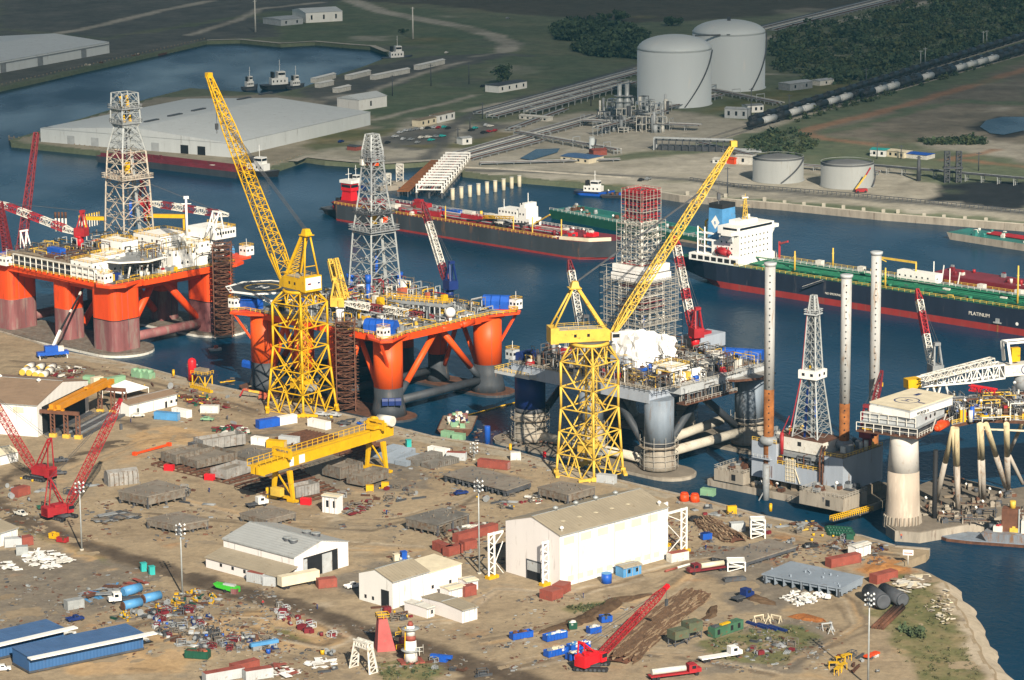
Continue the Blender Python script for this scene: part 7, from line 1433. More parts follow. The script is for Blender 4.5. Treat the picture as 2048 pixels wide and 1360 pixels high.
# rail tank wagons
RB=paint('black_tank_wagon',(.022,.023,.026),.2,.2,.5,.06,(.06,.05,.045));RW=paint('pale_tank_wagon',(.50,.51,.50),.12,.2,.5,.1,(.3,.28,.25))
def wagon(m,F,lab,grp):
    t=thing('tank_wagon',lab,'tank wagon',F,grp);MB().mat(m).cyl(F(-7.8,0,3.1),F(7.8,0,3.1),2.0,n=14).cyl(F(-8.5,0,3.1),F(-7.8,0,3.1),1.2,2.0,14).cyl(F(7.8,0,3.1),F(8.5,0,3.1),2.0,1.2,14).build('tank',t)
    MB().mat(GRYD).box(F,-8.6,8.6,-.9,.9,.9,1.2).build('frame',t);MB().mat(m).cyl(F(0,0,4.9),F(0,0,5.6),.9,n=10).mat(GRYD).rod(F(-2,0,5.2),F(2,0,5.2),1.6,.15).build('dome',t)
    for x in (-6,6):
        b=MB().mat(BLK).box(F,x-1.6,x+1.6,-1,1,.5,.9)
        for q in (-.9,.9):b.cyl(F(x+q,-.85,.46),F(x+q,.85,.46),.45,n=8)
        b.build('bogie',t)
    return t
rows=[((1500,250),(2075,70),'w'*0,1),((1497,261),(2090,88),'',2),((1724,199),(2090,97),'',3)]
WH={2:{1,3,4,6,7},3:{1,2,5,8,9,10,11}}
proto={}
for a,b,_,r in rows:
    A,Bp=G(*a),G(*b);d=Bp-A;az=atan2(d.y,d.x);n=int(d.length/18.2)
    trk=MB().mat(GRYD);Ft=Fr(A,az)
    for y in (-.75,.75):trk.box(Ft,-60,d.length+30,y-.08,y+.08,.12,.28)
    trk.mat(SHELL).box(Ft,-60,d.length+30,-2.2,2.2,.03,.12);tag(trk.build('railway_track'),kind='structure')
    for k in range(n):
        wht=k in WH.get(r,());F=Fr(A+d.normalized()*(9+k*18.2)+Vector((0,0,.28)),az);key=wht;lab='pale grey tank wagon coupled among the black ones on the railway' if wht else 'black tank wagon in the long string on the railway';grp='pale tank wagons' if wht else 'black tank wagons'
        if key not in proto:proto[key]=wagon(RW if wht else RB,F,lab,grp)
        else:dup(proto[key],F.m(),lab,grp)
# pipe racks
def rack(lab,a,b,n,w,z=2.2,up=False,pal=(GRY,RUST,GALV,GRYD,WHID)):
    A,Bp=G(*a),G(*b);d=Bp-A;F=Fr(A,atan2(d.y,d.x));L=d.length;t=thing('pipe_rack',lab,'pipe rack',F)
    p=MB();
    for k in range(n):p.mat(pal[k % len(pal)]).cyl(F(0,-w/2+w*k/(n-1),z),F(L,-w/2+w*k/(n-1),z),.32+.12*(k % 3),n=6)
    p.build('pipe_run',t,None,None,'stuff');c=MB().mat(GALV)
    for k in range(int(L/9)+1):
        x=min(L,k*9);c.rod(F(x,-w/2-.6,z-.6),F(x,w/2+.6,z-.6),.4)
        for s in (-1,0,1):c.rod(F(x,s*w/2,0),F(x,s*w/2,z-.5),.35)
        if up and k % 3==0:c.rod(F(x,-w/2,z),F(x,-w/2,z+3),.3).rod(F(x,w/2,z),F(x,w/2,z+3),.3).rod(F(x,-w/2,z+3),F(x,w/2,z+3),.4)
    c.build('rack_support',t,None,None,'stuff');return t
rack('long ground level pipe rack running up to the front white tank',(968,230),(1285,142),9,14,1.4)
rack('pipe rack parallel to the long one, nearer the process columns',(985,237),(1240,168),6,8,1.8)
rack('pipe rack from the trestle head up to the process columns',(912,316),(1200,236),8,13,1.6)
rack('pipe rack beside the blue settling pond',(935,322),(1080,284),5,7,1.4)
rack('cross pipe rack below the process columns',(1035,272),(1235,308),5,5,2.6,True)
rack('cross pipe rack in front of the front white tank',(1165,252),(1400,262),6,7,3.5,True)
rack('raised pipe rack right of the process columns',(1195,272),(1330,238),5,6,5,True)
rack('pipe rack leading right from the back white tank',(1425,185),(1560,212),5,6,2,True)
rack('dark raised pipe rack right of the grey oil tanks',(1745,345),(2050,372),4,4,4,False,(GRYD,BLK,GRY))
rack('distant pipe rack beyond the back white tank',(1530,62),(1830,-12),9,22,1.5)
rack('pipe rack between the two grey oil tanks and the canopy',(1600,338),(1760,352),4,4,2.5)
rack('pipe rack running behind the process columns towards the white tanks',(1060,232),(1270,172),6,8,3,True);rack('low pipe rack crossing the shell ground below the long rack',(1020,262),(1130,222),4,5,1.4);rack('pipe rack between the process columns and the back white tank',(1290,232),(1440,196),5,6,2.4,True);rack('pipe rack from the pipe loops to the grey oil tanks',(1400,292),(1510,318),4,4,2);rack('pipe rack along the top of the far quay bank',(960,330),(1240,322),4,4,1.2)
# process unit
P0=G(1245,240);t=thing('process_plant','refinery process unit with two tall columns left of the front white tank','process plant',P0);rd=random.Random(8)
for px,top in ((1239,168),(1254,168)):
    P=G(px,240);h=ZT(P,top)-LAND;MB().mat(GALV).lathe(P,[(2.2,0),(2.2,h*.55),(1.3,h*.62),(1.3,h)],14).build('column',t)
    s=MB().mat(GRY)
    for z in (.3,.5,.66):s.lathe(P,[(2.3,h*z),(3.4,h*z+.1),(3.4,h*z+.5),(2.3,h*z+.5)],12)
    s.build('platform',t)
for k in range(95):
    px,py=rd.uniform(1195,1335),rd.uniform(218,266);P=G(px,py);h=rd.uniform(2,11);m=rd.choice([GALV,GRY,WHID,GRYD,GRYL]);mb=MB().mat(m)
    if rd.random()<.5:mb.cyl(P,P+Vector((0,0,h)),rd.uniform(.6,1.4),n=8);nm='vessel'
    else:
        g=Fr(P,.9);
        for x in (-2,2):
            for y in (-2,2):mb.rod(g(x,y,0),g(x,y,h),.35)
        for z in (.5,1):mb.box(g,-2.2,2.2,-2.2,2.2,h*z-.2,h*z)
        nm='pipe_frame'
    mb.build(nm,t)
F=Fr(G(1308,300),radians(-15));t=thing('pipe_loop','white pipe expansion loops standing as tall frames below the front white tank','pipe loop',F)
for k in range(3):
    q=MB().mat(GRYL);y=k*3;q.rod(F(0,y,0),F(0,y,7-k),.9).rod(F(0,y,7-k),F(44,y,7-k),.9).rod(F(44,y,7-k),F(44,y,1),.9).rod(F(44,y,1),F(60,y,1),.9);q.build('pipe',t)
q=MB().mat(GRYD)
for k in range(12):q.rod(F(1+k*3.8,-1,0),F(1+k*3.8,-1,6),.5).rod(F(1+k*3.8,-1,6),F(1+k*3.8,8,6),.5)
q.box(F,2,42,0,6,.05,2.5);q.build('support_frame',t)
# buildings of the terminal
def bld(name,lab,a,b,depth,top,wall,roof,cat='building',win=3,rise=.4):
    F,L=FR(a,b);h=max(2.2,ZT(F(0,0),top)-LAND);t=thing(name,lab,cat,F);MB().mat(wall).box(F,0,L,0,depth,0,h).build('wall',t);MB().mat(roof).add([F(-.4,-.4,h+.02),F(L+.4,-.4,h+.02),F(L+.4,depth+.4,h+.02),F(-.4,depth+.4,h+.02),F(-.4,depth/2,h+rise+.3),F(L+.4,depth/2,h+rise+.3)],[(0,1,5,4),(2,3,4,5),(1,2,5),(3,0,4),(3,2,1,0)]).build('roof',t)
    for k in range(win):MB().mat(GLS).box(F,(k+.4)*L/win,(k+.4)*L/win+min(1.4,L/win*.4),-.06,.02,h*.3,h*.75).build('window',t)
bld('control_building','cream control building with flat blue roof by the far quay road',(1121,322),(1177,328),14,312,CRM,BLUR,'building',4)
bld('brick_shed','low red brick shed beside the white upright tank',(1187,312),(1214,310),6,301,RCON,RCON,'shed',0)
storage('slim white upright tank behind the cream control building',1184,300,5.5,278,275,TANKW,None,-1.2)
bld('cottage','small white building with dark roof beside the lone round tree',(998,186),(1054,176),11,172,WHI,GRYD,'building',4)
bld('portable_office','cream portable office on the road beside the far car park',(841,254),(873,247),6,241,CRM,TIMB,'office',3);bld('portable_office','white portable office next to the cream one by the car park',(876,246),(910,238),6,231,WHI,TIMB,'office',3)
bld('portable_office','row of pale huts at the foot of the long pipe rack',(1038,238),(1094,243),6,232,WHID,WHID,'hut',5);bld('white_annex','white gabled annex at the right corner of the big pier warehouse',(718,222),(774,213),18,200,WHI,WALLF,'building',1,2)
bld('depot_building','long white depot building across the basin near the top edge',(612,46),(685,42),30,26,WHI,WALLF,'building',3,2);bld('depot_building','low grey depot building beside the long white one across the basin',(562,52),(606,48),24,40,GRYL,GRYL,'building',2,1)
bld('substation_hut','pale substation hut right of the front white tank',(1449,236),(1494,238),9,217,GRYL,GRYL,'hut',3);bld('substation_hut','white hut with windows beside the pale substation hut',(1495,226),(1527,224),8,212,WHI,GRY,'hut',3);bld('substation_hut','low grey plant building by the railway',(1580,182),(1625,176),10,168,GRY,GRYL,'hut',2);bld('substation_hut','small white hut on the track side near the black wagons',(1640,172),(1668,168),8,162,WHID,GRYL,'hut',1)
bld('gatehouse','white and teal gatehouse right of the grey oil tanks',(1740,312),(1770,314),8,299,WHI,TEAL,'gatehouse',2);bld('tan_store','tan store with dark openings beside the teal gatehouse',(1774,313),(1807,317),8,301,CRM,CRM,'building',3);bld('blue_canopy','blue roofed canopy at the right of the tan store',(1812,316),(1853,320),9,307,WHID,BLU,'canopy',0)
bld('red_shed','small red and grey shed by the quay wall left of the trestle',(694,300),(712,302),6,292,RCON,GRYD,'shed',0);bld('portable_office','white site hut at the foot of the road near the trestle',(925,290),(944,288),6,277,WHI,GRYL,'hut',1);bld('portable_office','white trailer beside the orange container near the yellow boom tip',(1425,326),(1450,328),6,318,WHI,WHID,'trailer',2)
bld('container','orange red container next to a white one near the yellow boom tip',(1452,327),(1468,329),3,316,REDO,REDO,'container',0);bld('container','white container by the orange red one near the yellow boom tip',(1470,328),(1503,330),6,312,WHID,WHID,'container',1)
for i,(a,b,lab) in enumerate((((632,166),(672,156),'third'),((676,186),(702,180),'nearest'),((700,160),(742,150),'second'),((750,160),(820,146),'longest'),((838,140),(890,128),'farthest'),((640,176),(668,170),'shortest'))):
    bld('trailer','white trailer parked on the apron behind the big warehouse, the %s of the line' % lab,a,b,4,a[1]-9,WHID,WHI,'trailer',0)
# trestle jetty and its causeway
F,L=FR(((827+890)/2,387),((880+952)/2,322));F.O.z=0;wd=13.0;t=thing('pipe_trestle','white framed pipe trestle jetty running from the far bank to the barge','jetty',F)
for k in range(13):
    x=L*k/12;q=MB().mat(WHI).rod(F(x,-wd/2,3),F(x,-wd/2,7),.6).rod(F(x,wd/2,3),F(x,wd/2,7),.6).rod(F(x,-wd/2-.3,7),F(x,wd/2+.3,7),.8).rod(F(x,-wd/2-.3,4.6),F(x,wd/2+.3,4.6),.6);q.build('portal_frame',t)
    MB().mat(GRYD).rod(F(x,-wd/2,-2),F(x,-wd/2,3),.9).rod(F(x,wd/2,-2),F(x,wd/2,3),.9).rod(F(x,0,-2),F(x,0,3),.9).build('pile_bent',t)
for s in (-1,1):MB().mat(CONCL).box(F,0,L,s*wd/2-.7,s*wd/2+.7,2.6,3.4).build('edge_beam',t)
for k in range(9):MB().mat([RUST,GRY,WHID,RED,GRYD][k % 5]).cyl(F(0,-wd/2+1.6+k*1.2,5.2),F(L,-wd/2+1.6+k*1.2,5.2),.38,n=6).build('pipe',t)
F,L=FR((806,384),(874,322));F.O.z=0;t=thing('causeway','brown timber roadway on piles beside the white pipe trestle','jetty',F);MB().mat(RUSTO).box(F,0,L,-3.2,3.2,2.7,3.1).build('deck',t);q=MB().mat(GRYD)
for k in range(14):
    for y in (-2.5,2.5):q.rod(F(L*k/13,y,-2),F(L*k/13,y,2.7),.7)
q.build('pile_bent',t,None,None,'stuff')
for (px,py),h,lab in (((800,372),9,'white square hose tower on the dolphin behind the red tug'),((775,380),6,'grey hose tower on the dolphin nearest the grey derrick')):
    P=G(px,py,0);g=Fr(P,.4);t=thing('hose_tower',lab,'hose tower',g);MB().mat(CONC).box(g,-5,5,-3,3,-1,2.5).build('dolphin_cap',t);MB().mat(WHID).lattice(P+Vector((0,0,2.5)),P+Vector((0,0,2.5+h)),3.5,3.5,4,.4,.25).box(g,-2.2,2.2,-.2,.2,2.5+h*.5,2.5+h).build('tower',t)
for i,(x,y) in enumerate(((659,1150),(710,1140),(760,1132),(810,1122),(860,1112),(908,1103),(957,1093),(1004,1083),(1049,1073))):
    P=G(*zb(x,y+18),0);solo(MB().mat(CRM).cyl(P+Vector((0,0,-2)),P+Vector((0,0,5.6)),1.0,n=12).mat(WHID).cyl(P+Vector((0,0,5.6)),P+Vector((0,0,5.9)),1.15,n=12),'mooring_pile','pale round mooring pile in the row right of the trestle','mooring pile',P,'row of pale mooring piles')
for x,y in ((45,80),(155,88),(272,95),(378,103),(503,116),(622,135),(738,145),(855,152),(972,165),(1092,180),(1210,190),(1297,190),(1453,212),(1570,222),(1695,232),(1820,240)):
    P=G(*zh(x,y+8),0);solo(MB().mat(CONCL).box(Fr(P,-.4),-.7,.7,-.8,.6,-1,4.4),'fender_pile','pale concrete fender pile along the far quay wall','fender pile',P,'fender piles of the far quay')
F,L=FR((1468,376),(1700,394));t=thing('guard_rail','dark guard rail along the far quay road','guard rail',F);Q=GP([(1380,362),(1468,374),(1700,393),(1850,407),(2048,427)]);q=MB().mat(GRYD)
for a,b in zip(Q[:-1],Q[1:]):
    q.rail([a,b],1.8,.3,2.4)
q.build('post_and_rail',t,None,None,'stuff')
# poles, cars, trees
def pole(lab,px,base,top,r=.3,m=GALV,arm=True,grp=None,name='utility_pole',cat='pole'):
    P=G(px,base);h=ZT(P,top)-LAND;t=thing(name,lab,cat,P,grp);MB().mat(m).cyl(P,P+Vector((0,0,h)),r,r*.6,8).build('post',t)
    if arm:MB().mat(m).rod(P+Vector((-1.4,0,h-.8)),P+Vector((1.4,0,h-.8)),.28).build('crossarm',t)
for px,b_,tp in ((511,64,0),(826,78,14)):pole('very tall white light mast in the far fields, near %s' % ('the basin head' if px<600 else 'the curving shell road'),px,b_,tp,.7,WHID)
for px,b_,tp in ((965,238,205),(940,262,232),(916,278,256),(1182,212,170),(785,192,150),(862,172,128),(938,168,124),(1732,178,136),(1841,138,100),(1850,132,95),(1966,96,62),(1973,94,60),(1502,240,176),(1578,228,188),(1455,394,334),(1754,318,285),(1802,318,290),(1957,342,304)):pole('slim utility pole standing in the far terminal',px,b_,tp,.35,GRYD if b_>160 else GALV,True,'utility poles of the terminal')
for px,b_,tp in ((1837,362,312),):pole('dark loading tower pole with arms at the black coal yard',px,b_,tp,1.2,GRYD)
P=G(1905,365);t=thing('loading_tower','dark twin legged loading tower at the edge of the black coal yard','tower',P);h=ZT(P,303)-LAND
for s in (-3,3):MB().mat(GRYD).lattice(P+Vector((s,0,0)),P+Vector((s,0,h)),2.4,2.4,10,.5,.3).build('leg',t)
MB().mat(GRYD).box(Fr(P,0),-5,5,-2,2,h*.45,h*.5).build('platform',t)
CARC=[('white',WHID),('silver',GRYL),('dark blue',BLUD),('black',BLK),('grey',GRY),('red',RED),('teal',TEAL)]
def car(m,F,lab,grp,kind='car',cat='car'):
    t=thing('parked_car' if kind=='car' else 'pickup_truck',lab,cat,F,grp)
    b=MB().mat(m).box(F,-2.3,2.3,-.9,.9,.45,1.0)
    if kind=='car':b.hexa([F(-1.7,-.85,1.0),F(1.0,-.85,1.0),F(1.0,.85,1.0),F(-1.7,.85,1.0),F(-1.2,-.7,1.55),F(.4,-.7,1.55),F(.4,.7,1.55),F(-1.2,.7,1.55)])
    else:b.hexa([F(-.6,-.88,1.0),F(1.3,-.88,1.0),F(1.3,.88,1.0),F(-.6,.88,1.0),F(-.5,-.75,1.75),F(.7,-.75,1.75),F(.7,.75,1.75),F(-.5,.75,1.75)]).box(F,-2.6,-.6,-.92,-.8,.9,1.25).box(F,-2.6,-.6,.8,.92,.9,1.25)
    b.build('body',t);w=MB().mat(GLS)
    if kind=='car':w.box(F,-1.25,.45,-.80,.80,1.1,1.45)
    else:w.box(F,-.35,.6,-.84,.84,1.15,1.6).hexa([F(1.05,-.7,1.08),F(1.26,-.7,1.05),F(1.26,.7,1.05),F(1.05,.7,1.08),F(.72,-.66,1.7),F(.78,-.66,1.7),F(.78,.66,1.7),F(.72,.66,1.7)])
    w.build('window',t);k=MB().mat(BLK)
    for x in (-1.5,1.5):
        for y in (-1,1):MB().mat(BLK).cyl(F(x,y*.75,.36),F(x,y*.95,.36),.36,n=10).build('wheel',t)
    return t
cp={}
rd=random.Random(3)
for (px,py) in [(800,267),(812,263),(822,262),(833,260),(845,259),(856,258),(868,257),(878,257),(888,256),(896,258),(790,275),(806,280),(822,281),(842,277),(856,276),(872,275),(884,274),(862,282),(835,287),(775,287),(943,262),(950,258),(972,252),(980,254),(968,267),(978,265),(990,263),(966,174),(1282,362),(1296,360),(1195,320),(682,285),(893,107),(1015,38),(1760,163)]:
    nm,m=rd.choice(CARC);F=Fr(G(px,py),rd.uniform(-.4,.4)+1.0);lab='%s car parked at the far terminal' % nm;grp='%s cars at the far terminal' % nm
    if nm not in cp:cp[nm]=car(m,F,lab,grp)
    else:dup(cp[nm],F.m(),lab,grp)
def scatter_bushes(name,polys,n,rmin,rmax,mats,lab,per=26,seed=4,size=.5):
    rd=random.Random(seed);mb=MB();random.seed(seed)
    for px in polys:
        xs=[p[0] for p in px];ys=[p[1] for p in px];c=0;tries=0
        while c<n and tries<n*30:
            tries+=1;x,y=rd.uniform(min(xs),max(xs)),rd.uniform(min(ys),max(ys));ins=False
            for i in range(len(px)):
                (x0,y0),(x1,y1)=px[i],px[(i+1) % len(px)]
                if (y0>y) != (y1>y) and x<(x1-x0)*(y-y0)/(y1-y0)+x0:ins=not ins
            if not ins or rd.random()>1.6*(.3+abs(sin(x*.021+y*.05)*cos(y*.043-x*.013))):continue
            r=rd.uniform(rmin,rmax)*(1.5 if rd.random()<.15 else 1);P=G(x,y);mb.mat(rd.choice(mats)).blob(P+Vector((0,0,r*.55)),r,per,r*size,.75);c+=1
    return tag(mb.build(name),lab,name.replace('_',' ').split(' ')[-1],None,'stuff')
LEAF2=paint('olive_scrub_leaves',(.075,.09,.035),.4,.3,.9);LEAF3=paint('dry_scrub_leaves',(.12,.11,.05),.4,.3,.9)
scatter_bushes('scrub',[[(1545,140),(1545,75),(1660,45),(1760,25),(1900,-15),(2060,-25),(2060,75),(1860,128),(1700,170),(1620,165)]],1150,2.0,4.6,[LEAF,LEAFD,LEAF,LEAF2],'dense dark green scrub filling the ground above the railway',30,4,.27)
scatter_bushes('woodland',[[(1105,60),(1150,48),(1285,70),(1290,100),(1120,80)],[(1140,95),(1280,95),(1280,118),(1180,112)]],260,3,6,[LEAFD,LEAFD,LEAF],'dark thicket of trees left of the white tanks',44,6,.25)
scatter_bushes('brush',[[(1490,300),(1510,272),(1590,262),(1640,290),(1600,312),(1500,305)],[(1560,235),(1760,180),(2060,90),(2060,108),(1770,195),(1590,246)],[(1840,283),(1960,280),(1975,290),(1850,290)]],170,1.0,2.6,[LEAF,LEAF2,LEAFD],'low green brush along the railway bank and by the spoil flats',26,8,.3)
def tree(lab,px,base,top,r,cat='tree'):
    P=G(px,base);h=ZT(P,top)-LAND;t=thing('round_tree',lab,cat,P);MB().mat(TIMB).cyl(P,P+Vector((0,0,h*.5)),.45,.25,8).rod(P+Vector((0,0,h*.4)),P+Vector((2,.5,h*.7)),.25).rod(P+Vector((0,0,h*.4)),P+Vector((-2,-.5,h*.7)),.25).build('trunk',t);random.seed(px)
    mb=MB()
    for k in range(16):mb.mat([LEAFD,LEAF][k % 2]).blob(P+Vector((random.gauss(0,r*.45),random.gauss(0,r*.4),h*.62+random.gauss(0,h*.13))),r*.45,60,r*.11,.8)
    mb.build('crown',t)
tree('lone round dark tree behind the small white building in the far meadow',1006,170,134,6.5);tree('small bush like tree in the meadow left of the curving road',807,66,58,3)
for px,b_,tp,r in ((1212,42,28,5),(1243,44,22,6),(1130,58,44,5),(1168,52,40,5),(1345,52,34,6)):tree({1212:'dark tree at the top of the thicket, second from its right end',1243:'tallest dark tree rising at the right end of the thicket',1130:'dark tree at the left end of the thicket by the white tanks',1168:'dark tree in the middle of the thicket by the white tanks',1345:'dark tree showing above the front white tank roof'}[px],px,b_,tp,r)
# ------------------------------------------------------------------ the yard
def box_container(lab,a,b,m,depth=2.5,h=2.7,grp=None,doors=True,roof=None,name='shipping_container',cat='container',z=LAND,lift=.0):
    F,L=FR(a,b,z);F.O.z+=lift;t=thing(name,lab,cat,F,grp);mb=MB().mat(m).box(F,0,L,0,depth,.12,h);n=max(3,int(L/.7))
    for k in range(n):x=(k+.5)*L/n;mb.box(F,x-.12,x+.12,-.05,.0-.002,.3,h-.25).box(F,x-.12,x+.12,depth+.002,depth+.05,.3,h-.25)
    for x in (0.08,L-.08):mb.box(F,x-.1,x+.1,-.07,depth+.07,0,h+.04)
    mb.build('body',t)
    if roof:MB().mat(roof).box(F,.02,L-.02,.02,depth-.02,h+.005,h+.06).build('roof',t)
    if doors:
        d=MB().mat(m)
        for q in (.25,.75):d.box(F,L+.02,L+.07,depth*(q-.23),depth*(q+.23),.3,h-.2)
        for q in (.2,.4,.6,.8):d.mat(GALV).rod(F(L+.1,depth*q,.3),F(L+.1,depth*q,h-.2),.06)
        d.build('door',t)
    return t
C=box_container
C('blue and white shipping container at the foot of the left tower crane',yb(800,434),yb(950,410),BLU,2.6,3.0);C('white shipping container end to end with the blue one',yb(953,410),yb(1076,388),WHI,2.6,3.0)
C('white container right of the left tower crane front leg',yb(1152,412),yb(1285,441),WHI);C('white container beside the yellow one on the slab yard',yb(738,546),yb(838,560),WHI);C('yellow container between the white one and the gantry crane',yb(850,570),yb(978,581),YEL);C('light blue grey container behind the yellow one',yb(940,540),yb(1072,553),GRYL)
C('pale blue container in front of the long cream shed',ya(1262,487),ya(1450,503),BLUL);C('white container behind the pale blue one',ya(1408,455),ya(1530,480),WHI);C('white container with open grey middle near the red scrap',ya(1640,438),ya(1788,440),WHID)
C('long green container with dark slotted side on the left quay',ya(850,217),ya(1030,187),GRNP);C('tan container beside the long green one',ya(770,208),ya(850,195),CRM);C('short green and white container at the end of the tan one',ya(680,193),ya(755,196),GRNP,3)
C('grey container with red roof at the lean to corner',yf(318,525),yf(425,546),GRYL,2.6,3.0,None,True,RCON);C('small grey container beside the red roofed one',yf(428,553),yf(512,560),GRYL,2.4,2.8);C('dull red container behind the cream trailer',yf(810,575),yf(936,562),RCON,2.6)
C('maroon container between the white sheds of the machine shop',yf(1810,632),yf(1888,615),RCON,2.5,3.0)
F,L=FR(yf(560,583),yf(818,532));t=thing('cream_trailer','cream box trailer parked in front of the workshop hall door','trailer',F);MB().mat(CRM).box(F,0,L,0,2.6,1.0,3.8).build('body',t);k=MB().mat(BLK)
for x in (1,2.2,L-2,L-3.2):k.cyl(F(x,.1,.5),F(x,2.5,.5),.5,n=10)
k.build('wheel',t)
for i,(a,b,m,lab,dp) in enumerate(((yc(500,1050),yc(640,1012),RCON,'faded red container at the left of the long line by the big hall',2.5),(yc(643,1010),yc(790,968),RCON,'faded red container at the right end of the line by the big hall',2.5),(yc(310,1095),yc(420,1140),RCON,'faded red container, leftmost of the cluster by the pole light',2.5),(yc(430,1148),yc(535,1118),RCON,'faded red container in the middle of the cluster by the pole light',2.5),(yc(545,1105),yc(636,1086),RCON,'faded red container nearest the pole light',2.6),(yc(640,492),yc(855,516),RCON,'long rusty red container by the flat deck block and the quay light',2.5),(yc(275,398),yc(405,422),WHI,'white container beside the grey steel panels',2.5),(yc(410,442),yc(550,448),GRYL,'rusty roofed grey container behind the flat deck block',2.5),(yc(1510,604),yc(1635,618),GRYL,'grey steel box at the foot of the right tower crane',2.6),(yg(488,563),yg(574,533),RCON,'red container at the big hall corner, in front',4.5),(yg(577,515),yg(636,480),RCON,'red container at the big hall corner, behind',3.5),(yg(1430,262),yg(1566,237),WHID,'pale container with rusty roof at the big hall far end',2.6),(yd(445,835),yd(522,830),GRYL,'blue grey container by the rope heap',2.6),(yd(992,1032),yd(1156,1000),RCON,'red container behind the blue grey deck panel',2.8),(yd(1242,1122),yd(1356,1092),RCON,'orange red open container near the timber pile',3.0),(ye(1720,1285),ye(1900,1240),RCON,'faded red container stacked high at the bottom edge',2.6),(ye(1508,1350),ye(1790,1300),GRYL,'grey container with red roof at the bottom edge',2.6),(ye(1800,1330),ye(2000,1300),GRYL,'blue grey container at the bottom edge right of the red roofed one',2.6),(ye(497,812),ye(618,790),GALV,'silver container on the grey hardstanding',2.6),(ye(35,352),ye(160,345),GRYL,'pinkish grey container beside the white shed at the left edge',3),(ye(165,345),ye(245,330),RCON,'dark red container beside the white shed at the left edge',3),(ye(120,410),ye(205,405),GALV,'galvanised bin in front of the pinkish grey container',2.2),(yc(882,444),yc(955,442),WHID,'small white locker on the quay beside the red drum',2),(ya(148,1130),ya(250,1100),RCON,'faded red roofed white hut left of the red crawler crane',3))):
    C(lab,a,b,m,dp,2.7,None,True,RCON if 'red roof' in lab or 'rusty roof' in lab else None)
t,F,L=shed('blue_hut','pale blue hut with tan roof against the big hall wall',yg(1050,378),yg(1192,345),3.5,2.9,BLUL,ROOFT,'hut',2,.2);shed('white_hut','white hut by the quay corner sign',yd(1126,976),yd(1208,952),3,3.2,WHI,WHID,'hut',0,.2);t,F,L=shed('site_cabin','cream two storey site cabin near the gantry crane foot',yb(1260,1040),yb(1372,1055),3.2,5.4,WALLP,CRM,'cabin',2,.1)
P=G(*yg(918,415));solo(MB().mat(BLU).cyl(P,P+Vector((0,0,2.8)),1.5,n=18).mat(BLUL).cyl(P+Vector((0,0,2.8)),P+Vector((0,0,2.9)),1.5,n=18),'water_tank','round blue water tank beside the pale blue hut','tank',P)
for a,b,h,lab in ((yb(102,737),yb(165,742),2,'red tool box on the left side of the slab yard, farther one'),(yb(397,806),yb(460,812),2,'red tool box on the left side of the slab yard, nearer one'),(yb(1100,986),yb(1166,992),2.2,'red tool box at the gantry crane foot')):C(lab,a,b,REDB,1.6,h,None,False,None,'tool_box','tool box')
for a,b,lab in ((yb(1580,890),yb(1635,888),'yellow welding cabinet under the gantry, left of two'),(yb(1692,868),yb(1746,868),'yellow welding cabinet under the gantry, right of two'),(yb(848,905),yb(905,905),'yellow cabinet behind the gantry near leg')):C(lab,a,b,YEL,1.5,2.0,None,False,None,'welding_cabinet','cabinet')
# skips
def skip(lab,a,b,m,fill,depth=2.3,h=1.9,grp=None):
    F,L=FR(a,b);t=thing('skip',lab,'skip',F,grp);mb=MB().mat(m);w=.12
    mb.box(F,0,L,0,w,.2,h).box(F,0,L,depth-w,depth,.2,h).box(F,0,w,w,depth-w,.2,h).box(F,L-w,L,w,depth-w,.2,h).box(F,w,L-w,w,depth-w,.2,.35)
    for k in range(7):x=.3+k*(L-.6)/6;mb.box(F,x-.07,x+.07,-.1,-.005,.2,h-.05)
    mb.box(F,-.06,L+.06,-.12,0.001,h-.14,h+.03);mb.build('body',t);rd=random.Random(int(a[0]*7))
    f=MB()
    for k in range(16):f.mat(rd.choice(fill));g=Fr(F(rd.uniform(.7,L-.7),rd.uniform(.5,depth-.5)),rd.uniform(0,3));f.box(g,-rd.uniform(.2,.9),rd.uniform(.2,.8),-.3,.3,h-.7,h+rd.uniform(-.3,.35))
    f.build('rubbish',t,None,None,'stuff');return t
for i,(a,b,fill,lab) in enumerate(((yg(183,874),yg(342,846),[BRN,RUST],'blue skip full of brown scrap, leftmost of the skips'),(yg(452,888),yg(612,852),[WHI,WHID,BLUL],'blue skip heaped with white scraps left of the dark green bin'),(yg(462,1012),yg(618,974),[WHID,CRM,GRY],'blue skip with pale rubbish left of the red crane cab'),(yg(640,966),yg(794,932),[WHI,BLUL,WHID],'blue skip under white sheets behind the red crane cab'),(yg(636,1036),yg(740,1008),[CRM,WHID,GRY],'blue skip partly hidden by the red crane cab'),(yg(790,828),yg(880,812),[WHI,GRY,WHID],'blue skip with mixed white rubbish near the row of spoil'),(yg(880,738),yg(965,728),[BLK,GRYD],'blue skip with dark cover at the spoil bank'))):skip(lab,a,b,BLU,fill)
skip('dark green skip at the edge of the sandy scrap field',ye(1350,1160),ye(1520,1172),GRND,[BRN,OCON,RUST],2.6,2.2);skip('small dark green bin with white bag at the spoil bank',yg(625,790),yg(688,786),GRND,[WHI],2,2.0);skip('bright blue bin beside the rope heap',yd(290,880),yd(340,874),BLU,[BLUD],2,2.0);skip('red skip on the sand beside the pole light',ye(412,310),ye(482,318),RED,[RUST],1.8,1.6);skip('yellow skip beside the red one near the pole light',ye(356,285),ye(412,292),YEL,[YEL,RUST],1.8,1.8)
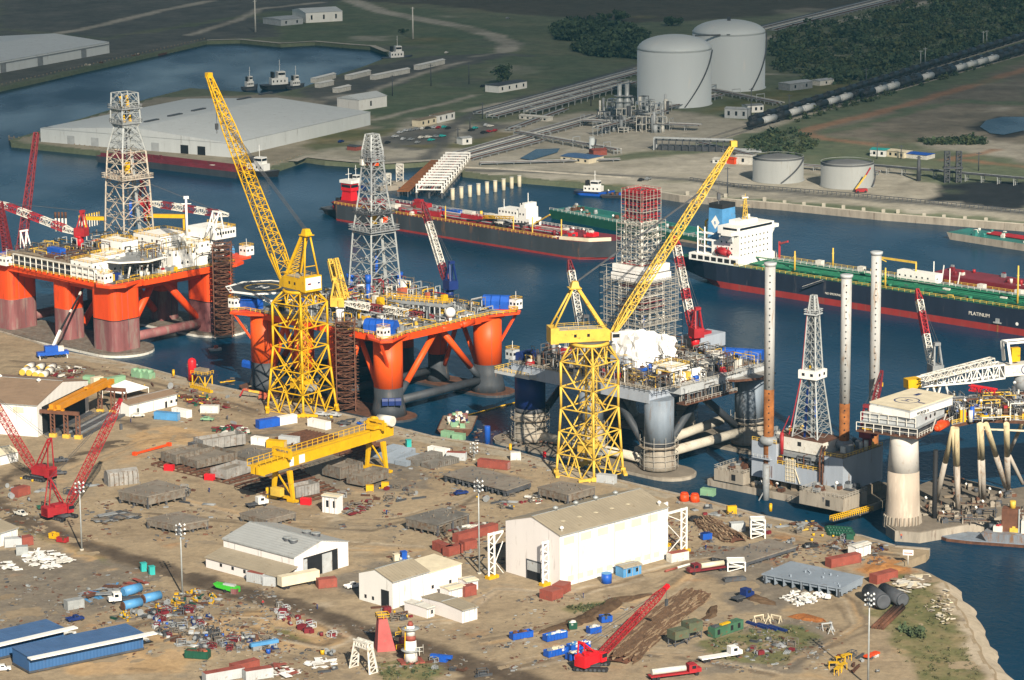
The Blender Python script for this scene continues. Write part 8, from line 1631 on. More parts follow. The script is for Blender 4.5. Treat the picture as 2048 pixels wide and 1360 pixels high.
# horizontal tanks
def htank(lab,a,b,r,m,endm=None,cat='tank',name='horizontal_tank',saddle=True):
    A,Bp=G(*a,LAND+r+.15),G(*b,LAND+r+.15);d=(Bp-A).normalized();t=thing(name,lab,cat,Fr(Vector((A.x,A.y,LAND)),atan2(d.y,d.x)));MB().mat(m).cyl(A,Bp,r,n=24).build('shell',t);MB().mat(endm or m).cyl(A-d*.25,A,r*.8,r,24).cyl(Bp,Bp+d*.25,r,r*.8,24).build('end_cap',t)
    if saddle:
        F=Fr(Vector((A.x,A.y,LAND)),atan2(d.y,d.x));L=(Bp-A).length;s=MB().mat(RUST)
        for x in (L*.2,L*.8):s.box(F,x-.25,x+.25,-r*.8,r*.8,.02,r*.55)
        s.build('saddle',t)
htank('dark grey cylindrical tank lying beside the beach, nearer the blue deck panel',yh(1068,545),yh(1160,612),2.25,GRYD);htank('dark grey cylindrical tank lying beside the beach, nearer the water',yh(1160,535),yh(1282,600),2.0,GRYD)
htank('sky blue tank with rusty end lying in front of the white truck',ye(900,775),ye(1030,745),1.3,BLUL,RUST);htank('sky blue tank lying right of the white truck',ye(1048,725),ye(1168,695),1.3,BLUL,RUST);htank('dusty blue tank lying behind the white truck',ye(905,672),ye(1022,640),1.4,BLUL)
for i,p in enumerate(((205,95),(262,100),(312,118),(362,125),(400,100),(245,60),(330,65),(420,70))):
    x,y=ya(*p);htank('white drum with golden end in the cluster on the left quay',(x-6,y+2),(x+6,y-5),1.3,WHID,YELP,'drum','cable_drum',False);bpy.data.objects[[k for k in MW if k.startswith('cable_drum')][-1]]['group']='white and gold drums on the left quay'
for p,lab in ((ya(1135,140),'pale green quay winch, left of a pair by the red silo'),(ya(1212,148),'pale green quay winch, right of a pair by the red silo')):
    F=Fr(G(*p),radians(-40));t=thing('quay_winch',lab,'winch',F);MB().mat(GRNP).box(F,-2.4,2.4,-1.5,1.5,.1,2.2).build('housing',t);MB().mat(GRNP).cyl(F(-1.6,-1.4,2.5),F(-1.6,1.4,2.5),.8,n=12).cyl(F(1.0,-1.4,2.5),F(1.0,1.4,2.5),.8,n=12).build('drum',t)
for p,q,lab in ((yc(372,272),yc(440,282),'left'),(yc(452,292),yc(532,300),'right')):C('pale green mooring box by the scrap barge, the %s of a pair' % lab,p,q,GRNP,2.4,2.2,None,False,None,'mooring_box','box')
C('pale green box at the quay edge beside the floating dock',yd(275,632),yd(345,640),GRNP,2.4,2.2,None,False,None,'mooring_box','box')
# upright silos
def silo(lab,px,base,top,rpx,m,dome=True,z=LAND):
    P=G(px,base,z);r=(G(px+rpx,base,z)-P).length;h=ZT(P,top)-z;t=thing('silo',lab,'silo',P);MB().mat(m).lathe(P,[(r,.6),(r,h*.86),(r*.8,h*.95),(r*.3,h)] if dome else [(r,.3),(r,h-.2),(r*.95,h)],20).build('shell',t);q=MB().mat(GRYD)
    for a in range(4):u=Vector((cos(a*pi/2+.5),sin(a*pi/2+.5),0))*r*.85;q.rod(P+u,P+u+Vector((0,0,.9)),.3)
    q.build('leg',t);return P,t
silo('tall bright red silo at the quay edge',385,763,716,8.5,REDB);silo('tall blue cylinder standing on the quay by the scrap barge',975,889,852,6,BLU,False);silo('small red drum standing at the right tower crane foot',1089,918,903,3.5,REDB,False)
P=G(405,770);F=Fr(P,radians(-35));t=thing('loading_platform','yellow steel platform on legs beside the red silo','platform',F);q=MB().mat(YEL)
for x in (-3,3):
    for y in (-2,2):q.rod(F(x,y,0),F(x,y,4),.4)
q.rod(F(-3,-2,0),F(0,-2,4),.25).rod(F(3,-2,0),F(0,-2,4),.25).rod(F(3,-2,0),F(3,2,4),.25).rod(F(-3,2,3.7),F(3,2,3.7),.25).rod(F(-3,-2,3.7),F(-3,2,3.7),.25).build('leg_frame',t);MB().mat(GRYD).box(F,-3.4,3.4,-2.4,2.4,4,4.3).mat(TIMB).box(F,-2.5,2.2,-1.5,1.5,4.31,6.2).build('deck',t);MB().mat(YEL).rail([F(-3.4,-2.4,4.3),F(3.4,-2.4,4.3),F(3.4,2.4,4.3)],1.2,.15,1.4).build('railing',t)
F,L=FR((380,776),(420,787));q=MB().mat(YEL).box(F,0,L,0,1.4,.1,1.0).rail([F(0,0,1),F(L,0,1)],1.1,.16,1.2);solo(q,'gangway','yellow gangway section lying on the quay below the red silo','gangway',F)
# light masts
def mast(lab,px,base,top,r=.28):
    P=G(px,base);h=ZT(P,top)-LAND;t=thing('light_mast',lab,'light mast',P);MB().mat(GALV).cyl(P+Vector((0,0,.2)),P+Vector((0,0,h)),r,r*.55,12).mat(CONCL).cyl(P,P+Vector((0,0,.5)),r*2.2,n=12).build('post',t);F=Fr(P,.3);c=MB().mat(GRYD)
    for z in (h-2.6,h-1.3,h):c.rod(F(-1.3,0,z),F(1.3,0,z),.14).rod(F(0,-1.1,z),F(0,1.1,z),.14)
    c.build('crossarm',t)
    for z in (h-2.4,h-1.1,h+.2):
        for x,y in ((-1.2,0),(1.2,0),(0,-1),(0,1)):g=F(x,y,z);MB().mat(WHI if (x+y)>0 else GRYL).lathe(g,[(.1,.4),(.3,.1),(.34,-.1),(.08,-.12)],10).build('floodlight',t)
mast('tall light mast beside the dark road near the red crawler crane',163.8,1101,968);mast('tall light mast between the dark road and the scrap field',365,1190,1052);mast('tallest light mast, between the machine shop and the big hall',958.8,1148,965);mast('tall light mast at the bottom right by the dark tanks',1736,1372,1191,.3);mast('thin dark light mast on the quay by the flat deck block',948,920,889,.25)
# steel deck blocks
def deckblock(lab,px,h,tm=PRIM,sm=PRIM,legs=True,th=.35,ribs=9,base=None,name='deck_block'):
    top=[G(*p,LAND+h) for p in px];n=len(top);c=sum(top,Vector())/n;t=thing(name,lab,'steel block',Vector((c.x,c.y,LAND)));MB().mat(tm).prism(top,LAND+h-th,LAND+h).build('deck_plate',t);s=MB().mat(sm);zb=LAND+(.25 if not legs else h*.14)
    for i in range(n):
        a,b=top[i],top[(i+1) % n];L=(b-a).length;F=Fr(Vector((a.x,a.y,0)),atan2((b-a).y,(b-a).x));ar=1 if (b-a).cross(c-a).z>0 else -1
        k=max(2,int(L/2.6))
        for j in range(k):
            x=(j+.5)*L/k;s.box(F,x-.12,x+.12,ar*.1 if ar>0 else -2.1,ar*2.1 if ar>0 else -.1,zb,LAND+h-th-.01)
        if i != int(px[0][1]) % n:s.box(F,.6,L-.6,.12 if ar>0 else -.3,.3 if ar>0 else -.12,LAND+h*.32,LAND+h-th-.02)
        s.box(F,.3,L-.3,.5 if ar>0 else -.7,.7 if ar>0 else -.5,LAND+h-th-.9,LAND+h-th-.02)
    for q in range(ribs):a=top[0].lerp(top[-1],(q+.5)/ribs);b=top[1].lerp(top[2],(q+.5)/ribs);s.rod(Vector((a.x,a.y,LAND+h-th-.5)),Vector((b.x,b.y,LAND+h-th-.5)),.25,.9)
    s.build('stiffener',t)
    if legs:
        for i in range(n):
            for q in (0,.5):
                p=top[i].lerp(top[(i+1) % n],q).lerp(c,.08);MB().mat(GRYD).box(Fr(Vector((p.x,p.y,LAND)),.7),-.3,.3,-.3,.3,0,h-th-.02).build('stand',t)
    g=random.Random(int(px[0][0]));m=MB().mat(sm)
    for _ in range(16):a=top[0].lerp(top[1],g.random()).lerp(top[-1].lerp(top[2 if n>3 else 1],g.random()),g.random());m.rod(a,a+Vector((0,0,g.uniform(.15,.9))),g.uniform(.12,.5))
    m.build('lug',t);return t
STEELB=paint('blue_grey_primed_steel',(.22,.26,.31),.15,.12,.6,.06,(.15,.15,.16));SLAB=paint('slab_steel_grey',(.155,.145,.13),.3,.2,.8,.3,(.10,.075,.055));SLABB=paint('brownish_flat_steel',(.20,.175,.145),.25,.15,.85,.3,(.14,.10,.075))
deckblock('large blue grey painted deck panel on stands near the white debris',[yd(610,1060),yd(770,990),yd(1172,1075),yd(1045,1140)],3.0,STEELB,STEELB)
deckblock('wide brown flat steel deck on trestles right of the big hall',[yd(330,962),yd(650,868),yd(808,908),yd(525,995)],1.8,SLABB,GRYD)
deckblock('largest flat grey deck block in front of the quay light',[yc(380,540),yc(600,480),yc(1042,595),yc(850,658)],2.6,SLABB,GRYD);deckblock('brown deck block behind the big hall by the right tower crane',[yc(1075,635),yc(1250,592),yc(1505,632),yc(1300,690)],3.6,SLABB,PRIM)
deckblock('dark deck block on stands left of the big hall',[yc(105,858),yc(385,785),yc(585,830),yc(345,912)],3.8,SLAB,PRIM);deckblock('grey deck block with dark open end by the pole light at left',[ya(960,1068),ya(1290,978),ya(1530,1045),ya(1205,1118)],4.2,SLABB,PRIM);deckblock('deck block standing above the dark green bin',[ya(1190,1296),ya(1465,1240),ya(1715,1305),ya(1460,1352)],3.2,SLABB,PRIM);deckblock('low deck block behind the workshop hall',[yb(650,1045),yb(880,985),yb(1070,1040),yb(850,1092)],2.6,SLABB,PRIM)
F,L=FR(ya(890,1040),ya(1140,1010));q=MB().mat(PRIML);pr=[(0,0),(0,2.6),(.6,4.2),(2.4,5.0),(4.2,4.2),(5,2.6),(5,0)];A=[F(0,y,z) for y,z in pr];B_=[F(L,y,z) for y,z in pr];q.add(A+B_,[(i,i+7,i+8,i+1) for i in range(6)]+[(0,1,2,3,4,5,6),(13,12,11,10,9,8,7)])
for k in range(7):x=.4+k*(L-.8)/6;q.mat(PRIM).rod(F(x,-.1,0),F(x,-.1,2.6),.3).rod(F(x,-.1,2.6),F(x,.5,4.25),.3)
solo(q,'curved_section','curved ribbed steel shell section behind the grey deck block','steel block',F)
# slab yard under and left of the gantry
def grillage(lab,px,h=.9,m=RUST,n=9,name='steel_grillage'):
    P=[G(*p,LAND+h) for p in px];c=sum(P,Vector())/4;t=thing(name,lab,'grillage',Vector((c.x,c.y,LAND)));q=MB().mat(m)
    for k in range(n+1):a,b=P[0].lerp(P[3],k/n),P[1].lerp(P[2],k/n);q.rod(a-Vector((0,0,.3)),b-Vector((0,0,.3)),.3,.6)
    q.build('beam',t,None,None,'stuff');q=MB().mat(m)
    for k in range(8):a,b=P[0].lerp(P[1],k/7),P[3].lerp(P[2],k/7);q.rod(a-Vector((0,0,.62+.1)),b-Vector((0,0,.62+.1)),.3,.2);q.rod(a-Vector((0,0,.3)),a-Vector((0,0,h)),.3);q.rod(b-Vector((0,0,.3)),b-Vector((0,0,h)),.3)
    q.build('cross_beam',t,None,None,'stuff');return t
grillage('rusty beam grillage at the left of the slab yard',[yb(10,680),yb(285,615),yb(860,745),yb(580,818)],.9,RUST,12);grillage('dark rusty beam grillage between the containers and the gantry girder',[yb(915,492),yb(1150,432),yb(1380,475),yb(1095,556)],.9,RUST,9);grillage('rusty beam grillage under the gantry crane',[yb(620,835),yb(1100,720),yb(1420,890),yb(1090,960)],.9,RUST,9);grillage('rusty beam grillage behind the gantry girder',[yb(1200,560),yb(1560,490),yb(1800,560),yb(1500,640)],.9,BRN,8)
def wallblock(lab,a,b,depth,h,m=PRIM,z=.9,n=7,fill=True):
    F,L=FR(a,b,LAND+z);t=thing('hull_block',lab,'steel block',F);w=MB().mat(m).box(F,0,L,0,.25,0,h).box(F,0,L,depth-.25,depth,0,h*.9).box(F,0,.25,.25,depth-.25,0,h*.95).box(F,L-.25,L,.25,depth-.25,0,h);w.build('bulkhead',t);r=MB().mat(m)
    for k in range(n):x=(k+.5)*L/n;r.box(F,x-.1,x+.1,-.3,-.002,.1,h-.1).box(F,x-.08,x+.08,.26,depth-.26,0,h*.55)
    r.build('stiffener',t)
    if fill:MB().mat(SLABB).box(F,.26,L-.26,.26,depth-.26,h*.5,h*.58).build('deck_plate',t)
    return t
wallblock('tall grey bulkhead block at the back left of the slab yard',yb(390,590),yb(700,540),7,3.6,PRIML);wallblock('grey bulkhead block at the left corner of the slab yard',yb(190,690),yb(460,628),8,3.2,PRIM);wallblock('grey bulkhead block in the middle of the slab yard',yb(345,720),yb(640,655),12,2.6,PRIM);wallblock('grey bulkhead block beside the gantry cantilever',yb(560,800),yb(740,745),7,3.2,PRIML);wallblock('ribbed grey hull block under the gantry, right',yb(1560,850),yb(1745,790),7,3.2,PRIM);wallblock('ribbed grey hull block under the gantry, middle',yb(1390,800),yb(1560,760),9,4.0,PRIM);wallblock('small grey hull block near the gantry near leg',yb(1070,935),yb(1240,900),6,3.4,PRIML);wallblock('low grey panel block left end of the slab yard',yb(330,590),yb(400,575),4,2.4,GRYD)
deckblock('flat grey steel plate deck behind the middle bulkhead block',[yb(590,610),yb(745,562),yb(960,625),yb(800,672)],2.2,SLAB,PRIM,False)
for i,(a,b) in enumerate(((yc(-60,430),yc(110,372)),(yc(40,470),yc(190,400)),(yc(120,490),yc(280,440)),(yc(200,490),yc(390,430)),(yc(300,510),yc(510,460)))):
    F,L=FR(a,b);q=MB().mat(STEELB if i<3 else SLAB);k=int(L/.9)
    for j in range(k):x=j*L/k;z0=1.6+.5*(i % 2);q.hexa([F(x,0,.1),F(x+L/k*.9,0,.1),F(x+L/k*.9,5,.1),F(x,5,.1),F(x+.2,0,z0),F(x+L/k*.7,0,z0+.25),F(x+L/k*.7,5,z0+.25),F(x+.2,5,z0)])
    solo(q,'ribbed_panel',['pale grey ribbed panels, leftmost of the row by the flat deck block','grey ribbed panels, second from the left by the flat deck block','grey ribbed panel stack in the middle of the row by the flat deck block','dark ribbed panel stack, second from the right by the flat deck block','dark ribbed panel stack touching the flat deck block'][i],'steel panels',F)
# rope and wire heaps, spoil banks
SPOIL=soil('brown_spoil',[(.075,.045,.028),(.11,.07,.042),(.15,.10,.06)],.2)
def ropeheap(lab,line,n,w,m,h=1.2,r=.22,seed=1):
    P=[G(*p) for p in line];c=sum(P,Vector())/len(P);t=thing('rope_heap',lab,'rope heap',Vector((c.x,c.y,LAND)));rd=random.Random(seed);q=MB().mat(m);b=MB().mat(BRN)
    tl=[0]
    for i in range(len(P)-1):tl.append(tl[-1]+(P[i+1]-P[i]).length)
    def pt(s):
        for i in range(len(P)-1):
            if s<=tl[i+1] or i==len(P)-2:k=(s-tl[i])/(tl[i+1]-tl[i]);d=(P[i+1]-P[i]).normalized();return P[i].lerp(P[i+1],k),Vector((-d.y,d.x,0))
    for k in range(n):
        q.mat(m if k % 3 else ROPL);s0,s1=rd.uniform(0,.25)*tl[-1],rd.uniform(.7,1)*tl[-1];o=rd.uniform(-1,1)*w/2;ph=rd.uniform(0,6);prev=None;N=16
        for j in range(N+1):
            p,nn=pt(s0+(s1-s0)*j/N);oo=o+sin(ph+j*.8)*w*.05;z=.3+max(0,h*(1-(oo/(w/2))**2))*(.8+.2*sin(ph))+.15*sin(j*1.7+ph);c_=p+nn*oo+Vector((0,0,max(.15,z)))
            if prev is not None:q.rod(prev,c_,r*rd.uniform(.8,1.5))
            prev=c_
    q.build('rope_strand',t,None,None,'stuff');m_=10;vs=[];
    for j in range(m_+1):
        p,nn=pt(tl[-1]*j/m_);e=.45+.55*sin(pi*min(1,max(0,(j+.4)/(m_+.8))))**.6;w_=w*e;vs+=[p-nn*w_*.5,p-nn*w_*.25+Vector((0,0,h*.7*e)),p+nn*w_*.25+Vector((0,0,h*.7*e)),p+nn*w_*.5]
    b.add(vs,[(4*j+i,4*j+4+i,4*j+5+i,4*j+1+i) for j in range(m_) for i in range(3)]);b.build('heap_core',t)
ROPL=paint('tan_wire_rope',(.30,.21,.13),.3,.5,.9);ROPE=paint('brown_wire_rope',(.15,.088,.05),.35,.5,.9,.2,(.10,.06,.035))
ropeheap('long brown heap of parallel wire ropes right of the bright red crane',[yg(990,1050),yg(1250,800),yg(1420,660),yg(1640,490)],120,10,ROPE,1.3,.3,1);ropeheap('brown rope heap behind the big hall by the quay track',[yd(285,770),yd(380,830),yd(490,890)],60,8,ROPE,1.6,.3,2)
def bank(lab,line,w,h,m,seed,name='spoil_bank',cat='spoil heap'):
    P=jag([G(*p) for p in line],.25,1.6,False);c=sum(P,Vector())/len(P);rd=random.Random(seed);q=MB().mat(m);n=len(P);vs=[];K=7
    for j,p in enumerate(P):
        d=(P[min(j+1,n-1)]-P[max(j-1,0)]).normalized();nn=Vector((-d.y,d.x,0));e=sin(pi*min(1,max(0,j/(n-1))))**.5
        for i in range(K):u=-1+2*i/(K-1);vs.append(p+nn*(u*w/2*e+rd.gauss(0,.15))+Vector((0,0,.03+max(0,(1-u*u))*h*e*rd.uniform(.55,1.15))))
    q.add(vs,[(K*j+i,K*j+K+i,K*j+K+1+i,K*j+1+i) for j in range(n-1) for i in range(K-1)],False);return solo(q,name,lab,cat,Vector((c.x,c.y,LAND)))
bank('long low bank of brown spoil behind the skips',[yg(370,815),yg(560,770),yg(800,680),yg(1000,560),yg(1200,515),yg(1300,505)],6.5,1.0,SPOIL,1);bank('short brown spoil strip at the end of the rope heap',[yg(1680,720),yg(1740,660),yg(1790,590)],3,.8,SPOIL,2);bank('brown heap of chain near the white debris',[yd(515,1165),yd(580,1200),yd(690,1235)],4.5,1.1,SPOIL,3,'chain_heap','chain heap');bank('brown round edged mulch heap on the grey ground',[yd(750,1295),yd(840,1300),yd(965,1325)],5,1.0,RUSTO,4,'mulch_heap','heap');bank('orange clay mound by the quay corner',[yd(1180,1050),yd(1290,1020),yd(1400,1045)],7,.7,DIRTR,5,'clay_mound','mound')
# debris heaps
def heap(lab,px,n,pal,smin=.4,smax=2.2,flat=.25,seed=1,name='debris_heap',cat='debris',h=.8):
    rd=random.Random(seed);P=[G(*p) for p in px];c=sum(P,Vector())/len(P);q=MB()
    xs=[p[0] for p in px];ys=[p[1] for p in px];k=0;tr=0
    while k<n and tr<n*20:
        tr+=1;x,y=rd.uniform(min(xs),max(xs)),rd.uniform(min(ys),max(ys));ins=False
        for i in range(len(px)):
            (x0,y0),(x1,y1)=px[i],px[(i+1) % len(px)]
            if (y0>y) != (y1>y) and x<(x1-x0)*(y-y0)/(y1-y0)+x0:ins=not ins
        if not ins:continue
        g=Fr(G(x,y),rd.uniform(0,3.1));s=rd.uniform(smin,smax);w=s*rd.uniform(.15,.6);z=rd.uniform(0,h);zz_=z+s*flat*rd.uniform(.2,1);tl=rd.uniform(-.3,.3)*s*flat*2
        q.mat(rd.choice(pal)).hexa([g(-s,-w,z),g(s,-w,z+tl),g(s,w,z+tl),g(-s,w,z),g(-s,-w,zz_),g(s,-w,zz_+tl),g(s,w,zz_+tl),g(-s,w,zz_)]);k+=1
    o=solo(q,name,lab,cat,Vector((c.x,c.y,LAND)));o['kind']='stuff';return o
WH_=[SHRINK,WHI,WHID,SHRINK]
heap('white insulation scraps strewn beside the pole light at left',[ye(160,440),ye(220,370),ye(380,365),ye(540,455),ye(480,470),ye(370,510),ye(230,490)],120,WH_,.4,1.6,.2,1);heap('white sheet scraps at the left edge',[ye(-10,470),ye(60,460),ye(150,520),ye(0,510)],40,WH_,.4,1.4,.2,2);heap('white broken blocks beside the blue grey deck panel',[yh(500,600),yh(590,555),yh(830,575),yh(810,610),yh(620,640)],110,WH_,.3,1.1,.6,3);heap('white boards and plastic piled at the blue building ends',[ye(410,985),ye(560,975),ye(640,1020),ye(480,1025)],40,WH_,.6,2,.12,4);heap('white sheeting piled at the end of the longer blue building',[ye(820,955),ye(960,965),ye(1090,1030),ye(980,1030)],50,WH_,.6,2,.15,5);heap('loose timber and boards piled by the orange red open container',[yh(1240,490),yh(1330,455),yh(1450,465),yh(1400,520),yh(1290,550)],110,[TIMB,CRM,TIMB,WHID],.6,2.4,.08,6,'timber_pile','timber');heap('white planks and scrap at the bottom edge near the white frame',[yf(730,1090),yf(900,1050),yf(930,1080),yf(800,1110)],30,WH_+[TIMB],.8,2.4,.08,7);heap('pale scrap pile at the bottom edge by the grey containers',[yf(430,1130),yf(560,1100),yf(680,1150),yf(560,1190)],70,WH_+[TIMB,RUST,RCON],.5,2.2,.1,8)
heap('pipes and plates strewn on the grey hardstanding',[ye(600,700),ye(800,640),ye(1000,590),ye(1100,620),ye(800,700),ye(640,740)],60,[GRY,GALV,RUST,BLUL,RCON],.5,2.6,.08,9,'scrap_heap','scrap');heap('stacked grey steel sections right of the red crawler crane',[ya(800,1290),ya(1040,1250),ya(1100,1290),ya(830,1340)],60,[GRYD,GRY,PRIM],1.0,3.2,.1,10,'steel_stack','steel');heap('red and brown scrap around the rust red box by the long cream shed',[ya(1450,300),ya(1700,300),ya(1890,380),ya(1780,420),ya(1500,350)],90,[MAR,RUST,MAR,YELP,GRND,BRN,RUST],.3,1.3,.6,11,'scrap_heap','scrap');heap('brown plate scrap around the dark deck block left of the big hall',[yc(440,960),yc(640,890),yc(760,930),yc(560,1010)],90,[RUST,PRIM,MAR,GRY,WHID],.3,1.4,.4,12,'scrap_heap','scrap');heap('steel offcuts and red drums right of the cream site cabin',[yb(1400,1060),yb(1420,990),yb(1620,960),yb(1640,1010),yb(1500,1070)],90,[PRIM,GRY,RUST,MAR,TIMB],.3,1.4,.3,13,'scrap_heap','scrap');heap('mixed scrap along the quay behind the red containers',[yd(760,790),yd(900,780),yd(940,830),yd(820,830)],50,[RUST,YELP,RUST,GRY,PRIM],.3,1.2,.4,14,'scrap_heap','scrap')
heap('litter of pale scraps along the beach head',[yh(1400,640),yh(1560,540),yh(1620,700),yh(1560,780)],90,[CONCL,TIMB,CRM],.2,.8,.4,15,'beach_litter','litter');heap('dark blocks under and beside the tower crane on the quay',[yc(1000,700),yc(1080,690),yc(1110,760),yc(1010,760)],40,[PRIM,RED,WHID,GRY],.3,1.1,.5,16,'scrap_heap','scrap')
heap('scrap machinery along the quay left of the left tower crane',[ya(380,60),ya(700,70),ya(640,150),ya(400,150)],70,[RUST,MAR,WHID,GRY,PRIM],.3,1.4,.5,17,'scrap_heap','scrap');heap('blue and yellow machinery scrap on the quay by the gantry far leg',[yb(1520,400),yb(1620,350),yb(1790,400),yb(1700,440)],60,[BLU,YEL,GRY,RUST,BLUD],.3,1.5,.6,18,'scrap_heap','scrap');heap('maroon machinery crates left of the blue container',[yb(440,440),yb(640,400),yb(760,470),yb(580,490)],80,[MAR,MAR,GRND,WHID,GRY],.4,1.3,.7,19,'scrap_heap','scrap');heap('blue crates and fittings near the quay corner',[yd(960,870),yd(1200,900),yd(1330,920),yd(1240,960),yd(1000,930)],70,[GRY,RUST,BLUD,PRIM,TIMB,RUST],.3,1.1,.5,20,'scrap_heap','scrap')
# scattered single pieces in the scrap field
def bits(n,px,kinds,grp,lab,seed):
    rd=random.Random(seed);k=0;xs=[p[0] for p in px];ys=[p[1] for p in px]
    while k<n:
        x,y=rd.uniform(min(xs),max(xs)),rd.uniform(min(ys),max(ys));ins=False
        for i in range(len(px)):
            (x0,y0),(x1,y1)=px[i],px[(i+1) % len(px)]
            if (y0>y) != (y1>y) and x<(x1-x0)*(y-y0)/(y1-y0)+x0:ins=not ins
        if not ins:continue
        nm,m,mname=rd.choice(kinds);F=Fr(G(x,y),rd.uniform(0,3.1));q=MB().mat(m);s=rd.choice([rd.uniform(.4,.8),rd.uniform(.5,1.15)])
        if nm=='drum':q.cyl(F(0,0,0),F(0,0,1.2*s),.55*s,n=12).mat(GRYD).cyl(F(0,0,1.2*s),F(0,0,1.22*s),.5*s,n=12)
        elif nm=='frame':
            w,d,h=1.4*s,1.0*s,1.7*s
            for X in (-w,w):
                for Y in (-d,d):q.rod(F(X,Y,0),F(X,Y,h),.16)
            for z in (.1,h):q.rod(F(-w,-d,z),F(w,-d,z),.16).rod(F(-w,d,z),F(w,d,z),.16).rod(F(-w,-d,z),F(-w,d,z),.16).rod(F(w,-d,z),F(w,d,z),.16)
            q.box(F,-w*.7,w*.7,-d*.7,d*.7,.2,h*.5)
        elif nm=='spool':q.cyl(F(0,-.7*s,.9*s),F(0,.7*s,.9*s),.45*s,n=12).cyl(F(0,-.8*s,.9*s),F(0,-.7*s,.9*s),.9*s,n=14).cyl(F(0,.7*s,.9*s),F(0,.8*s,.9*s),.9*s,n=14)
        elif nm=='pump':q.box(F,-1.3*s,1.3*s,-.6*s,.6*s,0,.3).mat(GRY).cyl(F(-.9*s,0,.8*s),F(.3*s,0,.8*s),.45*s,n=12).mat(m).box(F,.4*s,1.1*s,-.45*s,.45*s,.3,1.2*s).rod(F(-.3*s,0,1.2*s),F(-.3*s,0,1.8*s),.2)
        elif nm=='beam':L=2.4*s;q.box(F,-L,L,-.3,.3,.02,.1).box(F,-L,L,-.06,.06,.1,.5).box(F,-L,L,-.3,.3,.5,.58)
        elif nm=='crate':
            q.box(F,-1*s,1*s,-.7*s,.7*s,.1,1.2*s)
            for X in (-.8,0,.8):q.box(F,X*s-.1,X*s+.1,-.75*s,.75*s,0,1.25*s)
        elif nm=='plate':q.hexa([F(-1.5*s,-1*s,0),F(1.5*s,-1*s,0),F(1.5*s,1*s,.25),F(-1.5*s,1*s,.25),F(-1.5*s,-1*s,.1),F(1.5*s,-1*s,.1),F(1.5*s,1*s,.35),F(-1.5*s,1*s,.35)]).rod(F(-1*s,0,.2),F(1*s,.2,.5),.15)
        elif nm=='pipe':L=2.6*s;[q.cyl(F(-L,j*.45,.22),F(L,j*.45,.22),.2,n=8) for j in range(4)]
        solo(q,'%s_%s' % (mname.split()[-1],nm) if False else {'drum':'steel_drum','frame':'rack_frame','spool':'cable_spool','pump':'pump_skid','beam':'girder_length','crate':'crate','plate':'scrap_plate','pipe':'pipe_bundle'}[nm],lab % (mname,{'drum':'drum','frame':'rack frame','spool':'cable spool','pump':'pump skid','beam':'steel beam','crate':'crate','plate':'scrap plate','pipe':'pipe bundle'}[nm]),{'drum':'drum','frame':'frame','spool':'spool','pump':'pump','beam':'beam','crate':'crate','plate':'plate','pipe':'pipes'}[nm],F,'%s %s pieces in the %s' % (mname,nm,grp));k+=1
KA=[('frame',PRIM,'brown'),('pump',GRYD,'dark'),('beam',PRIM,'brown'),('plate',RUST,'rusty'),('drum',BLU,'blue'),('frame',GRY,'grey'),('frame',PRIM,'brown'),('spool',TIMB,'timber'),('pump',GRYD,'dark'),('beam',RUST,'rusty'),('frame',GRYD,'dark'),('plate',PRIM,'brown'),('pipe',GALV,'silver'),('pump',RUST,'rusty'),('frame',MAR,'maroon'),('crate',GRYL,'pale grey'),('beam',GRYD,'dark'),('plate',GRY,'grey'),('pump',BLUD,'navy'),('plate',TIMB,'timber'),('beam',PRIM,'brown')]
bits(190,[ye(1100,880),ye(1260,800),ye(1480,780),ye(1560,900),ye(1700,960),ye(2040,1020),ye(2040,1130),ye(1650,1100),ye(1380,1090),ye(1230,1010),ye(1120,950)],KA,'scrap field','%s %s lying in the sandy scrap field at lower left',21)
KB=[('beam',YEL,'yellow'),('plate',GRY,'grey'),('pipe',PRIM,'brown'),('beam',GRYD,'dark'),('plate',RUST,'rusty'),('beam',PRIM,'brown'),('pump',YEL,'yellow'),('pipe',GRY,'grey'),('plate',TIMB,'timber'),('beam',TEAL if False else GRND,'dark green'),('spool',GRY,'grey')]
bits(110,[ye(840,850),ye(1000,800),ye(1180,730),ye(1330,680),ye(1560,680),ye(1600,740),ye(1500,800),ye(1250,810),ye(1080,890),ye(820,890)],KB,'steel lay down strip','%s %s in the lay down strip below the light mast',22)
KC=[('crate',MAR,'maroon'),('frame',MAR,'maroon'),('frame',PRIM,'brown'),('drum',MAR,'maroon'),('frame',GRYL,'pale grey'),('pump',MAR,'maroon')]
bits(34,[yf(495,700),yf(560,690),yf(720,790),yf(780,830),yf(940,870),yf(930,900),yf(810,910),yf(640,840),yf(540,790)],KC,'red crate rows','%s %s in the curved rows beside the dark road',23)
KD=[('pump',GRYD,'dark'),('plate',PRIM,'brown'),('beam',RUST,'rusty'),('frame',PRIM,'brown'),('drum',YEL,'yellow'),('beam',GRYD,'dark'),('frame',GRYD,'dark'),('crate',MAR,'maroon'),('pipe',GRY,'grey'),('plate',RUST,'rusty'),('frame',GRY,'grey'),('spool',GRY,'grey')]
